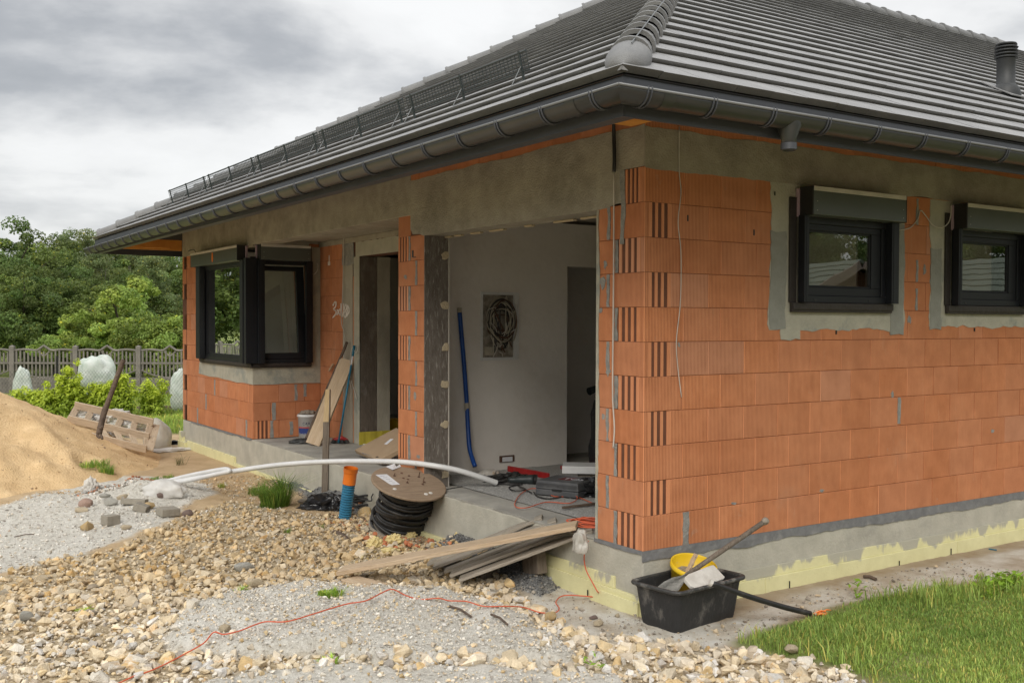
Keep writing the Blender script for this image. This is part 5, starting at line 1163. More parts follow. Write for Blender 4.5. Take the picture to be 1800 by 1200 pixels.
# cable drum
T_ = Matrix.Translation(Vector((0, 0, 0)))
dp = G(706, 930, -0.45); dr = thing('cable_drum', 'tilted wooden cable drum wound with thick black cable in front of the porch', 'cable drum', dp)
fwd = Vector((-(dp.x-CAM.x), -(dp.y-CAM.y), 0)).normalized(); rt = Vector((-fwd.y, fwd.x, 0)); rt = rt if rt.dot(u_*0+Vector((ROT[0][0], ROT[1][0], 0))) > 0 else -rt
ax = (Vector((0, 0, 1))+fwd*0.16+rt*0.20).normalized()
base = dp+Vector((0, 0, 0.02)); topc = W(718, 852, 9.72)
ax = (topc-base).normalized(); ax2 = (Vector((0, 0, 1))+fwd*0.27+rt*0.20).normalized()
q1 = ax2.to_track_quat('Z', 'Y').to_matrix().to_4x4()
def MT(c): m = q1.copy(); m.translation = c; return m
mb = MB(); mb.lathe([(0, 0.0), (0.355, 0.0), (0.362, 0.006), (0.362, 0.020), (0.355, 0.026), (0.0, 0.026)], (0, 0, 0), 56, MT(topc)); fl = mb.build('flange', 'plank', dr)
M['drumwood'] = grain_mat('drum_board', (0.335, 0.245, 0.165), (0.25, 0.175, 0.115), (0.20, 0.14, 0.095), 0); fl.data.materials[0] = M['drumwood']
mb = MB(); mb.lathe([(0, -0.03), (0.33, -0.03), (0.33, 0.0), (0.0, 0.0)], (0, 0, 0), 48, MT(base+Vector((0, 0, 0.02)))); fl2 = mb.build('flange', 'oldplank', dr)
rnd = random.Random(8); H = (topc-base).length-0.02
def cyl(t, r, a, wob=0.0):
    c = base+(topc-base)*t; return c+(q1.to_3x3() @ Vector((math.cos(a)*r, math.sin(a)*r, wob)))
for lay, (r0, turns) in enumerate(((0.205, 13), (0.228, 11))):
    pts = []; n = turns*22
    for i in range(n+1):
        t = i/n; a = 2*math.pi*turns*t; tt = 0.05+0.9*t; bul = 0.045*(1-tt)+0.02*math.sin(tt*9+lay*2)
        pts.append(cyl(tt, r0+bul+0.006*math.sin(a*1.7+lay), a, 0.010*math.sin(a*0.5+lay*3)+0.006*math.sin(a*3.1)))
    mb = MB(); mb.tube(pts, 0.0155, 7); mb.build('cable_winding', 'rubber', dr, smooth=True)
for j in range(4):
    pts = []
    for i in range(40):
        a = i/39*2*math.pi*1.15+j*1.7; t = [0.15, 0.1, 0.55, 0.42][j]+0.12*math.sin(a+j)+0.05*i/39; pts.append(cyl(t, 0.262+0.02*(1-t)+(0.03 if j < 2 else 0), a))
    mb = MB(); mb.tube(pts, 0.0155, 7); mb.build('cable_winding', 'rubber', dr, smooth=True)
def on_disc(x, y): return MT(topc) @ Vector((x, y, 0.027))
def disc_pt(px, py):       # point of the disc's top plane seen at a pixel
    r = ray(px, py); nrm = ax2; p0 = topc+ax2*0.0275; return CAM+r*((p0-CAM).dot(nrm)/r.dot(nrm))
mb = MB(); P4 = [disc_pt(*q) for q in ((660, 834), (680, 833), (703, 851), (689, 852), (684, 850))]; mb.add(P4+[p+ax2*0.001 for p in P4], [(0, 1, 2, 3, 4), (9, 8, 7, 6, 5)]+[(i, (i+1) % 5, (i+1) % 5+5, i+5) for i in range(5)]); lb = mb.build('paper_label', 'paper', dr)
for i in range(5):
    a = disc_pt(668+i*5.2, 836.5+i*2.9); b = disc_pt(676+i*4.6, 835.8+i*3.1); mb = MB(); w_ = (b-a).normalized().cross(ax2)*0.0022
    mb.add([a-w_+ax2*0.0014, b-w_+ax2*0.0014, b+w_+ax2*0.0014, a+w_+ax2*0.0014], [(0, 1, 2, 3)]); mb.build('printed_line', 'ink', lb, fixn=False)
mb = MB(); P4 = [disc_pt(*q) for q in ((678, 820), (693, 816), (697, 821), (702, 817), (705, 820), (690, 827))]; P4 = [p+ax2*(0.001+0.008*(i % 2)) for i, p in enumerate(P4)]
mb.add(P4+[p+ax2*0.001 for p in P4], [(0, 1, 2, 3, 4, 5), (11, 10, 9, 8, 7, 6)]+[(i, (i+1) % 6, (i+1) % 6+6, i+6) for i in range(6)]); mb.build('paper_label', 'paper', dr)
for (a, b, h) in ((693, 836, 0.03), (706, 831, 0.008), (719, 836, 0.008), (717, 842, 0.006), (716, 848, 0.015), (736, 838, 0.05), (743, 851, 0.075), (746, 847, 0.008), (709, 840, 0.006)):
    p = disc_pt(a, b); mb = MB(); mb.tube([p, p+ax2*h], 0.0045, 6); mb.lathe([(0, 0), (0.013, 0), (0.013, 0.003), (0, 0.004)], (0, 0, 0), 8, MT(p)); mb.build('bolt', 'rust', dr)
for (a, b) in ((694, 859), (749, 868), (757, 866)):
    p = disc_pt(a, b); mb = MB(); mb.lathe([(0, 0), (0.022, 0.0), (0.016, 0.006), (0, 0.007)], (0, 0, 0), 7, MT(p)); mb.build('mortar_splash', 'styro', dr)

# corrugated pipe with an orange socket
pb = G(606, 910, -0.45); pt_ = W(617, 822, 10.75); cpp = thing('corrugated_pipe', 'blue corrugated drain pipe with an orange socket leaning at the porch edge', 'pipe', pb)
axp = (pt_-pb); Lp = axp.length; qp = axp.to_track_quat('Z', 'Y').to_matrix().to_4x4(); qp.translation = pb
prof = []; n = 15; Lc = Lp*0.74
for i in range(n):
    z = Lc*i/n; st = Lc/n; prof += [(0.052, z), (0.067, z+st*0.2), (0.067, z+st*0.5), (0.052, z+st*0.7)]
mb = MB(); mb.lathe(prof+[(0.055, Lc)], (0, 0, 0), 24, qp); mb.build('ribbed_pipe', 'blue', cpp, smooth=False)
mb = MB(); mb.lathe([(0.0665, Lc-0.03), (0.07, Lc-0.03), (0.068, Lc+0.03), (0.070, Lc+0.09), (0.076, Lc+0.10), (0.076, Lp), (0.070, Lp), (0.068, Lc), (0.0, Lc)], (0, 0, 0), 24, qp); mb.build('socket', 'orange', cpp, smooth=False)
# black cable coil behind
cc = G(648, 893, -0.44); cl = thing('cable_coil', 'loose coil of thin black cable on the ground between blue pipe and drum', 'cable coil', cc)
for j in range(5):
    rnd = random.Random(j); n = 56; pts = []
    for i in range(n):
        a = i/n*2*math.pi*2; R0 = 0.21+0.05*math.sin(j*2.1)+0.012*math.sin(a*2+j); pts.append(cc+Vector((math.cos(a)*R0*0.9, math.sin(a)*R0*1.15, 0.03+0.035*j+0.03*math.sin(a*1.5+j)+rnd.uniform(-.003, .003))))
    mb = MB(); mb.tube(spline(pts, 2), 0.011, 6); mb.build('loop', 'rubber', cl, smooth=True)
mb = MB(); mb.tube(spline([cc+Vector((-0.2, 0.1, 0.15)), W(650, 880, 10.9), W(653, 873, 10.9), W(656, 867, 10.9)], 4), 0.008, 6); mb.build('loop', 'rubber', cl)

# wooden stake with a heap of black film at its foot
sb_ = G(572, 882, -0.46); st_ = thing('wooden_stake', 'slim upright wooden stake, dark below and fresh at the top, in front of the porch', 'stake', sb_)
D_ = 11.95; a = W(570.5, 884, D_); b = W(574, 741, D_); c = W(576.5, 684, D_)
def post(a, b, w, d, m, nm, par, taper=1.0, w2=None):
    x = Vector((ROT[0][0], ROT[1][0], 0)).normalized(); y = Vector((0, 0, 1)).cross(x); vs = []
    for p, k in ((a, 1.0), (b, taper)):
        for (i, j) in ((-1, -1), (1, -1), (1, 1), (-1, 1)): vs.append(p+x*(i*w/2*k)+y*(j*d/2*k))
    mb = MB(); mb.add(vs, [(0, 1, 2, 3), (7, 6, 5, 4)]+[(i, (i+1) % 4, (i+1) % 4+4, i+4) for i in range(4)]); return mb.build(nm, m, par, bevel=0.003)
post(a, b, 0.072, 0.05, 'stakewood', 'lower_shaft', st_); post(b, c, 0.072, 0.05, 'stakefresh', 'upper_shaft', st_, 0.75)
post(b+Vector((ROT[0][0], ROT[1][0], 0))*0.034, c+Vector((ROT[0][0], ROT[1][0], 0))*0.025, 0.012, 0.052, 'stakewood', 'split_edge', st_, 0.8)
def crumple(name, c, rx, ry, rz, m, seed, label=None, cat=None, parent=None, amp=0.35, freq=3.0, sub=4, rot=0.0):
    bm = bmesh.new(); bmesh.ops.create_icosphere(bm, subdivisions=sub, radius=1.0)
    for v in bm.verts:
        p = v.co*freq+Vector((seed*3.1, seed*1.7, 0)); n_ = mnoise.noise(p)*amp+abs(mnoise.noise(p*2.3))*amp*0.6-mnoise.noise(p*5)*amp*0.15
        v.co = v.co*(1+n_); v.co.x *= rx; v.co.y *= ry; v.co.z *= rz
        if v.co.z < -rz*0.35: v.co.z = -rz*0.35+(v.co.z+rz*0.35)*0.1
    bmesh.ops.rotate(bm, verts=bm.verts, cent=(0, 0, 0), matrix=Matrix.Rotation(rot, 3, 'Z'))
    me = bpy.data.meshes.new(name); off = ORG[parent.name] if parent is not None else Vector((0, 0, 0))
    for v in bm.verts: v.co += Vector(c)+Vector((0, 0, rz*0.35))-(off if parent is not None else Vector(c))
    bm.to_mesh(me); bm.free(); me.materials.append(M[m]); o = bpy.data.objects.new(name, me); COL.objects.link(o)
    if amp < 0.35: me.polygons.foreach_set('use_smooth', [True]*len(me.polygons))
    if parent is not None: o.parent = parent
    else: o.location = Vector(c)
    return tag(o, label, cat)
crumple('plastic_bag', GG(577, 893), 0.24, 0.15, 0.11, 'bag', 1, 'crumpled black plastic film around the foot of the wooden stake', 'plastic sheet', amp=0.5, rot=-0.4)
crumple('plastic_bag', GG(596, 896), 0.09, 0.08, 0.09, 'bag', 2, 'small lump of black film left of the blue pipe', 'plastic sheet', amp=0.5)
crumple('mortar_lump', GG(548, 881), 0.16, 0.08, 0.035, 'mortarpile', 3, 'flat beige mortar lump left of the stake foot', 'mortar lump', amp=0.3)

# long white conduit and the folded lengths beside it
mb = MB(); path = [(256, 856, 12.75, ), (300, 848, 12.5), (345, 838, 12.2), (403, 829, 11.8), (470, 819, 11.35), (535, 813, 10.95), (600, 810.5, 10.6), (660, 810.5, 10.3), (710, 812, 10.1), (755, 817, 9.98), (800, 825, 9.98), (838, 836, 10.02), (873, 848, 10.1)]
pp = spline([W(*p) for p in path], 6); mb.tube(pp, 0.0275, 12, cap=False); mb.tube(pp, 0.023, 12, cap=False)
co = mb.build('conduit', 'conduit', None, smooth=True, fixn=False); tag(co, 'long bent white conduit reaching from the sand over the porch edge into the opening', 'conduit')
mb = MB(); mb.tube(spline([W(290, 846, 12.6), W(330, 836, 12.3), W(370, 828, 12.0), W(395, 824, 11.8), W(403, 826, 11.7), W(400, 829, 11.7), W(380, 833, 11.9), W(340, 842, 12.2), W(300, 850, 12.5)], 6), 0.026, 10)
tag(mb.build('conduit', 'conduit', None, smooth=True), 'white conduit folded back on itself on the sand', 'conduit')
crumple('plastic_bag', GG(288, 876, 0.02), 0.24, 0.11, 0.14, 'film', 5, 'milky white plastic bag lying on the rubble pile by the conduit ends', 'plastic bag', amp=0.28, freq=1.9, rot=-0.5)
crumple('white_lime_lump', GG(160, 868), 0.09, 0.07, 0.13, 'styro', 6, 'white lime crusted lump at the left of the rubble pile', 'lime lump', amp=0.5)
def scat(px, py, rx, ry, n, s0, pal, name, label, seed, kind='stuff', dz=0.0, cat='rubble'):
    g = np.random.default_rng(seed); c = G(px, py); a = g.random(n)*6.283; r = np.sqrt(g.random(n)); q = np.stack([c.x+np.cos(a)*r*rx, c.y+np.sin(a)*r*ry], 1)
    sz = np.clip(np.exp(g.normal(math.log(s0), 0.45, n)), s0*0.4, s0*2.5); tn = np.array(pal)[g.integers(len(pal), size=n)]*(0.8+0.4*g.random((n, 1)))
    return scatter_rocks(name, np.stack([q[:, 0], q[:, 1], ground_h(q[:, 0], q[:, 1])+sz*0.3+dz*(1-r)], 1), sz, 'rubble', label, cat, kind, tn, g, 1.2)
BR = [[0.62, 0.26, 0.13], [0.52, 0.20, 0.10], [0.66, 0.36, 0.22]]
scat(178, 868, 0.30, 0.22, 160, 0.016, BR+[[0.6, 0.58, 0.54]]*3, 'brick_rubble', 'pink brick crumbs and grey grit at the left of the rubble pile', 31, dz=0.09)
scat(240, 864, 0.32, 0.10, 170, 0.011, BR, 'brick_rubble', 'small orange brick crumbs between the white lumps of the rubble pile', 32, dz=0.12)
scat(225, 868, 0.55, 0.20, 420, 0.014, GREY+[[0.8, 0.78, 0.74]]*2, 'stone_chips', 'whitish grit on top of the rubble pile', 33, dz=0.06)
scat(690, 972, 0.55, 0.32, 90, 0.020, [[0.68, 0.56, 0.30], [0.62, 0.52, 0.34], [0.48, 0.35, 0.16]], 'stone_chips', 'loose yellow stones in front of the cable drum', 34, dz=0.02)
def fragments(px, py, n, s0, m, name, label, cat, seed, spread=0.10, group=None):
    # a heap of angular shards as one thing
    g = random.Random(seed); c = GG(px, py); o = thing(name, label, cat, c, group)
    for i in range(n):
        V, Fc = PROT[g.randrange(len(PROT))]; s = s0*g.uniform(0.55, 1.4); r = spread*math.sqrt(g.random()); a = g.uniform(0, 6.283)
        Rr = Matrix.Rotation(g.uniform(0, 6), 3, 'Z') @ Matrix.Rotation(g.uniform(-0.8, 0.8), 3, 'X'); off = c+Vector((math.cos(a)*r*1.4, math.sin(a)*r, s*0.4+0.05*(1-r/spread)))
        mb = MB(); mb.add([Rr @ (Vector(v)*s)+off for v in V], [tuple(int(k) for k in f) for f in Fc]); mb.build('shard', m, o)
    return o
fragments(676, 957, 9, 0.034, 'brickfrag', 'brick_shards', 'orange brick shards just in front of the cable drum', 'brick shards', 1, 0.09)
fragments(655, 948, 5, 0.045, 'brickfrag', 'brick_shards', 'larger flat brick shards left of the foam lumps', 'brick shards', 2, 0.08)
fragments(712, 965, 12, 0.032, 'brickfrag', 'brick_shards', 'orange brick shards right of the yellow foam lumps', 'brick shards', 3, 0.10)
fragments(760, 959, 4, 0.036, 'brickfrag', 'brick_shards', 'two brick shards on the dark chippings by the plank', 'brick shards', 4, 0.05)
crumple('foam_lump', GG(693, 957), 0.085, 0.07, 0.07, 'yfrag', 7, 'pale yellow foam lump in the middle of the brick shards', 'foam lump', amp=0.5)
crumple('foam_lump', GG(660, 960), 0.07, 0.06, 0.06, 'yfrag', 8, 'yellow foam lump left of the brick shards', 'foam lump', amp=0.5)
crumple('foam_lump', GG(684, 973), 0.08, 0.05, 0.04, 'yfrag', 9, 'low yellow foam lump in front of the brick shards', 'foam lump', amp=0.5)
crumple('foam_lump', GG(723, 944), 0.05, 0.04, 0.04, 'yfrag', 10, 'small yellow foam crumb beside the drum foot', 'foam lump', amp=0.5)
crumple('foam_lump', GG(785, 938), 0.05, 0.045, 0.045, 'yfrag', 11, 'yellow foam crumb on the dark chippings', 'foam lump', amp=0.5)
crumple('foam_lump', GG(807, 943), 0.04, 0.035, 0.035, 'yfrag', 12, 'tiny yellow foam crumb near the far end of the ramp', 'foam lump', amp=0.5)

# the ramp of planks up to the opening
def q3(px, py, z): return G(px, py, z)
board('plank', G(600, 1006, -0.375), G(1016, 926, 0.05), 0.235, 0.034, 'plank', 'long light sawn plank lying across the grey ramp boards', 'plank', None, up=(0, 0, 1))
ra, rb = G(748, 988, -0.40), G(822, 1022, -0.40)
lbs = ['weathered grey ramp board farthest from the camera, leading up to the opening', 'second grey ramp board counted from the far side', 'middle weathered grey board of the ramp', 'second grey ramp board counted from the front edge', 'front weathered grey board of the ramp with a ragged lower end']
for i in range(5):
    t = (i+0.5)/5; l_ = ra.lerp(rb, t)+Vector((-0.03*(i % 2)-0.02*(i == 4), 0, 0.003*(i % 2))); h_ = Vector((0.10+0.03*(i % 3), 1.46-0.80*t, 0.004)); ln = h_-l_
    board('ramp_board', l_, h_, 0.158, 0.026, 'oldplank', lbs[i], 'ramp board', 'grey boards of the ramp', warp=0.0015*((i % 3)-1))
board('ramp_batten', G(845, 1006, -0.36), G(945, 957, -0.16)+Vector((0, 0, 0)), 0.05, 0.03, 'oldplank', 'thin batten nailed under the front edge of the ramp', 'batten')
board('plank_offcut', G(615, 1022, -0.415), G(672, 1038, -0.415), 0.17, 0.035, 'plank', 'short plank offcut on the rubble in front of the long plank', 'plank')
board('timber_block', G(838, 1022, -0.47), G(868, 1015, -0.47), 0.10, 0.10, 'stakewood', 'brown timber block under the lower end of the ramp', 'timber block')
board('timber_block', FX(927, 985, -0.12)+Vector((0, 0, -0.10)), FX(955, 990, -0.12)+Vector((0, 0, -0.08)), 0.09, 0.24, 'stakewood', 'brown timber block holding up the ramp against the foundation', 'timber block')
bb = FX(1020, 965, -0.16); crumple('plastic_wrap', bb-Vector((0, 0, 0.02)), 0.045, 0.07, 0.12, 'film2', 13, 'torn clear film hanging at the top end of the ramp by the brick corner', 'plastic sheet', amp=0.33, freq=1.8)
# orange extension cord on the ground and up into the room
def gpath(pts, dz=0.02):
    o = []
    for a, b in pts:
        p = GG(a, b, dz); p.z = max(gz(p.x+i, p.y+j) for i in (-0.06, 0, 0.06) for j in (-0.06, 0, 0.06))+dz; o.append(p)
    for _ in range(2):
        for i in range(1, len(o)-1): o[i].z = max((o[i-1].z+o[i].z*2+o[i+1].z)/4, gz(o[i].x, o[i].y)+dz*0.6)
    return o
mb = MB()
p1 = [FX(1034, 950, -0.10), FX(1027, 975, -0.10), FX(1030, 1000, -0.09), FX(1043, 1026, -0.08), FX(1051, 1040, -0.07)]+gpath([(1055, 1049), (1050, 1056), (1030, 1054), (1000, 1052), (985, 1055), (977, 1065), (983, 1075), (975, 1084), (950, 1084), (920, 1082), (890, 1078), (850, 1071), (820, 1066), (790, 1064), (770, 1060)], 0.026)
p2 = gpath([(690, 1046), (670, 1054), (645, 1066), (610, 1073), (575, 1082), (545, 1092), (505, 1103), (470, 1106), (445, 1108), (420, 1117), (395, 1127), (375, 1137), (355, 1150), (325, 1163), (295, 1176), (262, 1189), (230, 1202), (180, 1225)], 0.034)
rnd = random.Random(4); p2 = [p+Vector((rnd.uniform(-.012, .012), rnd.uniform(-.012, .012), 0)) for p in p2]
mb.tube(spline(p1+gpath([(740, 1052), (715, 1047)], -0.01)+p2, 6), 0.0046, 7); tag(mb.build('extension_cord', 'cord', None, smooth=True), 'orange red extension cord winding over the grey mound and up to the room', 'cord')
hp = [Vector((0.16, 0.72, 0.06)), Vector((0.12, 0.80, 0.03)), Vector((0.05, 0.68, 0.02)), Vector((0.10, 0.60, 0.03)), Vector((0.02, 0.60, 0.02)), Vector((-0.06, 0.58, 0.0)), Vector((-0.14, 0.62, -0.08))]
rnd = random.Random(9); pts = []
for i in range(95):
    a = i*0.55; t = i/95; pts.append(Vector((0.30+0.13*math.cos(a)+0.05*math.sin(a*0.37)-0.12*t, 0.92+0.20*math.sin(a*0.93)-0.16*t, 0.022+0.05*t*(0.5+0.5*math.sin(a*0.6))+rnd.uniform(0, .015))))
mb = MB(); mb.tube(spline(pts, 3), 0.005, 6); tag(mb.build('extension_cord', 'cord', None, smooth=True), 'tangled heap of orange red cord on the floor behind the ramp top', 'cord')
mb = MB(); mb.tube(spline([Z_ for Z_ in (G(1045, 885, 0.02), G(1010, 872, 0.02), G(975, 872, 0.02), G(940, 858, 0.02), G(915, 868, 0.02), G(905, 888, 0.02), G(925, 892, 0.02), G(960, 882, 0.02), G(1000, 884, 0.02), G(1015, 875, 0.03), G(1005, 866, 0.05))], 8), 0.0045, 6)
tag(mb.build('extension_cord', 'cord', None, smooth=True), 'thin orange cord looped on the gritty floor in front of the tool case', 'cord')
mb = MB(); mb.tube(spline([G(1006, 866, 0.05), G(990, 872, 0.02), G(965, 876, 0.02), G(945, 872, 0.02), G(938, 864, 0.02)], 8), 0.0075, 6); tag(mb.build('black_lead', 'rubber', None, smooth=True), 'short black power lead on the floor in front of the tool case', 'power lead')
mb = MB(); mb.tube([G(1000, 866, 0.04), G(1008, 866, 0.045)], [0.028, 0.022], 12); tag(mb.build('socket_plug', 'orange', None), 'orange plug joining the cords at the tool case', 'plug')
mb = MB(); mb.tube(spline([G(873, 851, 0.02), G(890, 847, 0.02), G(915, 850, 0.02), G(895, 856, 0.02), G(905, 862, 0.02), G(925, 860, 0.02), G(910, 853, 0.03), G(935, 866, 0.02)], 8), 0.006, 6); tag(mb.build('black_lead', 'rubber', None, smooth=True), 'black lead curled on the floor at the end of the white conduit', 'power lead')

# mixing tub by the corner, with bucket, float, shovel and hose
A = Vector(G(1190, 1112)); B = Vector(G(1288, 1083)); C_ = Vector(G(1140, 1090)); xa = (B-A); Wt = xa.length+0.03; xa.normalize(); ya = Vector((-xa.y, xa.x, 0)); Lt = 0.33
tz = gz(A.x, A.y)-0.006; tubo = thing('mixing_tub', 'black plastic mixing tub on the ground by the near corner of the house', 'tub', (A.x, A.y, tz))
def tub_pt(u, v, z, ex): return Vector((A.x, A.y, tz+z))+xa*(u*(Wt+2*ex)-ex)+ya*(v*(Lt+2*ex)-ex)
def rr(ex, z, r=0.05, n=6):
    o = []; X0, X1, Y0, Y1 = -ex, Wt+ex, -ex, Lt+ex
    for (cx, cy, a0) in ((X1-r, Y0+r, -90), (X1-r, Y1-r, 0), (X0+r, Y1-r, 90), (X0+r, Y0+r, 180)):
        for k in range(n+1): a = R_(a0+90*k/n); o.append(Vector((A.x, A.y, tz+z))+xa*(cx+r*math.cos(a))+ya*(cy+r*math.sin(a)))
    return o
def loft(mb, rings, close_last=True):
    n = len(rings[0]); vs = [p for r in rings for p in r]; fs = [(i*n+k, i*n+(k+1) % n, (i+1)*n+(k+1) % n, (i+1)*n+k) for i in range(len(rings)-1) for k in range(n)]
    if close_last: fs.append(tuple(range(n))); fs.append(tuple((len(rings)-1)*n+k for k in range(n)))
    mb.add(vs, fs)
mb = MB(); loft(mb, [rr(0.0, 0.0, 0.04), rr(0.012, 0.06), rr(0.034, 0.255), rr(0.037, 0.262), rr(0.040, 0.29), rr(0.030, 0.29), rr(0.026, 0.26), rr(0.0, 0.015, 0.04)]); mb.build('tub_body', 'tub', tubo, smooth=False, bevel=0.0)
mb = MB(); ring = rr(0.055, 0.292, 0.06); mb.tube(ring, 0.016, 8, closed=True); mb.build('tub_rim', 'rim', tubo, smooth=True)
mb = MB(); mb.add([p+Vector((0, 0, 0.0)) for p in rr(0.018, 0.175, 0.04)], [tuple(range(28))]); bmo = mb.build('mortar_rest', 'mortarpile', tubo)
def tubw(u, v, z): return Vector((A.x, A.y, tz+z))+xa*(u*Wt)+ya*(v*Lt)
bk = thing('yellow_bucket', 'yellow bucket half full of dry mortar leaning in the black tub', 'bucket', tubw(0.70, 0.72, 0.13))
bq = (Vector((0, 0, 1))+fwd*0.34+xa*0.10).to_track_quat('Z', 'Y').to_matrix().to_4x4(); bq.translation = tubw(0.68, 0.80, 0.13); bq = bq @ Matrix.Scale(1.06, 4)
mb = MB(); mb.lathe([(0, 0), (0.115, 0), (0.150, 0.21), (0.158, 0.212), (0.160, 0.222), (0.158, 0.245), (0.150, 0.247), (0.146, 0.24), (0.135, 0.12), (0.0, 0.12)], (0, 0, 0), 40, bq); mb.build('bucket_body', 'yellow', bk, smooth=True)
mb = MB(); vs = [bq @ Vector((0, 0, 0.19))]
for ring_ in range(1, 7):
    for k in range(28): a = 2*math.pi*k/28; r = 0.136*ring_/6; vs.append(bq @ Vector((math.cos(a)*r, math.sin(a)*r, 0.16+0.025*fbm(np.array([math.cos(a)*r*22+4]), np.array([math.sin(a)*r*22]), 3, 5)[0]+0.02*math.cos(a+2)*ring_/6)))
fs = [(0, 1+k, 1+(k+1) % 28) for k in range(28)]+[(1+(j-1)*28+k, 1+j*28+k, 1+j*28+(k+1) % 28, 1+(j-1)*28+(k+1) % 28) for j in range(1, 6) for k in range(28)]
mb.add(vs, fs); mb.build('bucket_mortar', 'mortarpile', bk)
mb = MB(); mb.tube(spline([bq @ Vector((0.157, 0.0, 0.225)), bq @ Vector((0.19, 0.03, 0.20)), bq @ Vector((0.20, 0.02, 0.14)), bq @ Vector((0.17, -0.03, 0.10))], 6), 0.0025, 5); mb.build('bucket_handle', 'steel', bk)
# white float lying over the rim
fl0 = tubw(0.16, 0.02, 0.315); fl1 = tubw(0.74, 0.10, 0.335); mb = MB(); prof = [(0.0, -0.03), (0.02, -0.055), (0.06, -0.062), (0.30, -0.068), (0.325, -0.06), (0.325, 0.055), (0.30, 0.062), (0.06, 0.060), (0.02, 0.05), (0.0, 0.03)]
fm = frame_m(fl0, fl1, up=(fwd*0.75+Vector((0, 0, 0.75)))); mb.prism([(a*(fl1-fl0).length/0.325*1.0, b) for a, b in prof], fm.translation, fm.col[0].to_3d(), fm.col[1].to_3d(), fm.col[2].to_3d(), 0.028)
tag(mb.build('float_board', 'styro', None, bevel=0.006), 'dirty white foam float lying over the front rim of the tub', 'plastering float')
# long handled shovel
s0 = tubw(-0.02, 0.40, 0.10); s1 = W(1347, 914, 7.35); s0 = W(1172, 1034, 7.10)
sh = thing('shovel', 'mortar crusted shovel standing in the tub with its handle against the wall', 'shovel', s0); d_ = (s1-s0).normalized(); j_ = s0+d_*0.17
mb = MB(); mb.tube([j_, j_+(s1-j_)*0.4, s1-d_*0.03], [0.0165, 0.0185, 0.0185], 10); mb.build('handle', 'stakewood', sh, smooth=True)
mb = MB(); mb.tube([s1-d_*0.035, s1-d_*0.02, s1, s1+d_*0.012], [0.019, 0.026, 0.027, 0.018], 10); mb.build('handle_knob', 'mortarpile', sh, smooth=True)
mb = MB(); sd = d_.cross(fwd).normalized(); nf = sd.cross(d_); vs = []
for t, w_ in ((0.20, 0.018), (0.13, 0.025), (0.07, 0.05), (0.0, 0.06), (-0.06, 0.055), (-0.10, 0.03)):
    for k in range(5): a = (k/4-0.5)*2; vs.append(s0+d_*t+sd*(a*w_)+nf*(0.02*a*a))
mb.add(vs, [(i*5+k, i*5+k+1, (i+1)*5+k+1, (i+1)*5+k) for i in range(5) for k in range(4)]); bl = mb.build('blade', 'mortar', sh, smooth=True); md = bl.modifiers.new('thickness', 'SOLIDIFY'); md.thickness = 0.003
board('wood_offcut', W(1208, 1010, 7.25), W(1226, 973, 7.28), 0.035, 0.02, 'plank', 'small wooden offcut sticking up behind the yellow bucket', 'wood offcut')
mb = MB(); ha, hb = W(1250, 1024, 6.85), GG(1424, 1085, 0.03); hpth = [ha, ha.lerp(hb, 0.35)+Vector((0, 0, -0.012)), ha.lerp(hb, 0.7)+Vector((0, 0, -0.012)), hb]
mb.tube(spline(hpth, 8), 0.020, 10); ho = mb.build('black_pipe', 'rubber', None, smooth=True); tag(ho, 'black plastic pipe leading from the tub into the grass', 'pipe')
mb = MB(); mb.tube([W(1247, 1022, 6.853), W(1252, 1025, 6.853)], 0.024, 10); mb.build('pipe_cap', 'styro', ho)
g_ = random.Random(3); c = GG(1438, 1083, 0.02); ob = thing('frayed_rope_end', 'frayed orange and cream fibre tuft at the end of the black pipe in the grass', 'fibre tuft', c)
for i in range(26):
    a = g_.uniform(-0.9, 0.9); l = g_.uniform(0.03, 0.09); d = Vector((xa.x*math.cos(a)-xa.y*math.sin(a), xa.y*math.cos(a)+xa.x*math.sin(a), g_.uniform(0.0, 0.5))); st0 = c+Vector((g_.uniform(-.03, .03), g_.uniform(-.03, .03), 0))
    mb = MB(); mb.tube([st0, st0+d*l*0.6, st0+d*l+Vector((0, 0, -0.02))], [0.006, 0.005, 0.002], 5); mb.build('strand', 'orange' if i % 2 else 'cream_stone', ob)

# ------------------------------------------------------------------ things on the porch
def text_part(txt, size, m4, m, name, parent, off=Vector((0, 0, 0))):
    cu = bpy.data.curves.new('lettering', 'FONT'); cu.body = txt; cu.size = size; cu.extrude = 0.0004; ob = bpy.data.objects.new('lettering', cu); COL.objects.link(ob)
    dg = bpy.context.evaluated_depsgraph_get(); me = bpy.data.meshes.new_from_object(ob.evaluated_get(dg)); bpy.data.objects.remove(ob)
    me.transform(Matrix.Translation(-ORG.get(parent.name, Vector())) @ m4); me.materials.clear(); me.materials.append(M[m]); o = bpy.data.objects.new(name, me); COL.objects.link(o); o.parent = parent; return o
tocam = lambda p: Vector((CAM.x-p.x, CAM.y-p.y, 0)).normalized()
bc = Vector((0.70, 7.98, 0.0)); bu = thing('white_bucket', 'white bucket with a blue and red label in the porch corner under the bay window', 'bucket', bc)
mb = MB(); mb.lathe([(0, 0), (0.118, 0), (0.135, 0.30), (0.145, 0.301), (0.147, 0.32), (0.139, 0.321), (0.140, 0.335), (0.13, 0.335), (0.122, 0.02), (0, 0.02)], bc, 32); mb.build('bucket_body', 'white', bu, smooth=True)
M['labelblue'] = mat('blue_print', (0.03, 0.055, 0.22)); M['labelred'] = mat('red_print', (0.55, 0.06, 0.04)); M['navy'] = mat('navy_lettering', (0.03, 0.04, 0.09))
a0 = math.atan2(CAM.y-bc.y, CAM.x-bc.x)
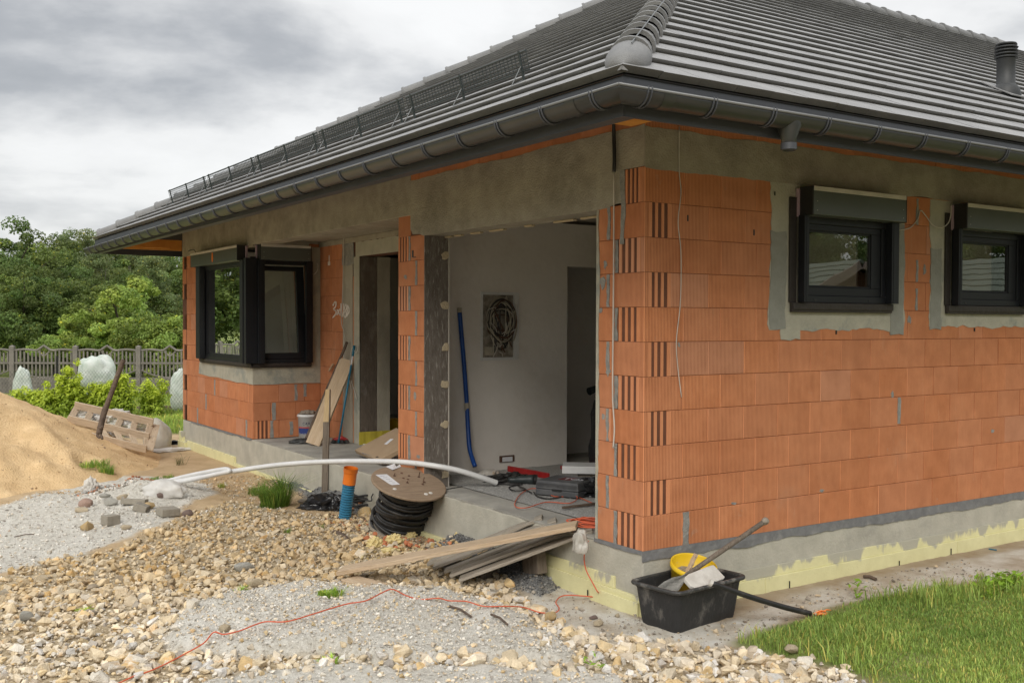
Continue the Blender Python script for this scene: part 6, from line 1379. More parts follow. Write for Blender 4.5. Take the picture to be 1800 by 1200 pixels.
def band(z0, z1, m, nm, w=1.25):
    mb = MB(); vs = []
    for z in (z0, z1):
        r = 0.118+0.017*z/0.30+0.0012
        for k in range(17): a = a0-w+2*w*k/16; vs.append(bc+Vector((math.cos(a)*r, math.sin(a)*r, z)))
    mb.add(vs, [(k, k+1, k+18, k+17) for k in range(16)]); mb.build(nm, m, bu, smooth=True, fixn=False)
band(0.02, 0.145, 'labelblue', 'label'); band(0.148, 0.163, 'labelred', 'label_stripe')
for i, (ch, da) in enumerate((('C', -0.2), ('A', 0.1), ('R', 0.4), ('E', 0.7))):
    a = a0-0.35+da*1.0; r = 0.133; p = bc+Vector((math.cos(a)*r, math.sin(a)*r, 0.195)); rm = Matrix((Vector((-math.sin(a), math.cos(a), 0)), Vector((0, 0, 1)), Vector((math.cos(a), math.sin(a), 0)))).transposed().to_4x4(); rm.translation = p
    text_part(ch, 0.05, rm, 'navy', 'letter', bu)
crumple('dusty_rag', bc+Vector((0.02, 0.02, 0.32)), 0.11, 0.10, 0.05, 'mortarpile', 14, 'dusty grey rag on the lid of the white bucket', 'rag', amp=0.4)
board('leaning_board', G(551, 782, 0.005), FX(612, 632, 0.94), 0.22, 0.032, 'plank', 'wide wooden board leaning against the porch wall', 'board', up=(-0.7, -0.5, 0.35))
board('leaning_batten', G(537, 775, 0.02)+Vector((0, 0, 0)), FX(611, 601, 0.95), 0.035, 0.022, 'stick', 'thin dark batten leaning beside the wide board', 'batten', up=(-0.7, -0.5, 0.35))
board('wood_strip', FX(579, 653, 0.95), FX(586, 641, 0.95), 0.03, 0.02, 'plank', 'short wood strip stuck behind the leaning batten', 'wood strip')
crumple('grey_brush', G(531, 779, 0.0), 0.17, 0.07, 0.05, 'rubber', 15, 'dusty grey brush head lying at the foot of the leaning board', 'brush', amp=0.2, rot=-0.55)
b0_ = G(595, 778, 0.03); b1_ = FX(623, 607, 0.93); br = thing('broom', 'broom with a long blue handle leaning beside the porch door', 'broom', G(597, 780, 0))
mb = MB(); mb.tube([b0_+(b1_-b0_)*0.0, b0_+(b1_-b0_)*0.80], 0.0135, 8); mb.build('handle', 'teal', br, smooth=True)
mb = MB(); mb.tube([b0_+(b1_-b0_)*0.80, b0_+(b1_-b0_)*0.90], 0.010, 8); mb.build('ferrule', 'paper', br, smooth=True)
mb = MB(); mb.tube([b0_+(b1_-b0_)*0.89, b1_], 0.018, 8); mb.build('grip', 'teal', br, smooth=True)
hx_ = Vector((ROT[0][0], ROT[1][0], 0)).normalized(); c0 = G(598, 779, 0.0)
mb = MB(); mb.tube([c0-hx_*0.10+Vector((0, 0, 0.045)), c0+hx_*0.02+Vector((0, 0, 0.075)), c0+hx_*0.10+Vector((0, 0, 0.04))], [0.02, 0.03, 0.02], 8); mb.build('head', 'red', br)
for s_ in (-0.075, -0.025, 0.025, 0.075):
    mb = MB(); mb.tube([c0+hx_*s_+Vector((0, 0, 0.05)), c0+hx_*s_*1.25+Vector((0, 0, 0.002))], [0.028, 0.036], 8); mb.build('bristle_tuft', 'rubber', br)
cable('white_string', [FX(624, 603, 0.92), FX(628, 606, 0.92), FX(629, 612, 0.92), FX(626, 620, 0.92), FX(622, 615, 0.92), FX(618, 612, 0.92), FX(615, 640, 0.93), FX(614, 660, 0.93), FX(617, 685, 0.95), FX(616, 703, 0.95)], 0.004, 'cablewhite', None, 6, 5, 'white string hanging from the broom handle', 'string')
cable('white_string', [FX(617, 668, 0.95), FX(620, 678, 0.95), FX(624, 690, 0.95), FX(627, 702, 0.95)], 0.004, 'cablewhite', None, 6, 5, 'short white wire end hanging right of the broom', 'string')
# carton lying on the porch, propped on its far side
cb = thing('cardboard_box', 'flat brown cardboard box lying behind the brick pillar with a white label', 'cardboard box', G(650, 800, 0))
p00 = G(627, 800, 0.0); p10 = G(655, 812, 0.0)+Vector((0, 0, 0)); ll = Vector((0.30, 3.95, 0.30)); lr = Vector((1.05, 4.15, 0.34))
qa, qb = G(627, 798, 0.02), G(700, 760, 0.20)           # left edge seen from the porch
A0 = G(627, 797, 0.04); A1 = G(662, 812, 0.03); A3 = W(700, 758, 12.3); ed = (A3-A0); A2 = A1+ed
A1.z = 0.03; nrm = (A1-A0).cross(ed).normalized(); nrm = nrm if nrm.z > 0 else -nrm
A1 = A1+(A1-A0)*0.2; A2 = A1+ed
mb = MB(); th = 0.055; mb.add([A0-nrm*0.0, A1, A2, A3, A0+nrm*th, A1+nrm*th, A2+nrm*th, A3+nrm*th], [(0, 3, 2, 1), (4, 5, 6, 7), (0, 1, 5, 4), (1, 2, 6, 5), (2, 3, 7, 6), (3, 0, 4, 7)]); mb.build('carton', 'card', cb, bevel=0.006)
def card_pt(px, py, o=0.0015): r = ray(px, py); p0 = A0+nrm*(th+o); return CAM+r*((p0-CAM).dot(nrm)/r.dot(nrm))
def card_quad(q, m, nm, o=0.0015): mb = MB(); mb.add([card_pt(*p, o) for p in q], [(0, 1, 2, 3)]); mb.build(nm, m, cb, fixn=False)
M['cardblue'] = mat('faded_blue_print', (0.13, 0.16, 0.20)); card_quad([(675, 780), (680, 781), (692, 771), (686, 771)], 'paper', 'label')
for i in range(4):
    t = i/4; card_quad([(635.5+i*4.6, 794.6+i*1.55), (638.7+i*4.6, 795.7+i*1.55), (641.2+i*4.6, 799.0+i*1.2-0.9), (638.0+i*4.6, 797.9+i*1.2-0.9)], 'cardblue', 'printed_mark')
card_quad([(660, 804), (666, 803), (664, 801.5), (661, 802)], 'black', 'hand_hole', 0.001)
# yellow roll, strip and sheets at the door
rc = G(697, 762, 0.0); mb = MB(); mb.lathe([(0.0, 0), (0.17, 0.0), (0.17, 0.21), (0.16, 0.215), (0.07, 0.215), (0.07, 0.02), (0, 0.02)], (0, 0, 0), 36, Matrix.Translation(rc))
o = mb.build('yellow_roll', 'yellow', None, smooth=False, bevel=0.004); tag(o, 'yellow roll standing on the floor behind the brick pillar', 'roll')
board('yellow_strip', Vector((0.955, 6.845, 0.0)), Vector((1.43, 6.845, 0.0)), 0.012, 0.17, 'yfoam', 'olive yellow edge strip standing at the foot of the porch door jamb', 'edge strip')
board('white_sheet', G(640, 782, 0.0), G(672, 780, 0.0), 0.13, 0.012, 'white', 'white plastic sheet lying on the floor in the porch doorway', 'plastic sheet')
board('dark_slab', G(636, 789, 0.0), G(660, 791, 0.0), 0.08, 0.04, 'greycase', 'dark block lying between the doorway and the cardboard box', 'block')
mb = MB(); mb.lathe([(0, 0), (0.02, 0), (0.02, 0.03), (0, 0.035)], G(656, 779, 0.014), 10); tag(mb.build('small_cap', 'paper', None), 'tiny white cap standing on the white sheet in the doorway', 'cap')

# ------------------------------------------------------------------ things in the wide opening
hose = [FY(808, 549, 3.86), FY(810.5, 580, 3.86), FY(814, 620, 3.86), FY(817.5, 665, 3.855), FY(820.5, 710, 3.84), FY(822.5, 750, 3.80), FY(825, 785, 3.74), FY(830, 805, 3.67), FY(835, 819, 3.60)]
mb = MB(); mb.tube(spline(hose, 6), 0.024, 12); bh = mb.build('blue_hose', 'bluehose', None, smooth=True); tag(bh, 'blue hose standing upright against the grey room wall', 'hose')
mb = MB(); mb.tube([hose[0]+Vector((0, 0, 0.0)), hose[0]+Vector((-0.003, 0, 0.05))], 0.0235, 12); mb.build('hose_end', 'cabgrey', bh)
mb = MB(); mb.tube([FY(820.2, 708, 3.84), FY(821.0, 722, 3.835)], 0.0262, 12); mb.build('tape_wrap', 'cabgrey', bh)
# tool case
cA = G(941, 868, 0.016); cB = G(1016, 876, 0.016); cx_ = (cB-cA).normalized(); cy_ = Vector((-cx_.y, cx_.x, 0)); Lc_ = (cB-cA).length; dC = 0.40; hC = 0.135
ca = thing('tool_case', 'grey ribbed power tool case lying flat on the gritty floor', 'tool case', cA)
def cp(a, b, z): return cA+cx_*a+cy_*b+Vector((0, 0, z))
def slab6(mb, a0_, a1_, b0_, b1_, z0_, z1_, ins=0.0):
    mb.add([cp(a0_, b0_, z0_), cp(a1_, b0_, z0_), cp(a1_, b1_, z0_), cp(a0_, b1_, z0_), cp(a0_+ins, b0_+ins, z1_), cp(a1_-ins, b0_+ins, z1_), cp(a1_-ins, b1_-ins, z1_), cp(a0_+ins, b1_-ins, z1_)],
           [(0, 3, 2, 1), (4, 5, 6, 7), (0, 1, 5, 4), (1, 2, 6, 5), (2, 3, 7, 6), (3, 0, 4, 7)])
mb = MB(); slab6(mb, 0, Lc_, 0, dC, 0, 0.055); mb.build('case_base', 'greycase', ca, bevel=0.008)
mb = MB(); slab6(mb, -0.003, Lc_+0.003, -0.003, dC+0.003, 0.058, hC, 0.012); mb.build('case_lid', 'greycase', ca, bevel=0.008)
for i in range(34):
    a = 0.015+(Lc_-0.03)*i/33; mb = MB(); slab6(mb, a, a+0.005, -0.0055, 0.0, 0.078, hC-0.022); mb.build('rib', 'greycase', ca)
mb = MB(); slab6(mb, Lc_*0.36, Lc_*0.66, dC*0.34, dC*0.74, hC+0.0003, hC+0.0015); M['darkred'] = mat('dark_red_print', (0.13, 0.02, 0.02)); lb = mb.build('label', 'darkred', ca)
fm = Matrix((cx_, cy_, Vector((0, 0, 1)))).transposed().to_4x4(); fm.translation = cp(Lc_*0.42, dC*0.44, hC+0.002); text_part('TOS', 0.115, fm, 'paper', 'lettering', ca)
mb = MB(); slab6(mb, Lc_*0.40, Lc_*0.62, -0.012, -0.0035, 0.05, 0.066); mb.build('handle', 'black', ca)
bgp = G(1035, 868, 0.01); crumple('black_bag', bgp, 0.16, 0.20, 0.10, 'bag', 16, 'black plastic bag slumped against the tool case behind the brick corner', 'plastic bag', amp=0.6, freq=2.4)
# white board resting over the case, red level, angle grinder with cable
wL = G(988, 832, 0.17); wr_ = Vector((1.45, 1.80, 0.165)); mb = MB(); fm = frame_m(wL+Vector((0, 0, 0)), wL+Vector((0.62, -0.50, 0.0)))
mb.box(0, 0.8, 0, 0.30, 0, 0.072, M4=fm); o = mb.build('white_board', 'white', None, bevel=0.004); tag(o, 'thick white board reaching out behind the brick corner above the tool case', 'board')
mb = MB(); fm2 = frame_m(wL, wL+Vector((0.62, -0.50, 0.0))); mb.box(0.15, 0.6, 0.05, 0.25, -0.15, -0.001, M4=fm2); tag(mb.build('prop_block', 'mortarpile', None), 'dusty block under the thick white board', 'block')
o = board('red_level', G(912, 832, 0.012)+Vector((0, 0.2, 0)), G(990, 847, 0.012)+Vector((0, 0.25, 0)), 0.03, 0.06, 'red', 'long red spirit level lying on the floor near the room wall', 'spirit level')
board('red_level', G(985, 826, 0.0), G(1030, 824, 0.0), 0.03, 0.05, 'red', 'second red bar lying further back behind the white board', 'bar')
gc = G(918, 852, 0.0); gd = thing('power_tool', 'dark power tool lying on the floor left of the tool case', 'power tool', gc)
mb = MB(); mb.tube(spline([gc+Vector((-0.10, 0.10, 0.045)), gc+Vector((0, 0.02, 0.05)), gc+Vector((0.10, -0.06, 0.055))], 5), [0.03]*4+[0.042]*4+[0.05]*3, 12); mb.build('motor_housing', 'steeldark', gd, smooth=True)
mb = MB(); mb.tube([gc+Vector((0.10, -0.06, 0.055)), gc+Vector((0.13, -0.08, 0.055))], [0.052, 0.048], 14); mb.build('gear_head', 'black', gd)
mb = MB(); mb.tube([gc+Vector((0.16, 0.02, 0.05)), gc+Vector((0.19, 0.0, 0.055))], [0.03, 0.03], 12); mb.build('side_handle', 'paper', gd)
mb = MB(); mb.tube(spline([gc+Vector((-0.12, 0.12, 0.04)), gc+Vector((-0.25, 0.20, 0.02)), gc+Vector((-0.18, 0.02, 0.02)), gc+Vector((-0.05, -0.08, 0.02))], 8), 0.008, 6); mb.build('power_lead', 'rubber', gd, smooth=True)
crumple('cable_heap', G(893, 845, 0.0), 0.20, 0.12, 0.05, 'rubber', 17, 'small heap of dark cables and dust between the white conduit and the power tool', 'cable heap', amp=0.7, freq=4)
crumple('white_scrap', G(866, 836, 0.0)+Vector((0, 0.1, 0)), 0.13, 0.08, 0.04, 'styro', 18, 'white scrap on the floor behind the end of the conduit', 'scrap', amp=0.3)
crumple('dark_scrap', G(866, 826, 0.0)+Vector((0, 0.1, 0)), 0.11, 0.06, 0.07, 'rust', 19, 'dark brown scrap against the room wall behind the white scrap', 'scrap', amp=0.4)
board('brown_stick', G(988, 894, 0.02), G(1052, 886, 0.02), 0.025, 0.02, 'stick', 'brown wooden stick lying on the gritty floor by the brick corner', 'stick')
board('dark_strip', G(786, 860, 0.0), G(813, 855, 0.0), 0.02, 0.006, 'rubber', 'short dark strip lying on the sill right of the pillar', 'strip')
mb = MB(); mb.box(1.28, 1.47, 3.885, 3.8995, 0.09, 0.16); tag(mb.build('wall_outlet_hole', 'rust', None), 'rusty slot broken into the plaster at the foot of the room wall', 'wall slot')
mb = MB(); mb.box(1.31, 1.44, 3.878, 3.8845, 0.095, 0.145); tag(mb.build('white_plate', 'paper', None), 'white plate inside the broken slot of the room wall', 'plate')
cpx = G(1040, 810, 0.0); crumple('work_jacket', Vector((2.35, 3.35, 0.05)), 0.20, 0.16, 0.62, 'bag', 20, 'dark dusty work clothes hanging over something beside the inner doorway', 'work clothes', amp=0.25, freq=2.2)
mb = MB(); mb.tube([Vector((2.75, 4.2, 0.80)), Vector((2.95, 4.2, 0.86)), Vector((3.2, 4.2, 0.87))], [0.05, 0.03, 0.025], 8); tag(mb.build('door_handle_pipe', 'steeldark', None), 'dark pipe stub in the inner doorway', 'pipe stub')

# ------------------------------------------------------------------ behind the sand: pallet, stick, shrubs, fences
def ptk(px, py, D): return W(px, py, D)
DP = 15.6; pl_o = W(190, 750, DP); pal = thing('pallet', 'broken wooden pallet tipped on its edge beyond the sand heap', 'pallet', G(230, 790, -0.46))
rows = [((131, 712), (268, 742)), ((120, 736), (262, 768)), ((140, 762), (256, 789))]
dv = [0.0, 0.12, 0.22]
for i, (a, b) in enumerate(rows):
    pa, pb = W(a[0], a[1], DP-0.1-0.20*i), W(b[0], b[1], DP-0.1-0.20*i); board('rail', pa-Vector((0, 0, 0.05)), pb-Vector((0, 0, 0.05)), 0.03, 0.115, 'palletwood', up=(0, -0.35, 1), parent=pal)
for k in range(6):
    t = 0.03+k*0.188
    top = W(131+(268-131)*t, 715+30*t, DP-0.06); bot = W(120+(262-120)*t-3*(1-t), 738+32*t, DP-0.28); b2 = W(140+(256-140)*min(1, t*1.1), 766+27*t, DP-0.46)
    board('cross_slat', bot, top, 0.09, 0.022, 'palletwood', up=(0.2, -1, 0.4), parent=pal)
    if k > 1: board('cross_slat', b2, bot, 0.09, 0.022, 'palletwood', up=(0.2, -1, 0.4), parent=pal)
board('end_board', W(257, 790, DP-0.5), W(269, 745, DP), 0.02, 0.10, 'palletwood', up=(1, 0, 0), parent=pal)
for i, (px, py, s) in enumerate(((188, 762, 0.09), (212, 765, 0.10), (241, 768, 0.10), (165, 745, 0.10), (200, 745, 0.16), (238, 752, 0.12), (150, 735, 0.12))):
    crumple('wrapped_brick', W(px, py, DP+0.05), s*1.5, s, s*0.95, 'film', 30+i, 'bundle wrapped in clear film inside the pallet, number %s from the left' % ['four', 'five', 'seven', 'two', 'three', 'six', 'one'][i], 'film bundle', amp=0.5)
crumple('plastic_sheet', G(277, 787, -0.46)-Vector((0, 0, 0.02)), 0.22, 0.28, 0.37, 'film2', 40, 'milky brown plastic sheet draped over the right end of the pallet', 'plastic sheet', amp=0.10, freq=1.2)
crumple('plastic_sheet', G(292, 793, -0.46), 0.42, 0.14, 0.04, 'film', 41, 'plastic film trailing on the ground right of the pallet', 'plastic sheet', amp=0.4)
crumple('green_net', G(303, 780, -0.46), 0.20, 0.10, 0.04, 'tuftgrass', 42, 'small dark green net on the ground near the far house corner', 'net', amp=0.6)
mb = MB(); mb.tube(spline([W(174, 762, 13.6), W(178, 745, 13.65), W(184, 722, 13.7), W(195, 693, 13.75), W(206, 662, 13.8), W(217, 632, 13.85)], 5), [0.04]*12+[0.034]*14, 8)
sk = mb.build('rough_pole', 'stick', None, smooth=True); tag(sk, 'brown rough pole stuck aslant in the sand heap in front of the pallet', 'pole')
for (a, b, c) in (((174, 758), (171, 765), (176, 770)), ((172, 750), (178, 752), (181, 748)), ((176, 762), (179, 768), (180, 772))):
    mb = MB(); mb.tube(spline([W(*a, 13.6), W(*b, 13.58), W(*c, 13.56)], 4), [0.018]*8+[0.009], 6); mb.build('root_end', 'stick', sk)

# leaves: V arrays of small folded diamonds
def leaf_cloud(centres, normals, sizes, tints, g, asp=0.55):
    n = len(centres); t = g.normal(size=(n, 3)); t -= (t*normals).sum(1, keepdims=True)*normals; t /= np.linalg.norm(t, axis=1, keepdims=True)+1e-9; b = np.cross(normals, t); s = sizes[:, None]
    V = np.stack([centres-t*s, centres+b*s*asp+normals*s*0.12, centres+t*s, centres-b*s*asp+normals*s*0.12], 1).reshape(-1, 3)
    Fc = np.arange(n*4).reshape(n, 4); return V, Fc, np.repeat(tints, 4, axis=0)
def unit(g, n): v = g.normal(size=(n, 3)); return v/np.linalg.norm(v, axis=1, keepdims=True)
def make_tree(name, label, cat, h, rx, ry, m, leaf, nclus, nleaf, seed, trunk='bark', low=0.15, crad=(0.45, 0.95), trunk_r=0.14, shape=0.0, lean=0.0, tmin=0.55, sparse=0.0):
    g = np.random.default_rng(seed); r = random.Random(seed); root = thing(name, label, cat, (0, 0, 0), 'trees of the wood')
    th = h*(0.9 if shape else 0.75); mb = MB(); tp = [Vector((math.sin(i*1.3+seed)*0.12*i/6+lean*i/6, math.cos(i*1.7+seed)*0.12*i/6, th*i/6)) for i in range(7)]
    mb.tube(spline(tp, 3), [trunk_r*(1-0.8*i/18) for i in range(19)], 8)
    cz = h*(low+1)/2; hz = h*(1-low)/2; C_ = []
    while len(C_) < nclus:
        p = unit(g, 1)[0]*g.random()**0.38; ang = math.atan2(p[1], p[0]); k = 1+0.28*math.sin(ang*3+seed)+0.18*math.sin(ang*5+seed*2+p[2]*3)
        zz = cz+p[2]*hz*(1+0.10*math.sin(ang*2+seed)); f = 1.0-shape*max(0, p[2])
        C_.append((p[0]*rx*k*f+lean, p[1]*ry*k*f, zz))
    C_ = np.array(C_); dd = np.linalg.norm(C_[:, None]-C_[None], axis=2); C_ = C_[(dd < 1.6*crad[1]).sum(1) >= 4]
    nclus = len(C_)
    for c in C_[:: max(1, nclus//22)]:
        s0 = tp[min(6, max(1, int(6*min(1, (c[2]*0.75)/th))))]; e = Vector(c); mid = (s0+e)/2+Vector((0, 0, 0.15)); mb.tube(spline([s0, mid, e], 3), [0.045, 0.04, 0.034, 0.03, 0.022, 0.016, 0.01], 5)
    mb.build('trunk', trunk, root)
    per = nleaf//nclus; cs = []; ns = []; ti = []; sz = []
    for i, c in enumerate(C_):
        R0 = g.uniform(*crad); d = unit(g, per); rr_ = R0*(0.55+0.45*g.random((per, 1))**0.5); p = c+d*rr_*np.array([1, 1, 0.72]); nn = d*0.75+unit(g, per)*0.8+np.array([0, 0, 0.35]); nn /= np.linalg.norm(nn, axis=1, keepdims=True)
        t0 = g.uniform(0.60, 1.40); hue = g.uniform(-0.12, 0.07); tt = (t0*(0.78+0.44*g.random((per, 1))))*np.array([1+hue, 1.0, 1-hue]); yl = g.random(per) < 0.025; tt[yl] *= np.array([2.0, 1.5, 0.8])
        cs.append(p); ns.append(nn); ti.append(tt); sz.append(leaf*(0.6+0.8*g.random(per)))
    V, Fc, T = leaf_cloud(np.concatenate(cs), np.concatenate(ns), np.concatenate(sz), np.concatenate(ti), g)
    keep_ = V[::4, 2] > 0.05; Fc = Fc[keep_]; npmesh('crown', V, Fc, m, root, T); return root
TREES = [make_tree('broadleaf_tree', None, 'tree', 6.6, 2.9, 2.7, 'leaf_dark', 0.07, 200, 38000, 51, low=0.06, crad=(0.30, 0.70)),
         make_tree('broadleaf_tree', None, 'tree', 7.2, 2.6, 2.6, 'leaf_dark', 0.07, 190, 36000, 52, low=0.10, crad=(0.30, 0.68)),
         make_tree('slender_tree', None, 'tree', 8.2, 1.9, 1.9, 'leaf_grey', 0.06, 170, 26000, 53, 'birchbark', low=0.16, crad=(0.28, 0.60), trunk_r=0.13, shape=0.3),
         make_tree('slender_tree', None, 'tree', 7.8, 2.1, 1.8, 'leaf_grey', 0.06, 160, 24000, 54, 'birchbark', low=0.22, crad=(0.28, 0.60), trunk_r=0.12, shape=0.3),
         make_tree('young_tree', None, 'tree', 3.0, 1.9, 1.6, 'leaf_light', 0.055, 120, 20000, 55, low=0.02, crad=(0.16, 0.40), trunk_r=0.06),
         make_tree('young_tree', None, 'tree', 2.5, 1.7, 1.5, 'leaf_light', 0.05, 110, 18000, 56, low=0.0, crad=(0.15, 0.38), trunk_r=0.05)]
KN = ['dense dark green broadleaf tree', 'full crowned dark broadleaf tree', 'slender grey green tree', 'airy grey green tree', 'light green young tree', 'low light green bushy tree']
place = [(0, -50, 46, 1.08), (0, 18, 44, 1.03), (1, 62, 50, 0.95), (2, 95, 58, 1.02), (1, 112, 49, 0.94), (2, 135, 62, 1.10), (3, 160, 56, 1.04), (0, 186, 52, 0.98), (2, 205, 60, 1.03), (3, 232, 55, 0.92), (1, 252, 57, 1.00), (2, 283, 61, 0.95), (0, 300, 53, 0.90), (1, 330, 58, 0.95), (0, 42, 39, 0.72), (1, 92, 40, 0.66),
         (4, 205, 35, 1.05), (4, 160, 36, 0.80), (5, 255, 33.5, 1.00), (5, 292, 34, 0.90), (5, 130, 34.5, 0.72), (4, 228, 41, 1.25), (3, 268, 47, 0.78), (2, 180, 48, 0.80), (0, 140, 44, 0.70), (1, 226, 46, 0.72), (0, -150, 48, 1.05), (1, -250, 45, 1.0), (2, -120, 60, 1.0), (0, -380, 46, 1.1),
         (0, 370, 54, 0.9), (1, 410, 58, 1.0)]
WH = ['at the left border', 'second from the left border', 'left of the slender tree', 'behind the wrapped plants', 'between two slender trees', 'rising above its neighbours', 'behind the bright young tree', 'in the middle of the tree line', 'right of the middle of the tree line', 'above the fence peak', 'near the roof corner', 'just left of the house wall', 'beside the far house wall', 'behind the house wall',
      'in front of the left end of the wood', 'low in front of the left wood', 'behind the middle fence panel', 'behind the wrapped white plant', 'over the right fence panel', 'next to the brick wall above the fence', 'at the left end of the bright bushes', 'taller, behind the bright bushes', 'behind the bright bushes near the house', 'behind the bright bushes left', 'low in front of the tree line', 'dark gap filler behind the bright bushes']
first = {}
def gfar(px, D): p = W(px, 600, D); return Vector((p.x, p.y, gz(p.x, p.y)-0.05))
for i, (k, px, D, s) in enumerate(place):
    o = TREES[k] if k not in first else copy_tree(TREES[k]); first[k] = 1
    o.location = gfar(px, D); o.rotation_euler = (0, 0, i*1.37); s *= (0.86 if k in (2, 3) else 0.92 if k < 2 else 1.0); o.scale = (s, s, s); o['label'] = KN[k]+' '+(WH[i] if i < len(WH) else ['far left outside the view', 'left outside the view', 'hidden behind the house'][i % 3]); ORG[o.name] = o.location.copy()
# the wood also runs on to the left, where the bay window mirrors it
for i, (x_, y_, k, s) in enumerate(((-9, 40, 0, 1.1), (-15, 43, 1, 1.15), (-21, 40, 0, 1.2), (-12, 34, 4, 1.2), (-27, 36, 2, 1.1), (-6, 46, 2, 1.1), (-18, 33, 1, 0.9), (-33, 33, 0, 1.2), (-38, 27, 1, 1.1), (-24, 30, 4, 1.3), (-13, 47, 3, 1.2))):
    o = copy_tree(TREES[k], loc=(x_, y_, -0.55), rotz=i*2.1, scale=s, label=KN[k]+' left of the view, mirrored in the bay window'); o['group'] = 'trees left of the view'
wd = np.random.default_rng(90); n = 24000; cx_w = []
ax0, ax1 = gfar(-700, 78), gfar(1200, 86)
t = wd.random(n); hgt = (5.6+1.2*fbm(t*40, t*0, 3, 91))
P_ = np.stack([ax0.x+(ax1.x-ax0.x)*t+wd.normal(size=n)*1.2, ax0.y+(ax1.y-ax0.y)*t+wd.normal(size=n)*1.5, -0.6+hgt*wd.random(n)**0.7], 1)
Vw, Fw, Tw = leaf_cloud(P_, unit(wd, n), 0.30+0.2*wd.random(n), (0.6+0.5*wd.random((n, 1)))*np.ones((1, 3)), wd); wo = npmesh('distant_wood', Vw, Fw, 'leaf_dark', None, Tw); tag(wo, 'dark mass of the far wood behind the single trees', 'wood', None, 'stuff')

# leafy shrubs
def shrub(px, D, h, w, seed, label, m='leaf_laurel', leaf=0.045, n=2600, name='laurel_shrub'):
    g = np.random.default_rng(seed); c = gfar(px, D); root = thing(name, label, 'shrub', c, 'laurel shrubs in a row'); mb = MB(); stems = []
    for k in range(9):
        a = g.uniform(0, 6.28); e = Vector((math.cos(a)*w*0.42*g.random(), math.sin(a)*w*0.42*g.random(), h*g.uniform(0.7, 1.0))); mb.tube([c, c+e*0.5+Vector((0, 0, 0.04)), c+e], [0.012, 0.009, 0.004], 5); stems.append(np.array(e))
    mb.build('stems', 'bark', root); cs = []; ns = []; ti = []
    for e in stems:
        for t in np.linspace(0.22, 1.0, 9):
            q = e*t+g.normal(size=3)*w*0.07; k = n//(len(stems)*9); d = unit(g, k); R0 = w*0.17*(1.15-0.5*t); cs.append(q+np.array(c)+d*R0*g.random((k, 1))**0.4); nn = d+np.array([0, 0, 0.7])+unit(g, k)*0.5; ns.append(nn/np.linalg.norm(nn, axis=1, keepdims=True))
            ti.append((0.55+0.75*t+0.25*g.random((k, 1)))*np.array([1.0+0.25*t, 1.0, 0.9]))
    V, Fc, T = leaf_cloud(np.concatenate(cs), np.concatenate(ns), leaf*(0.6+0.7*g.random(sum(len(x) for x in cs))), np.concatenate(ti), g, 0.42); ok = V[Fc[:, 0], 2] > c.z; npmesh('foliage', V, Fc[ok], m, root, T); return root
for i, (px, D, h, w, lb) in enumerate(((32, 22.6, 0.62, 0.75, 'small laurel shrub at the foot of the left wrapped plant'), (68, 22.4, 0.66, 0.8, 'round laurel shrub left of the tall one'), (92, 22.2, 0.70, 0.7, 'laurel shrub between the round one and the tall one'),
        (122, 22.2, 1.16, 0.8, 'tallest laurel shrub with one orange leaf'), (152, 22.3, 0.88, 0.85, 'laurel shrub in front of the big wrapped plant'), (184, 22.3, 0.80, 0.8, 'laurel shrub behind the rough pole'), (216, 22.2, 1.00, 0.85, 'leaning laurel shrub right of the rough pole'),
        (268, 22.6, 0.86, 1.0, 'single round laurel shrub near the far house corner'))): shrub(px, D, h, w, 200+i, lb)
# wrapped plants
for i, (px, py, D, w, h, lb) in enumerate(((40, 672, 24.5, 0.22, 0.70, 'narrow plant wrapped in white fleece at the left'), (170, 662, 24.8, 0.46, 0.90, 'big plant wrapped in white fleece in the middle of the fence'), (316, 672, 24.0, 0.22, 0.72, 'narrow plant wrapped in white fleece beside the far house corner'))):
    c = gfar(px, D); bm = bmesh.new(); bmesh.ops.create_icosphere(bm, subdivisions=4, radius=1)
    for v in bm.verts:
        p = v.co*1.3+Vector((i*5, 0, 0)); k = 1+0.11*mnoise.noise(p)+0.11*abs(mnoise.noise(p*2.1))-0.05*abs(mnoise.noise(p*5)); z = v.co.z; f = (1-0.28*max(0, z)) if i != 1 else (1.0 if z > -0.1 else 0.7)
        sq = max(abs(v.co.x), abs(v.co.y), abs(z))**-0.35
        v.co = Vector((v.co.x*w*k*f*sq, v.co.y*w*k*f*sq, (z*0.5*sq+0.5)*h*1.45*k))
    me = bpy.data.meshes.new('wrapped_plant'); bm.to_mesh(me); bm.free(); me.materials.append(M['fleece']); me.polygons.foreach_set('use_smooth', [True]*len(me.polygons)); o = bpy.data.objects.new('wrapped_plant', me); COL.objects.link(o); o.location = c; tag(o, lb, 'wrapped plant', 'plants wrapped in fleece')

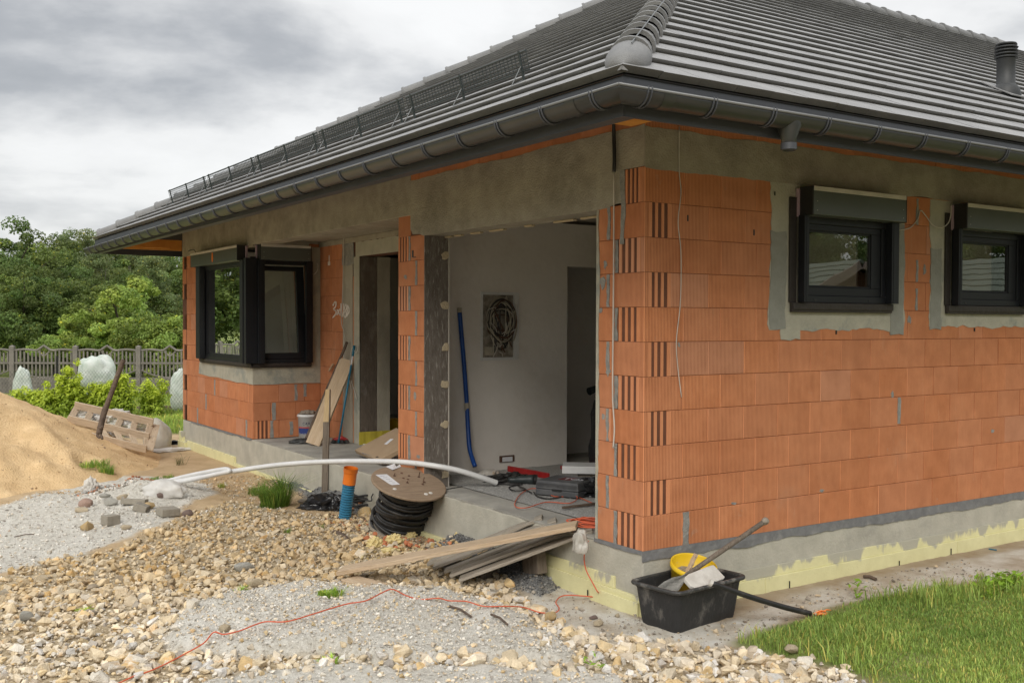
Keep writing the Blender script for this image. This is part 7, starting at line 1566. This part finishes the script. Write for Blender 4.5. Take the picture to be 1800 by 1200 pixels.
# precast concrete fence
FP0 = Vector((-0.53, 27.8, -0.55)); FD = Vector((0.858, -0.513, 0)).normalized(); FS = 1.84; FN = Vector((-FD.y, FD.x, 0))*-1; FHt = 1.42
def fence_panel_mesh(parent, o):
    def P(s, d, z): return o+FD*s+FN*d+Vector((0, 0, z))
    def slabp(mb, s0, s1, z0, z1, t=0.03): mb.add([P(s0, -t, z0), P(s1, -t, z0), P(s1, t, z0), P(s0, t, z0), P(s0, -t, z1), P(s1, -t, z1), P(s1, t, z1), P(s0, t, z1)], [(0, 3, 2, 1), (4, 5, 6, 7), (0, 1, 5, 4), (1, 2, 6, 5), (2, 3, 7, 6), (3, 0, 4, 7)])
    w = FS-0.14; mb = MB(); slabp(mb, 0.07, 0.07+w, 0.0, 0.44)
    rnd = random.Random(4)
    for r in range(4):
        s = 0.07+rnd.uniform(0, 0.1)
        while s < w-0.02: l = rnd.uniform(0.14, 0.30); slabp(mb, s+0.006, min(s+l, w+0.065)-0.006, r*0.11+0.006, r*0.11+0.102, 0.038); s += l
    mb.build('stone_pattern_panel', 'fenceconc', parent)
    mb = MB(); slabp(mb, 0.07, 0.07+w, 0.445, 0.50, 0.034)
    arc = [P(0.07+w*t, 0, 0.50+0.22*(2*t-1)**2*1.0) for t in np.linspace(0, 1, 13)]; mb.tube(arc, 0.024, 6)
    n = 15
    for k in range(n): t = (k+0.5)/n; zl = 0.50+0.22*(2*t-1)**2; s = 0.07+w*t; slabp(mb, s-0.021, s+0.021, zl, 0.905, 0.022)
    slabp(mb, 0.07, 0.07+w, 0.90, 0.955, 0.036); mb.build('middle_panel', 'fenceconc', parent)
    mb = MB()
    for k in range(n):
        t = (k+0.5)/n; s = 0.07+w*t; zt = 1.27+0.035*math.sin(t*math.pi*6); slabp(mb, s-0.021, s+0.021, 0.956, zt, 0.022)
    top = [P(0.07+w*t, 0, 1.30+0.03*abs(math.sin(t*math.pi*3))+(0.11*(1-abs(t-0.5)/0.10) if abs(t-0.5) < 0.10 else 0)) for t in np.linspace(0, 1, 41)]; mb.tube(top, 0.036, 6)
    mb.tube([P(0.07+w*0.40, 0, 1.27), P(0.07+w*0.5, 0, 1.12), P(0.07+w*0.60, 0, 1.27)], 0.028, 5); mb.build('top_panel', 'fenceconc', parent)
def fence_post_mesh(parent, o):
    mb = MB(); fm = Matrix((FD, FN, Vector((0, 0, 1)))).transposed().to_4x4(); fm.translation = o; mb.box(-0.068, 0.068, -0.065, 0.065, -0.1, FHt, M4=fm); mb.add([fm @ Vector(q) for q in ((-0.068, -0.065, FHt), (0.068, -0.065, FHt), (0.068, 0.065, FHt), (-0.068, 0.065, FHt), (0, 0, FHt+0.04))], [(0, 1, 4), (1, 2, 4), (2, 3, 4), (3, 0, 4)]); mb.build('post', 'fenceconc', parent)
cf = thing('concrete_fence', 'grey precast concrete fence with baluster panels behind the shrubs', 'fence', FP0)
fence_panel_mesh(cf, FP0); fence_post_mesh(cf, FP0); base_parts = kids(cf)
for i in range(-16, 7):
    if i == 0: continue
    for p in base_parts: c = p.copy(); COL.objects.link(c); c.parent = cf; c.location = FD*FS*i

# wire mesh fence with dark posts in front of it
def wfence():
    a, b = gfar(-260, 23.2), gfar(345, 23.0); d = (b-a); Lw = d.length; d.normalize(); h = 1.05
    o = thing('wire_fence', 'thin diamond mesh wire fence with dark posts in front of the wrapped plants', 'wire fence', a)
    V = []; Fc = []; c = 0.075; n = int(Lw/c)
    mb = MB()
    for i in range(n):
        for sgn in (1, -1):
            s0 = i*c; z = 0.05; pts = []
            # one long diagonal from bottom to top
            l = h-0.05; s1 = s0+sgn*l*0.75
            p0 = a+d*s0+Vector((0, 0, 0.05)); p1 = a+d*max(0, min(Lw, s1))+Vector((0, 0, 0.05+l*(abs(max(0, min(Lw, s1))-s0)/(l*0.75)))); mb.tube([p0, p1], 0.0022, 3, cap=False)
    mb.build('mesh', 'steeldark', o)
    k = 0
    for px in (-150, 100, 330):
        p = gfar(px, 23.1); mb = MB(); mb.tube([p, p+Vector((0, 0, 1.36))], 0.028, 8); mb.build('post', 'black', o)
wfence()
e0_, e1_ = G(60, 733, -0.5), G(330, 722, -0.5); board('edging_board', G(90, 727, -0.5), G(325, 722, -0.5), 0.03, 0.13, 'edging', 'low brown edging board along the lawn behind the pallet', 'edging board')
board('edging_board', G(255, 696, -0.5), G(325, 694, -0.5), 0.03, 0.10, 'edging', 'pale edging board near the fence by the house corner', 'edging board')

# ------------------------------------------------------------------ neighbour house, seen only in the right hand window panes, and trees added out of view
def MW(px, py, D): p = W(px, py, D); return Vector((p.x, -p.y, p.z))        # where the pane (facing -y) shows it
def gable_house(label, apex, back, half, wallh, roofm, wallm):
    a, b = Vector(apex), Vector(back); b.z = a.z; d = (b-a).normalized(); n = Vector((-d.y, d.x, 0)); o = thing('neighbour_house', label, 'house', (a.x, a.y, -0.5)); ze = wallh-0.5
    c = [a+n*half, a-n*half, b-n*half, b+n*half]
    for q in c: q.z = ze
    lo = [Vector((q.x, q.y, -0.6)) for q in c]; ar, br_ = a-Vector((0, 0, 0.1)), b-Vector((0, 0, 0.1))
    mb = MB(); mb.add([lo[0], lo[1], c[1], ar, c[0], lo[3], lo[2], c[2], br_, c[3]], [(0, 1, 2, 3, 4), (9, 8, 7, 6, 5), (0, 4, 9, 5), (1, 6, 7, 2)]); mb.build('wall', wallm, o)
    for sg_ in (1, -1):
        e = n*(sg_*(half+0.5)); dz = -(a.z-ze)*(1+0.5/half); q = [a-d*0.4, b+d*0.4, b+d*0.4+e+Vector((0, 0, dz)), a-d*0.4+e+Vector((0, 0, dz))]
        mb = MB(); mb.add(q+[p+Vector((0, 0, 0.09)) for p in q], [(0, 1, 2, 3), (7, 6, 5, 4)]+[(i, (i+1) % 4, (i+1) % 4+4, i+4) for i in range(4)])
        for k in range(1, 12):
            t = k/12; m0 = q[0]+(q[3]-q[0])*t+Vector((0, 0, 0.10)); m1 = q[1]+(q[2]-q[1])*t+Vector((0, 0, 0.10)); mb.tube([m0, m1], 0.03, 4)
        mb.build('roof', roofm, o); board('bargeboard', a-d*0.42-Vector((0, 0, 0.16)), a-d*0.42+e+Vector((0, 0, dz-0.16)), 0.05, 0.22, 'bargeboard', parent=o)
    return o
gable_house('low neighbouring house with green roof and red gable, mirrored in the nearer window', MW(1500, 463, 28), MW(1330, 476, 33), 3.0, 2.2, 'greenroof', 'redwall')
gable_house('long neighbouring shed with a green roof, mirrored in the farther right hand window', MW(1640, 464, 30), MW(1900, 452, 27), 3.0, 2.2, 'greenroof', 'redwall')
for i, (x_, y_, k, s) in enumerate(((27, -30, 0, 1.25), (33, -28, 1, 1.2), (22, -33, 1, 1.1), (39, -24, 0, 1.25), (30, -35, 0, 1.4), (45, -18, 1, 1.25), (17, -36, 0, 1.2), (11, -34, 1, 1.2), (50, -12, 0, 1.25), (36, -32, 1, 1.4), (43, -27, 0, 1.4), (25, -38, 0, 1.4), (5, -33, 0, 1.3), (-2, -35, 1, 1.3), (-10, -34, 0, 1.3), (-18, -31, 1, 1.2), (-26, -26, 0, 1.3), (-32, -18, 1, 1.3), (-36, -9, 0, 1.2), (-38, 0, 1, 1.3), (-38, 10, 0, 1.2), (-37, 19, 1, 1.2))):
    o = copy_tree(TREES[k], loc=(x_, y_, -0.55), rotz=i*1.7, scale=s, label=KN[k]+' added outside the view behind the camera'); o['group'] = 'trees outside the view'  # ring added to block low sky from the walls, partly mirrored in the panes

# ------------------------------------------------------------------ grass
def grass(name, P, n, hmin, hmax, seed, label, w=0.0035, lim=None, bend=0.5, col=(1, 1, 1), dens=None, kind='stuff'):
    g = np.random.default_rng(seed); q = P if isinstance(P, np.ndarray) else None
    if q is None: q = sample_poly(P, n, g)
    n = len(q); z = ground_h(q[:, 0], q[:, 1]); cl = fbm(q[:, 0]*2.2, q[:, 1]*2.2, 4, seed)
    h = (hmin+(hmax-hmin)*g.random(n)**1.6)*(0.45+1.1*cl); a = g.random(n)*6.283; dx, dy = np.cos(a), np.sin(a); b_ = bend*h*(0.3+g.random(n)); ww = w*(0.7+0.8*g.random(n))
    px_, py_ = -dy, dx; B = np.stack([q[:, 0], q[:, 1], z-0.005], 1)
    def off(t, up, wd): return B+np.stack([dx*b_*t, dy*b_*t, h*up], 1), np.stack([px_*ww*wd, py_*ww*wd, 0*ww], 1)
    p0, w0 = off(0, 0, 1); p1, w1 = off(0.30, 0.58, 0.75); p2, _ = off(1.0, 1.0-0.12, 0)
    V = np.stack([p0-w0, p0+w0, p1+w1, p1-w1, p2], 1).reshape(-1, 3); i5 = np.arange(n)*5
    tri = np.concatenate([np.stack([i5, i5+1, i5+2], 1), np.stack([i5, i5+2, i5+3], 1), np.stack([i5+3, i5+2, i5+4], 1)])
    dry = (g.random((n, 1)) < 0.05+0.20*(1-cl[:, None])); pt = fbm(q[:, 0]*1.3+9, q[:, 1]*1.3, 3, seed+5)[:, None]; T = (0.60+0.7*g.random((n, 1)))*(0.72+0.56*pt)*np.array([[1, 1, 1]])*np.array(col)*np.concatenate([0.75+0.55*pt, 0.9+0.2*pt, 0.8+0.4*pt], 1); T = np.where(dry, T*np.array([1.9, 1.25, 1.5]), T)
    o = npmesh(name, V, tri, 'blade', None, np.repeat(T, 5, axis=0)); tag(o, label, 'grass', None, kind); return o
gq = np.random.default_rng(70); qg = sample_poly(P_GRASS, 90000, gq); dG = sdpoly(qg[:, 0], qg[:, 1], P_GRASS); cmk = fbm(qg[:, 0]*1.7, qg[:, 1]*1.7, 4, 74); qg = qg[(dG < -0.18*gq.random(len(qg))) & (cmk > 0.28+0.12*gq.random(len(qg)))]
grass('lawn_grass', qg, 0, 0.014, 0.052, 71, 'short green grass with dry blades in the lower right corner', 0.0028)
qe = sample_poly(P_GRASS, 16000, gq); dG = sdpoly(qe[:, 0], qe[:, 1], P_GRASS); cm = fbm(qe[:, 0]*1.5, qe[:, 1]*1.5, 3, 72); qe = qe[(dG > -0.55) & (dG < -0.02) & (cm > 0.50) & ((qe[:, 1] > -1.9))]
grass('tall_grass', qe, 0, 0.04, 0.15, 73, 'longer grass along the upper edge of the lawn', 0.0032, bend=0.6)
def tuft(px, py, r, n, h, seed, label, col=(0.55, 0.68, 0.5), w=0.003, bend=0.9, surf=None):
    g = np.random.default_rng(seed); c = GG(px, py); a = g.random(n)*6.283; rr_ = r*np.sqrt(g.random(n)); q = np.stack([c.x+np.cos(a)*rr_, c.y+np.sin(a)*rr_], 1)
    o = grass('grass_tuft', q, 0, h*0.4, h, seed, label, w, None, bend, col, None, None); o['category'] = 'grass tuft'
    if surf is not None: o.location = (0, 0, surf)
    return o
tuft(482, 890, 0.17, 900, 0.34, 301, 'large bushy grass tuft on the sand left of the stake', bend=1.0)
tuft(455, 868, 0.14, 220, 0.16, 302, 'low spreading weed left of the large grass tuft')
tuft(148, 1075, 0.07, 160, 0.07, 303, 'small green weed among the rubble at the lower left', (1.3, 1.3, 0.8)); tuft(420, 1046, 0.06, 200, 0.09, 304, 'small green weed at the top edge of the grey mound', (1.2, 1.3, 0.8))
tuft(580, 1047, 0.10, 260, 0.09, 305, 'green weed in front of the plank offcut', (1.1, 1.2, 0.7)); tuft(575, 1168, 0.06, 60, 0.10, 306, 'sprig of green leaves at the bottom edge of the yard', (1.2, 1.4, 0.8), 0.006)
tuft(389, 857, 0.05, 60, 0.10, 307, 'tiny dry weed behind the rubble', (0.9, 0.8, 0.6)); tuft(506, 935, 0.05, 60, 0.07, 308, 'tiny weed among the stones left of the brick shards'); tuft(562, 930, 0.05, 60, 0.07, 309, 'tiny weed among the stones below the stake')
tuft(318, 817, 0.07, 30, 0.22, 310, 'thin dark dry weed on the sand behind the conduits', (0.35, 0.30, 0.3), 0.003, 0.9); tuft(270, 843, 0.12, 140, 0.09, 311, 'low grass patch on the sand behind the white bag')
tuft(296, 840, 0.08, 90, 0.08, 312, 'low grass patch right of the one behind the white bag')
for i, (px, py, w_, h_) in enumerate(((165, 819, 0.20, 0.13), (188, 834, 0.09, 0.14))):
    g = np.random.default_rng(330+i); hit = W(px, py, 12.9)
    for D in np.arange(11.0, 16.5, 0.05):
        p = W(px, py, D)
        if p.z < sandh(p.x, p.y): hit = p; break
    n = 230; a = g.random(n)*6.283; rr_ = w_*np.sqrt(g.random(n)); q = np.stack([hit.x+np.cos(a)*rr_, hit.y+np.sin(a)*rr_*0.5], 1)
    o = grass('grass_tuft', q, 0, h_*0.4, h_, 333+i, ['green grass growing on the lower slope of the sand heap', 'second smaller grass clump on the sand heap slope'][i], 0.0035, None, 0.8, (0.9, 1.0, 0.8), None, None); o['category'] = 'grass tuft'
    
    zz_ = ground_h(q[:, 0], q[:, 1]); o.location = (0, 0, hit.z-gz(hit.x, hit.y))
# broad leaved weeds at the right edge
def weed(px, py, n, size, spread, seed, label, h=0.10):
    g = np.random.default_rng(seed); c = GG(px, py); cs = np.array(c)+np.stack([g.normal(size=n)*spread, g.normal(size=n)*spread*0.6, g.random(n)*h+0.01], 1); nn = unit(g, n)*0.6+np.array([0, 0, 0.9]); nn /= np.linalg.norm(nn, axis=1, keepdims=True)
    V, Fc, T = leaf_cloud(cs, nn, size*(0.6+0.8*g.random(n)), (0.7+0.5*g.random((n, 1)))*np.array([[0.9, 1, 0.9]]), g, 0.35); o = npmesh('weed', V, Fc, 'leaf_laurel', None, T); tag(o, label, 'weed')
weed(1770, 1030, 130, 0.032, 0.10, 401, 'leafy weed at the right border above the grass'); weed(1752, 1042, 60, 0.03, 0.06, 402, 'second leafy weed left of the one at the right border')
weed(1505, 1052, 26, 0.028, 0.03, 403, 'light green sprout at the top edge of the grass', 0.16); weed(1735, 1052, 24, 0.028, 0.03, 404, 'light green sprout in the long grass further right', 0.16); weed(1030, 1190-10, 20, 0.02, 0.05, 405, 'tiny yellow green seedling among the stones at the bottom')
# far lawn blades close to the shrubs
gl_ = np.random.default_rng(80); n = 26000; qx = gl_.uniform(-1.2, 3.6, n); qy = gl_.uniform(13.6, 24, n)
grass('far_grass', np.stack([qx, qy], 1), 0, 0.05, 0.16, 81, 'green lawn behind the pallet', 0.006, col=(1.1, 1.1, 0.9))
# sticks and litter
for i, (a, b, r, lb) in enumerate((((790, 1068), (828, 1087), 0.008, 'thin dry twig on the grey mound'), ((863, 1083), (892, 1101), 0.008, 'second thin twig right of the first on the grey mound'), ((1518, 1016), (1540, 1021), 0.014, 'short brown stick on the dusty strip by the insulation'),
                          ((15, 1072), (38, 1075), 0.006, 'dark twig among the stones at the left border'), ((25, 946), (60, 941), 0.005, 'thin dark wire on the pale ground at the left'), ((585, 1153-0), (596, 1160), 0.007, 'bent reddish twig at the bottom edge'),
                          ((586, 936), (612, 950), 0.020, 'grey broken lath beside the brick shards'))):
    p, q = GG(*a, 0.015), GG(*b, 0.015); mb = MB(); mb.tube([p, (p+q)/2+Vector((0.01, 0.01, 0.008)), q], r, 6); tag(mb.build('twig', 'stick', None), lb, 'twig')
mb = MB(); p = GG(1738, 966, 0.01); q = GG(1752, 968, 0.01); mb.tube([p, q], 0.006, 6); tag(mb.build('blue_scrap', 'teal', None), 'small blue plastic scrap by the right end of the insulation', 'scrap')
for i, px in enumerate((949, 1034, 1117)):
    c = [(949, 1010), (1034, 1043), (1117, 1074)][i]; p = onp(c[0], c[1], 0, -0.032); mb = MB(); mb.tube([p+Vector((-0.006, 0, 0.03)), p+Vector((-0.006, 0, -0.02))], 0.005, 5); mb.build('insulation_nail', 'black', house)
for (a, b) in ((1387, 1027), (1580, 991), (1671, 969)): p = onp(a, b, 1, -0.032); mb = MB(); mb.tube([p+Vector((0, -0.006, 0.03)), p+Vector((0, -0.006, -0.03))], 0.005, 5); mb.build('insulation_nail', 'black', house)
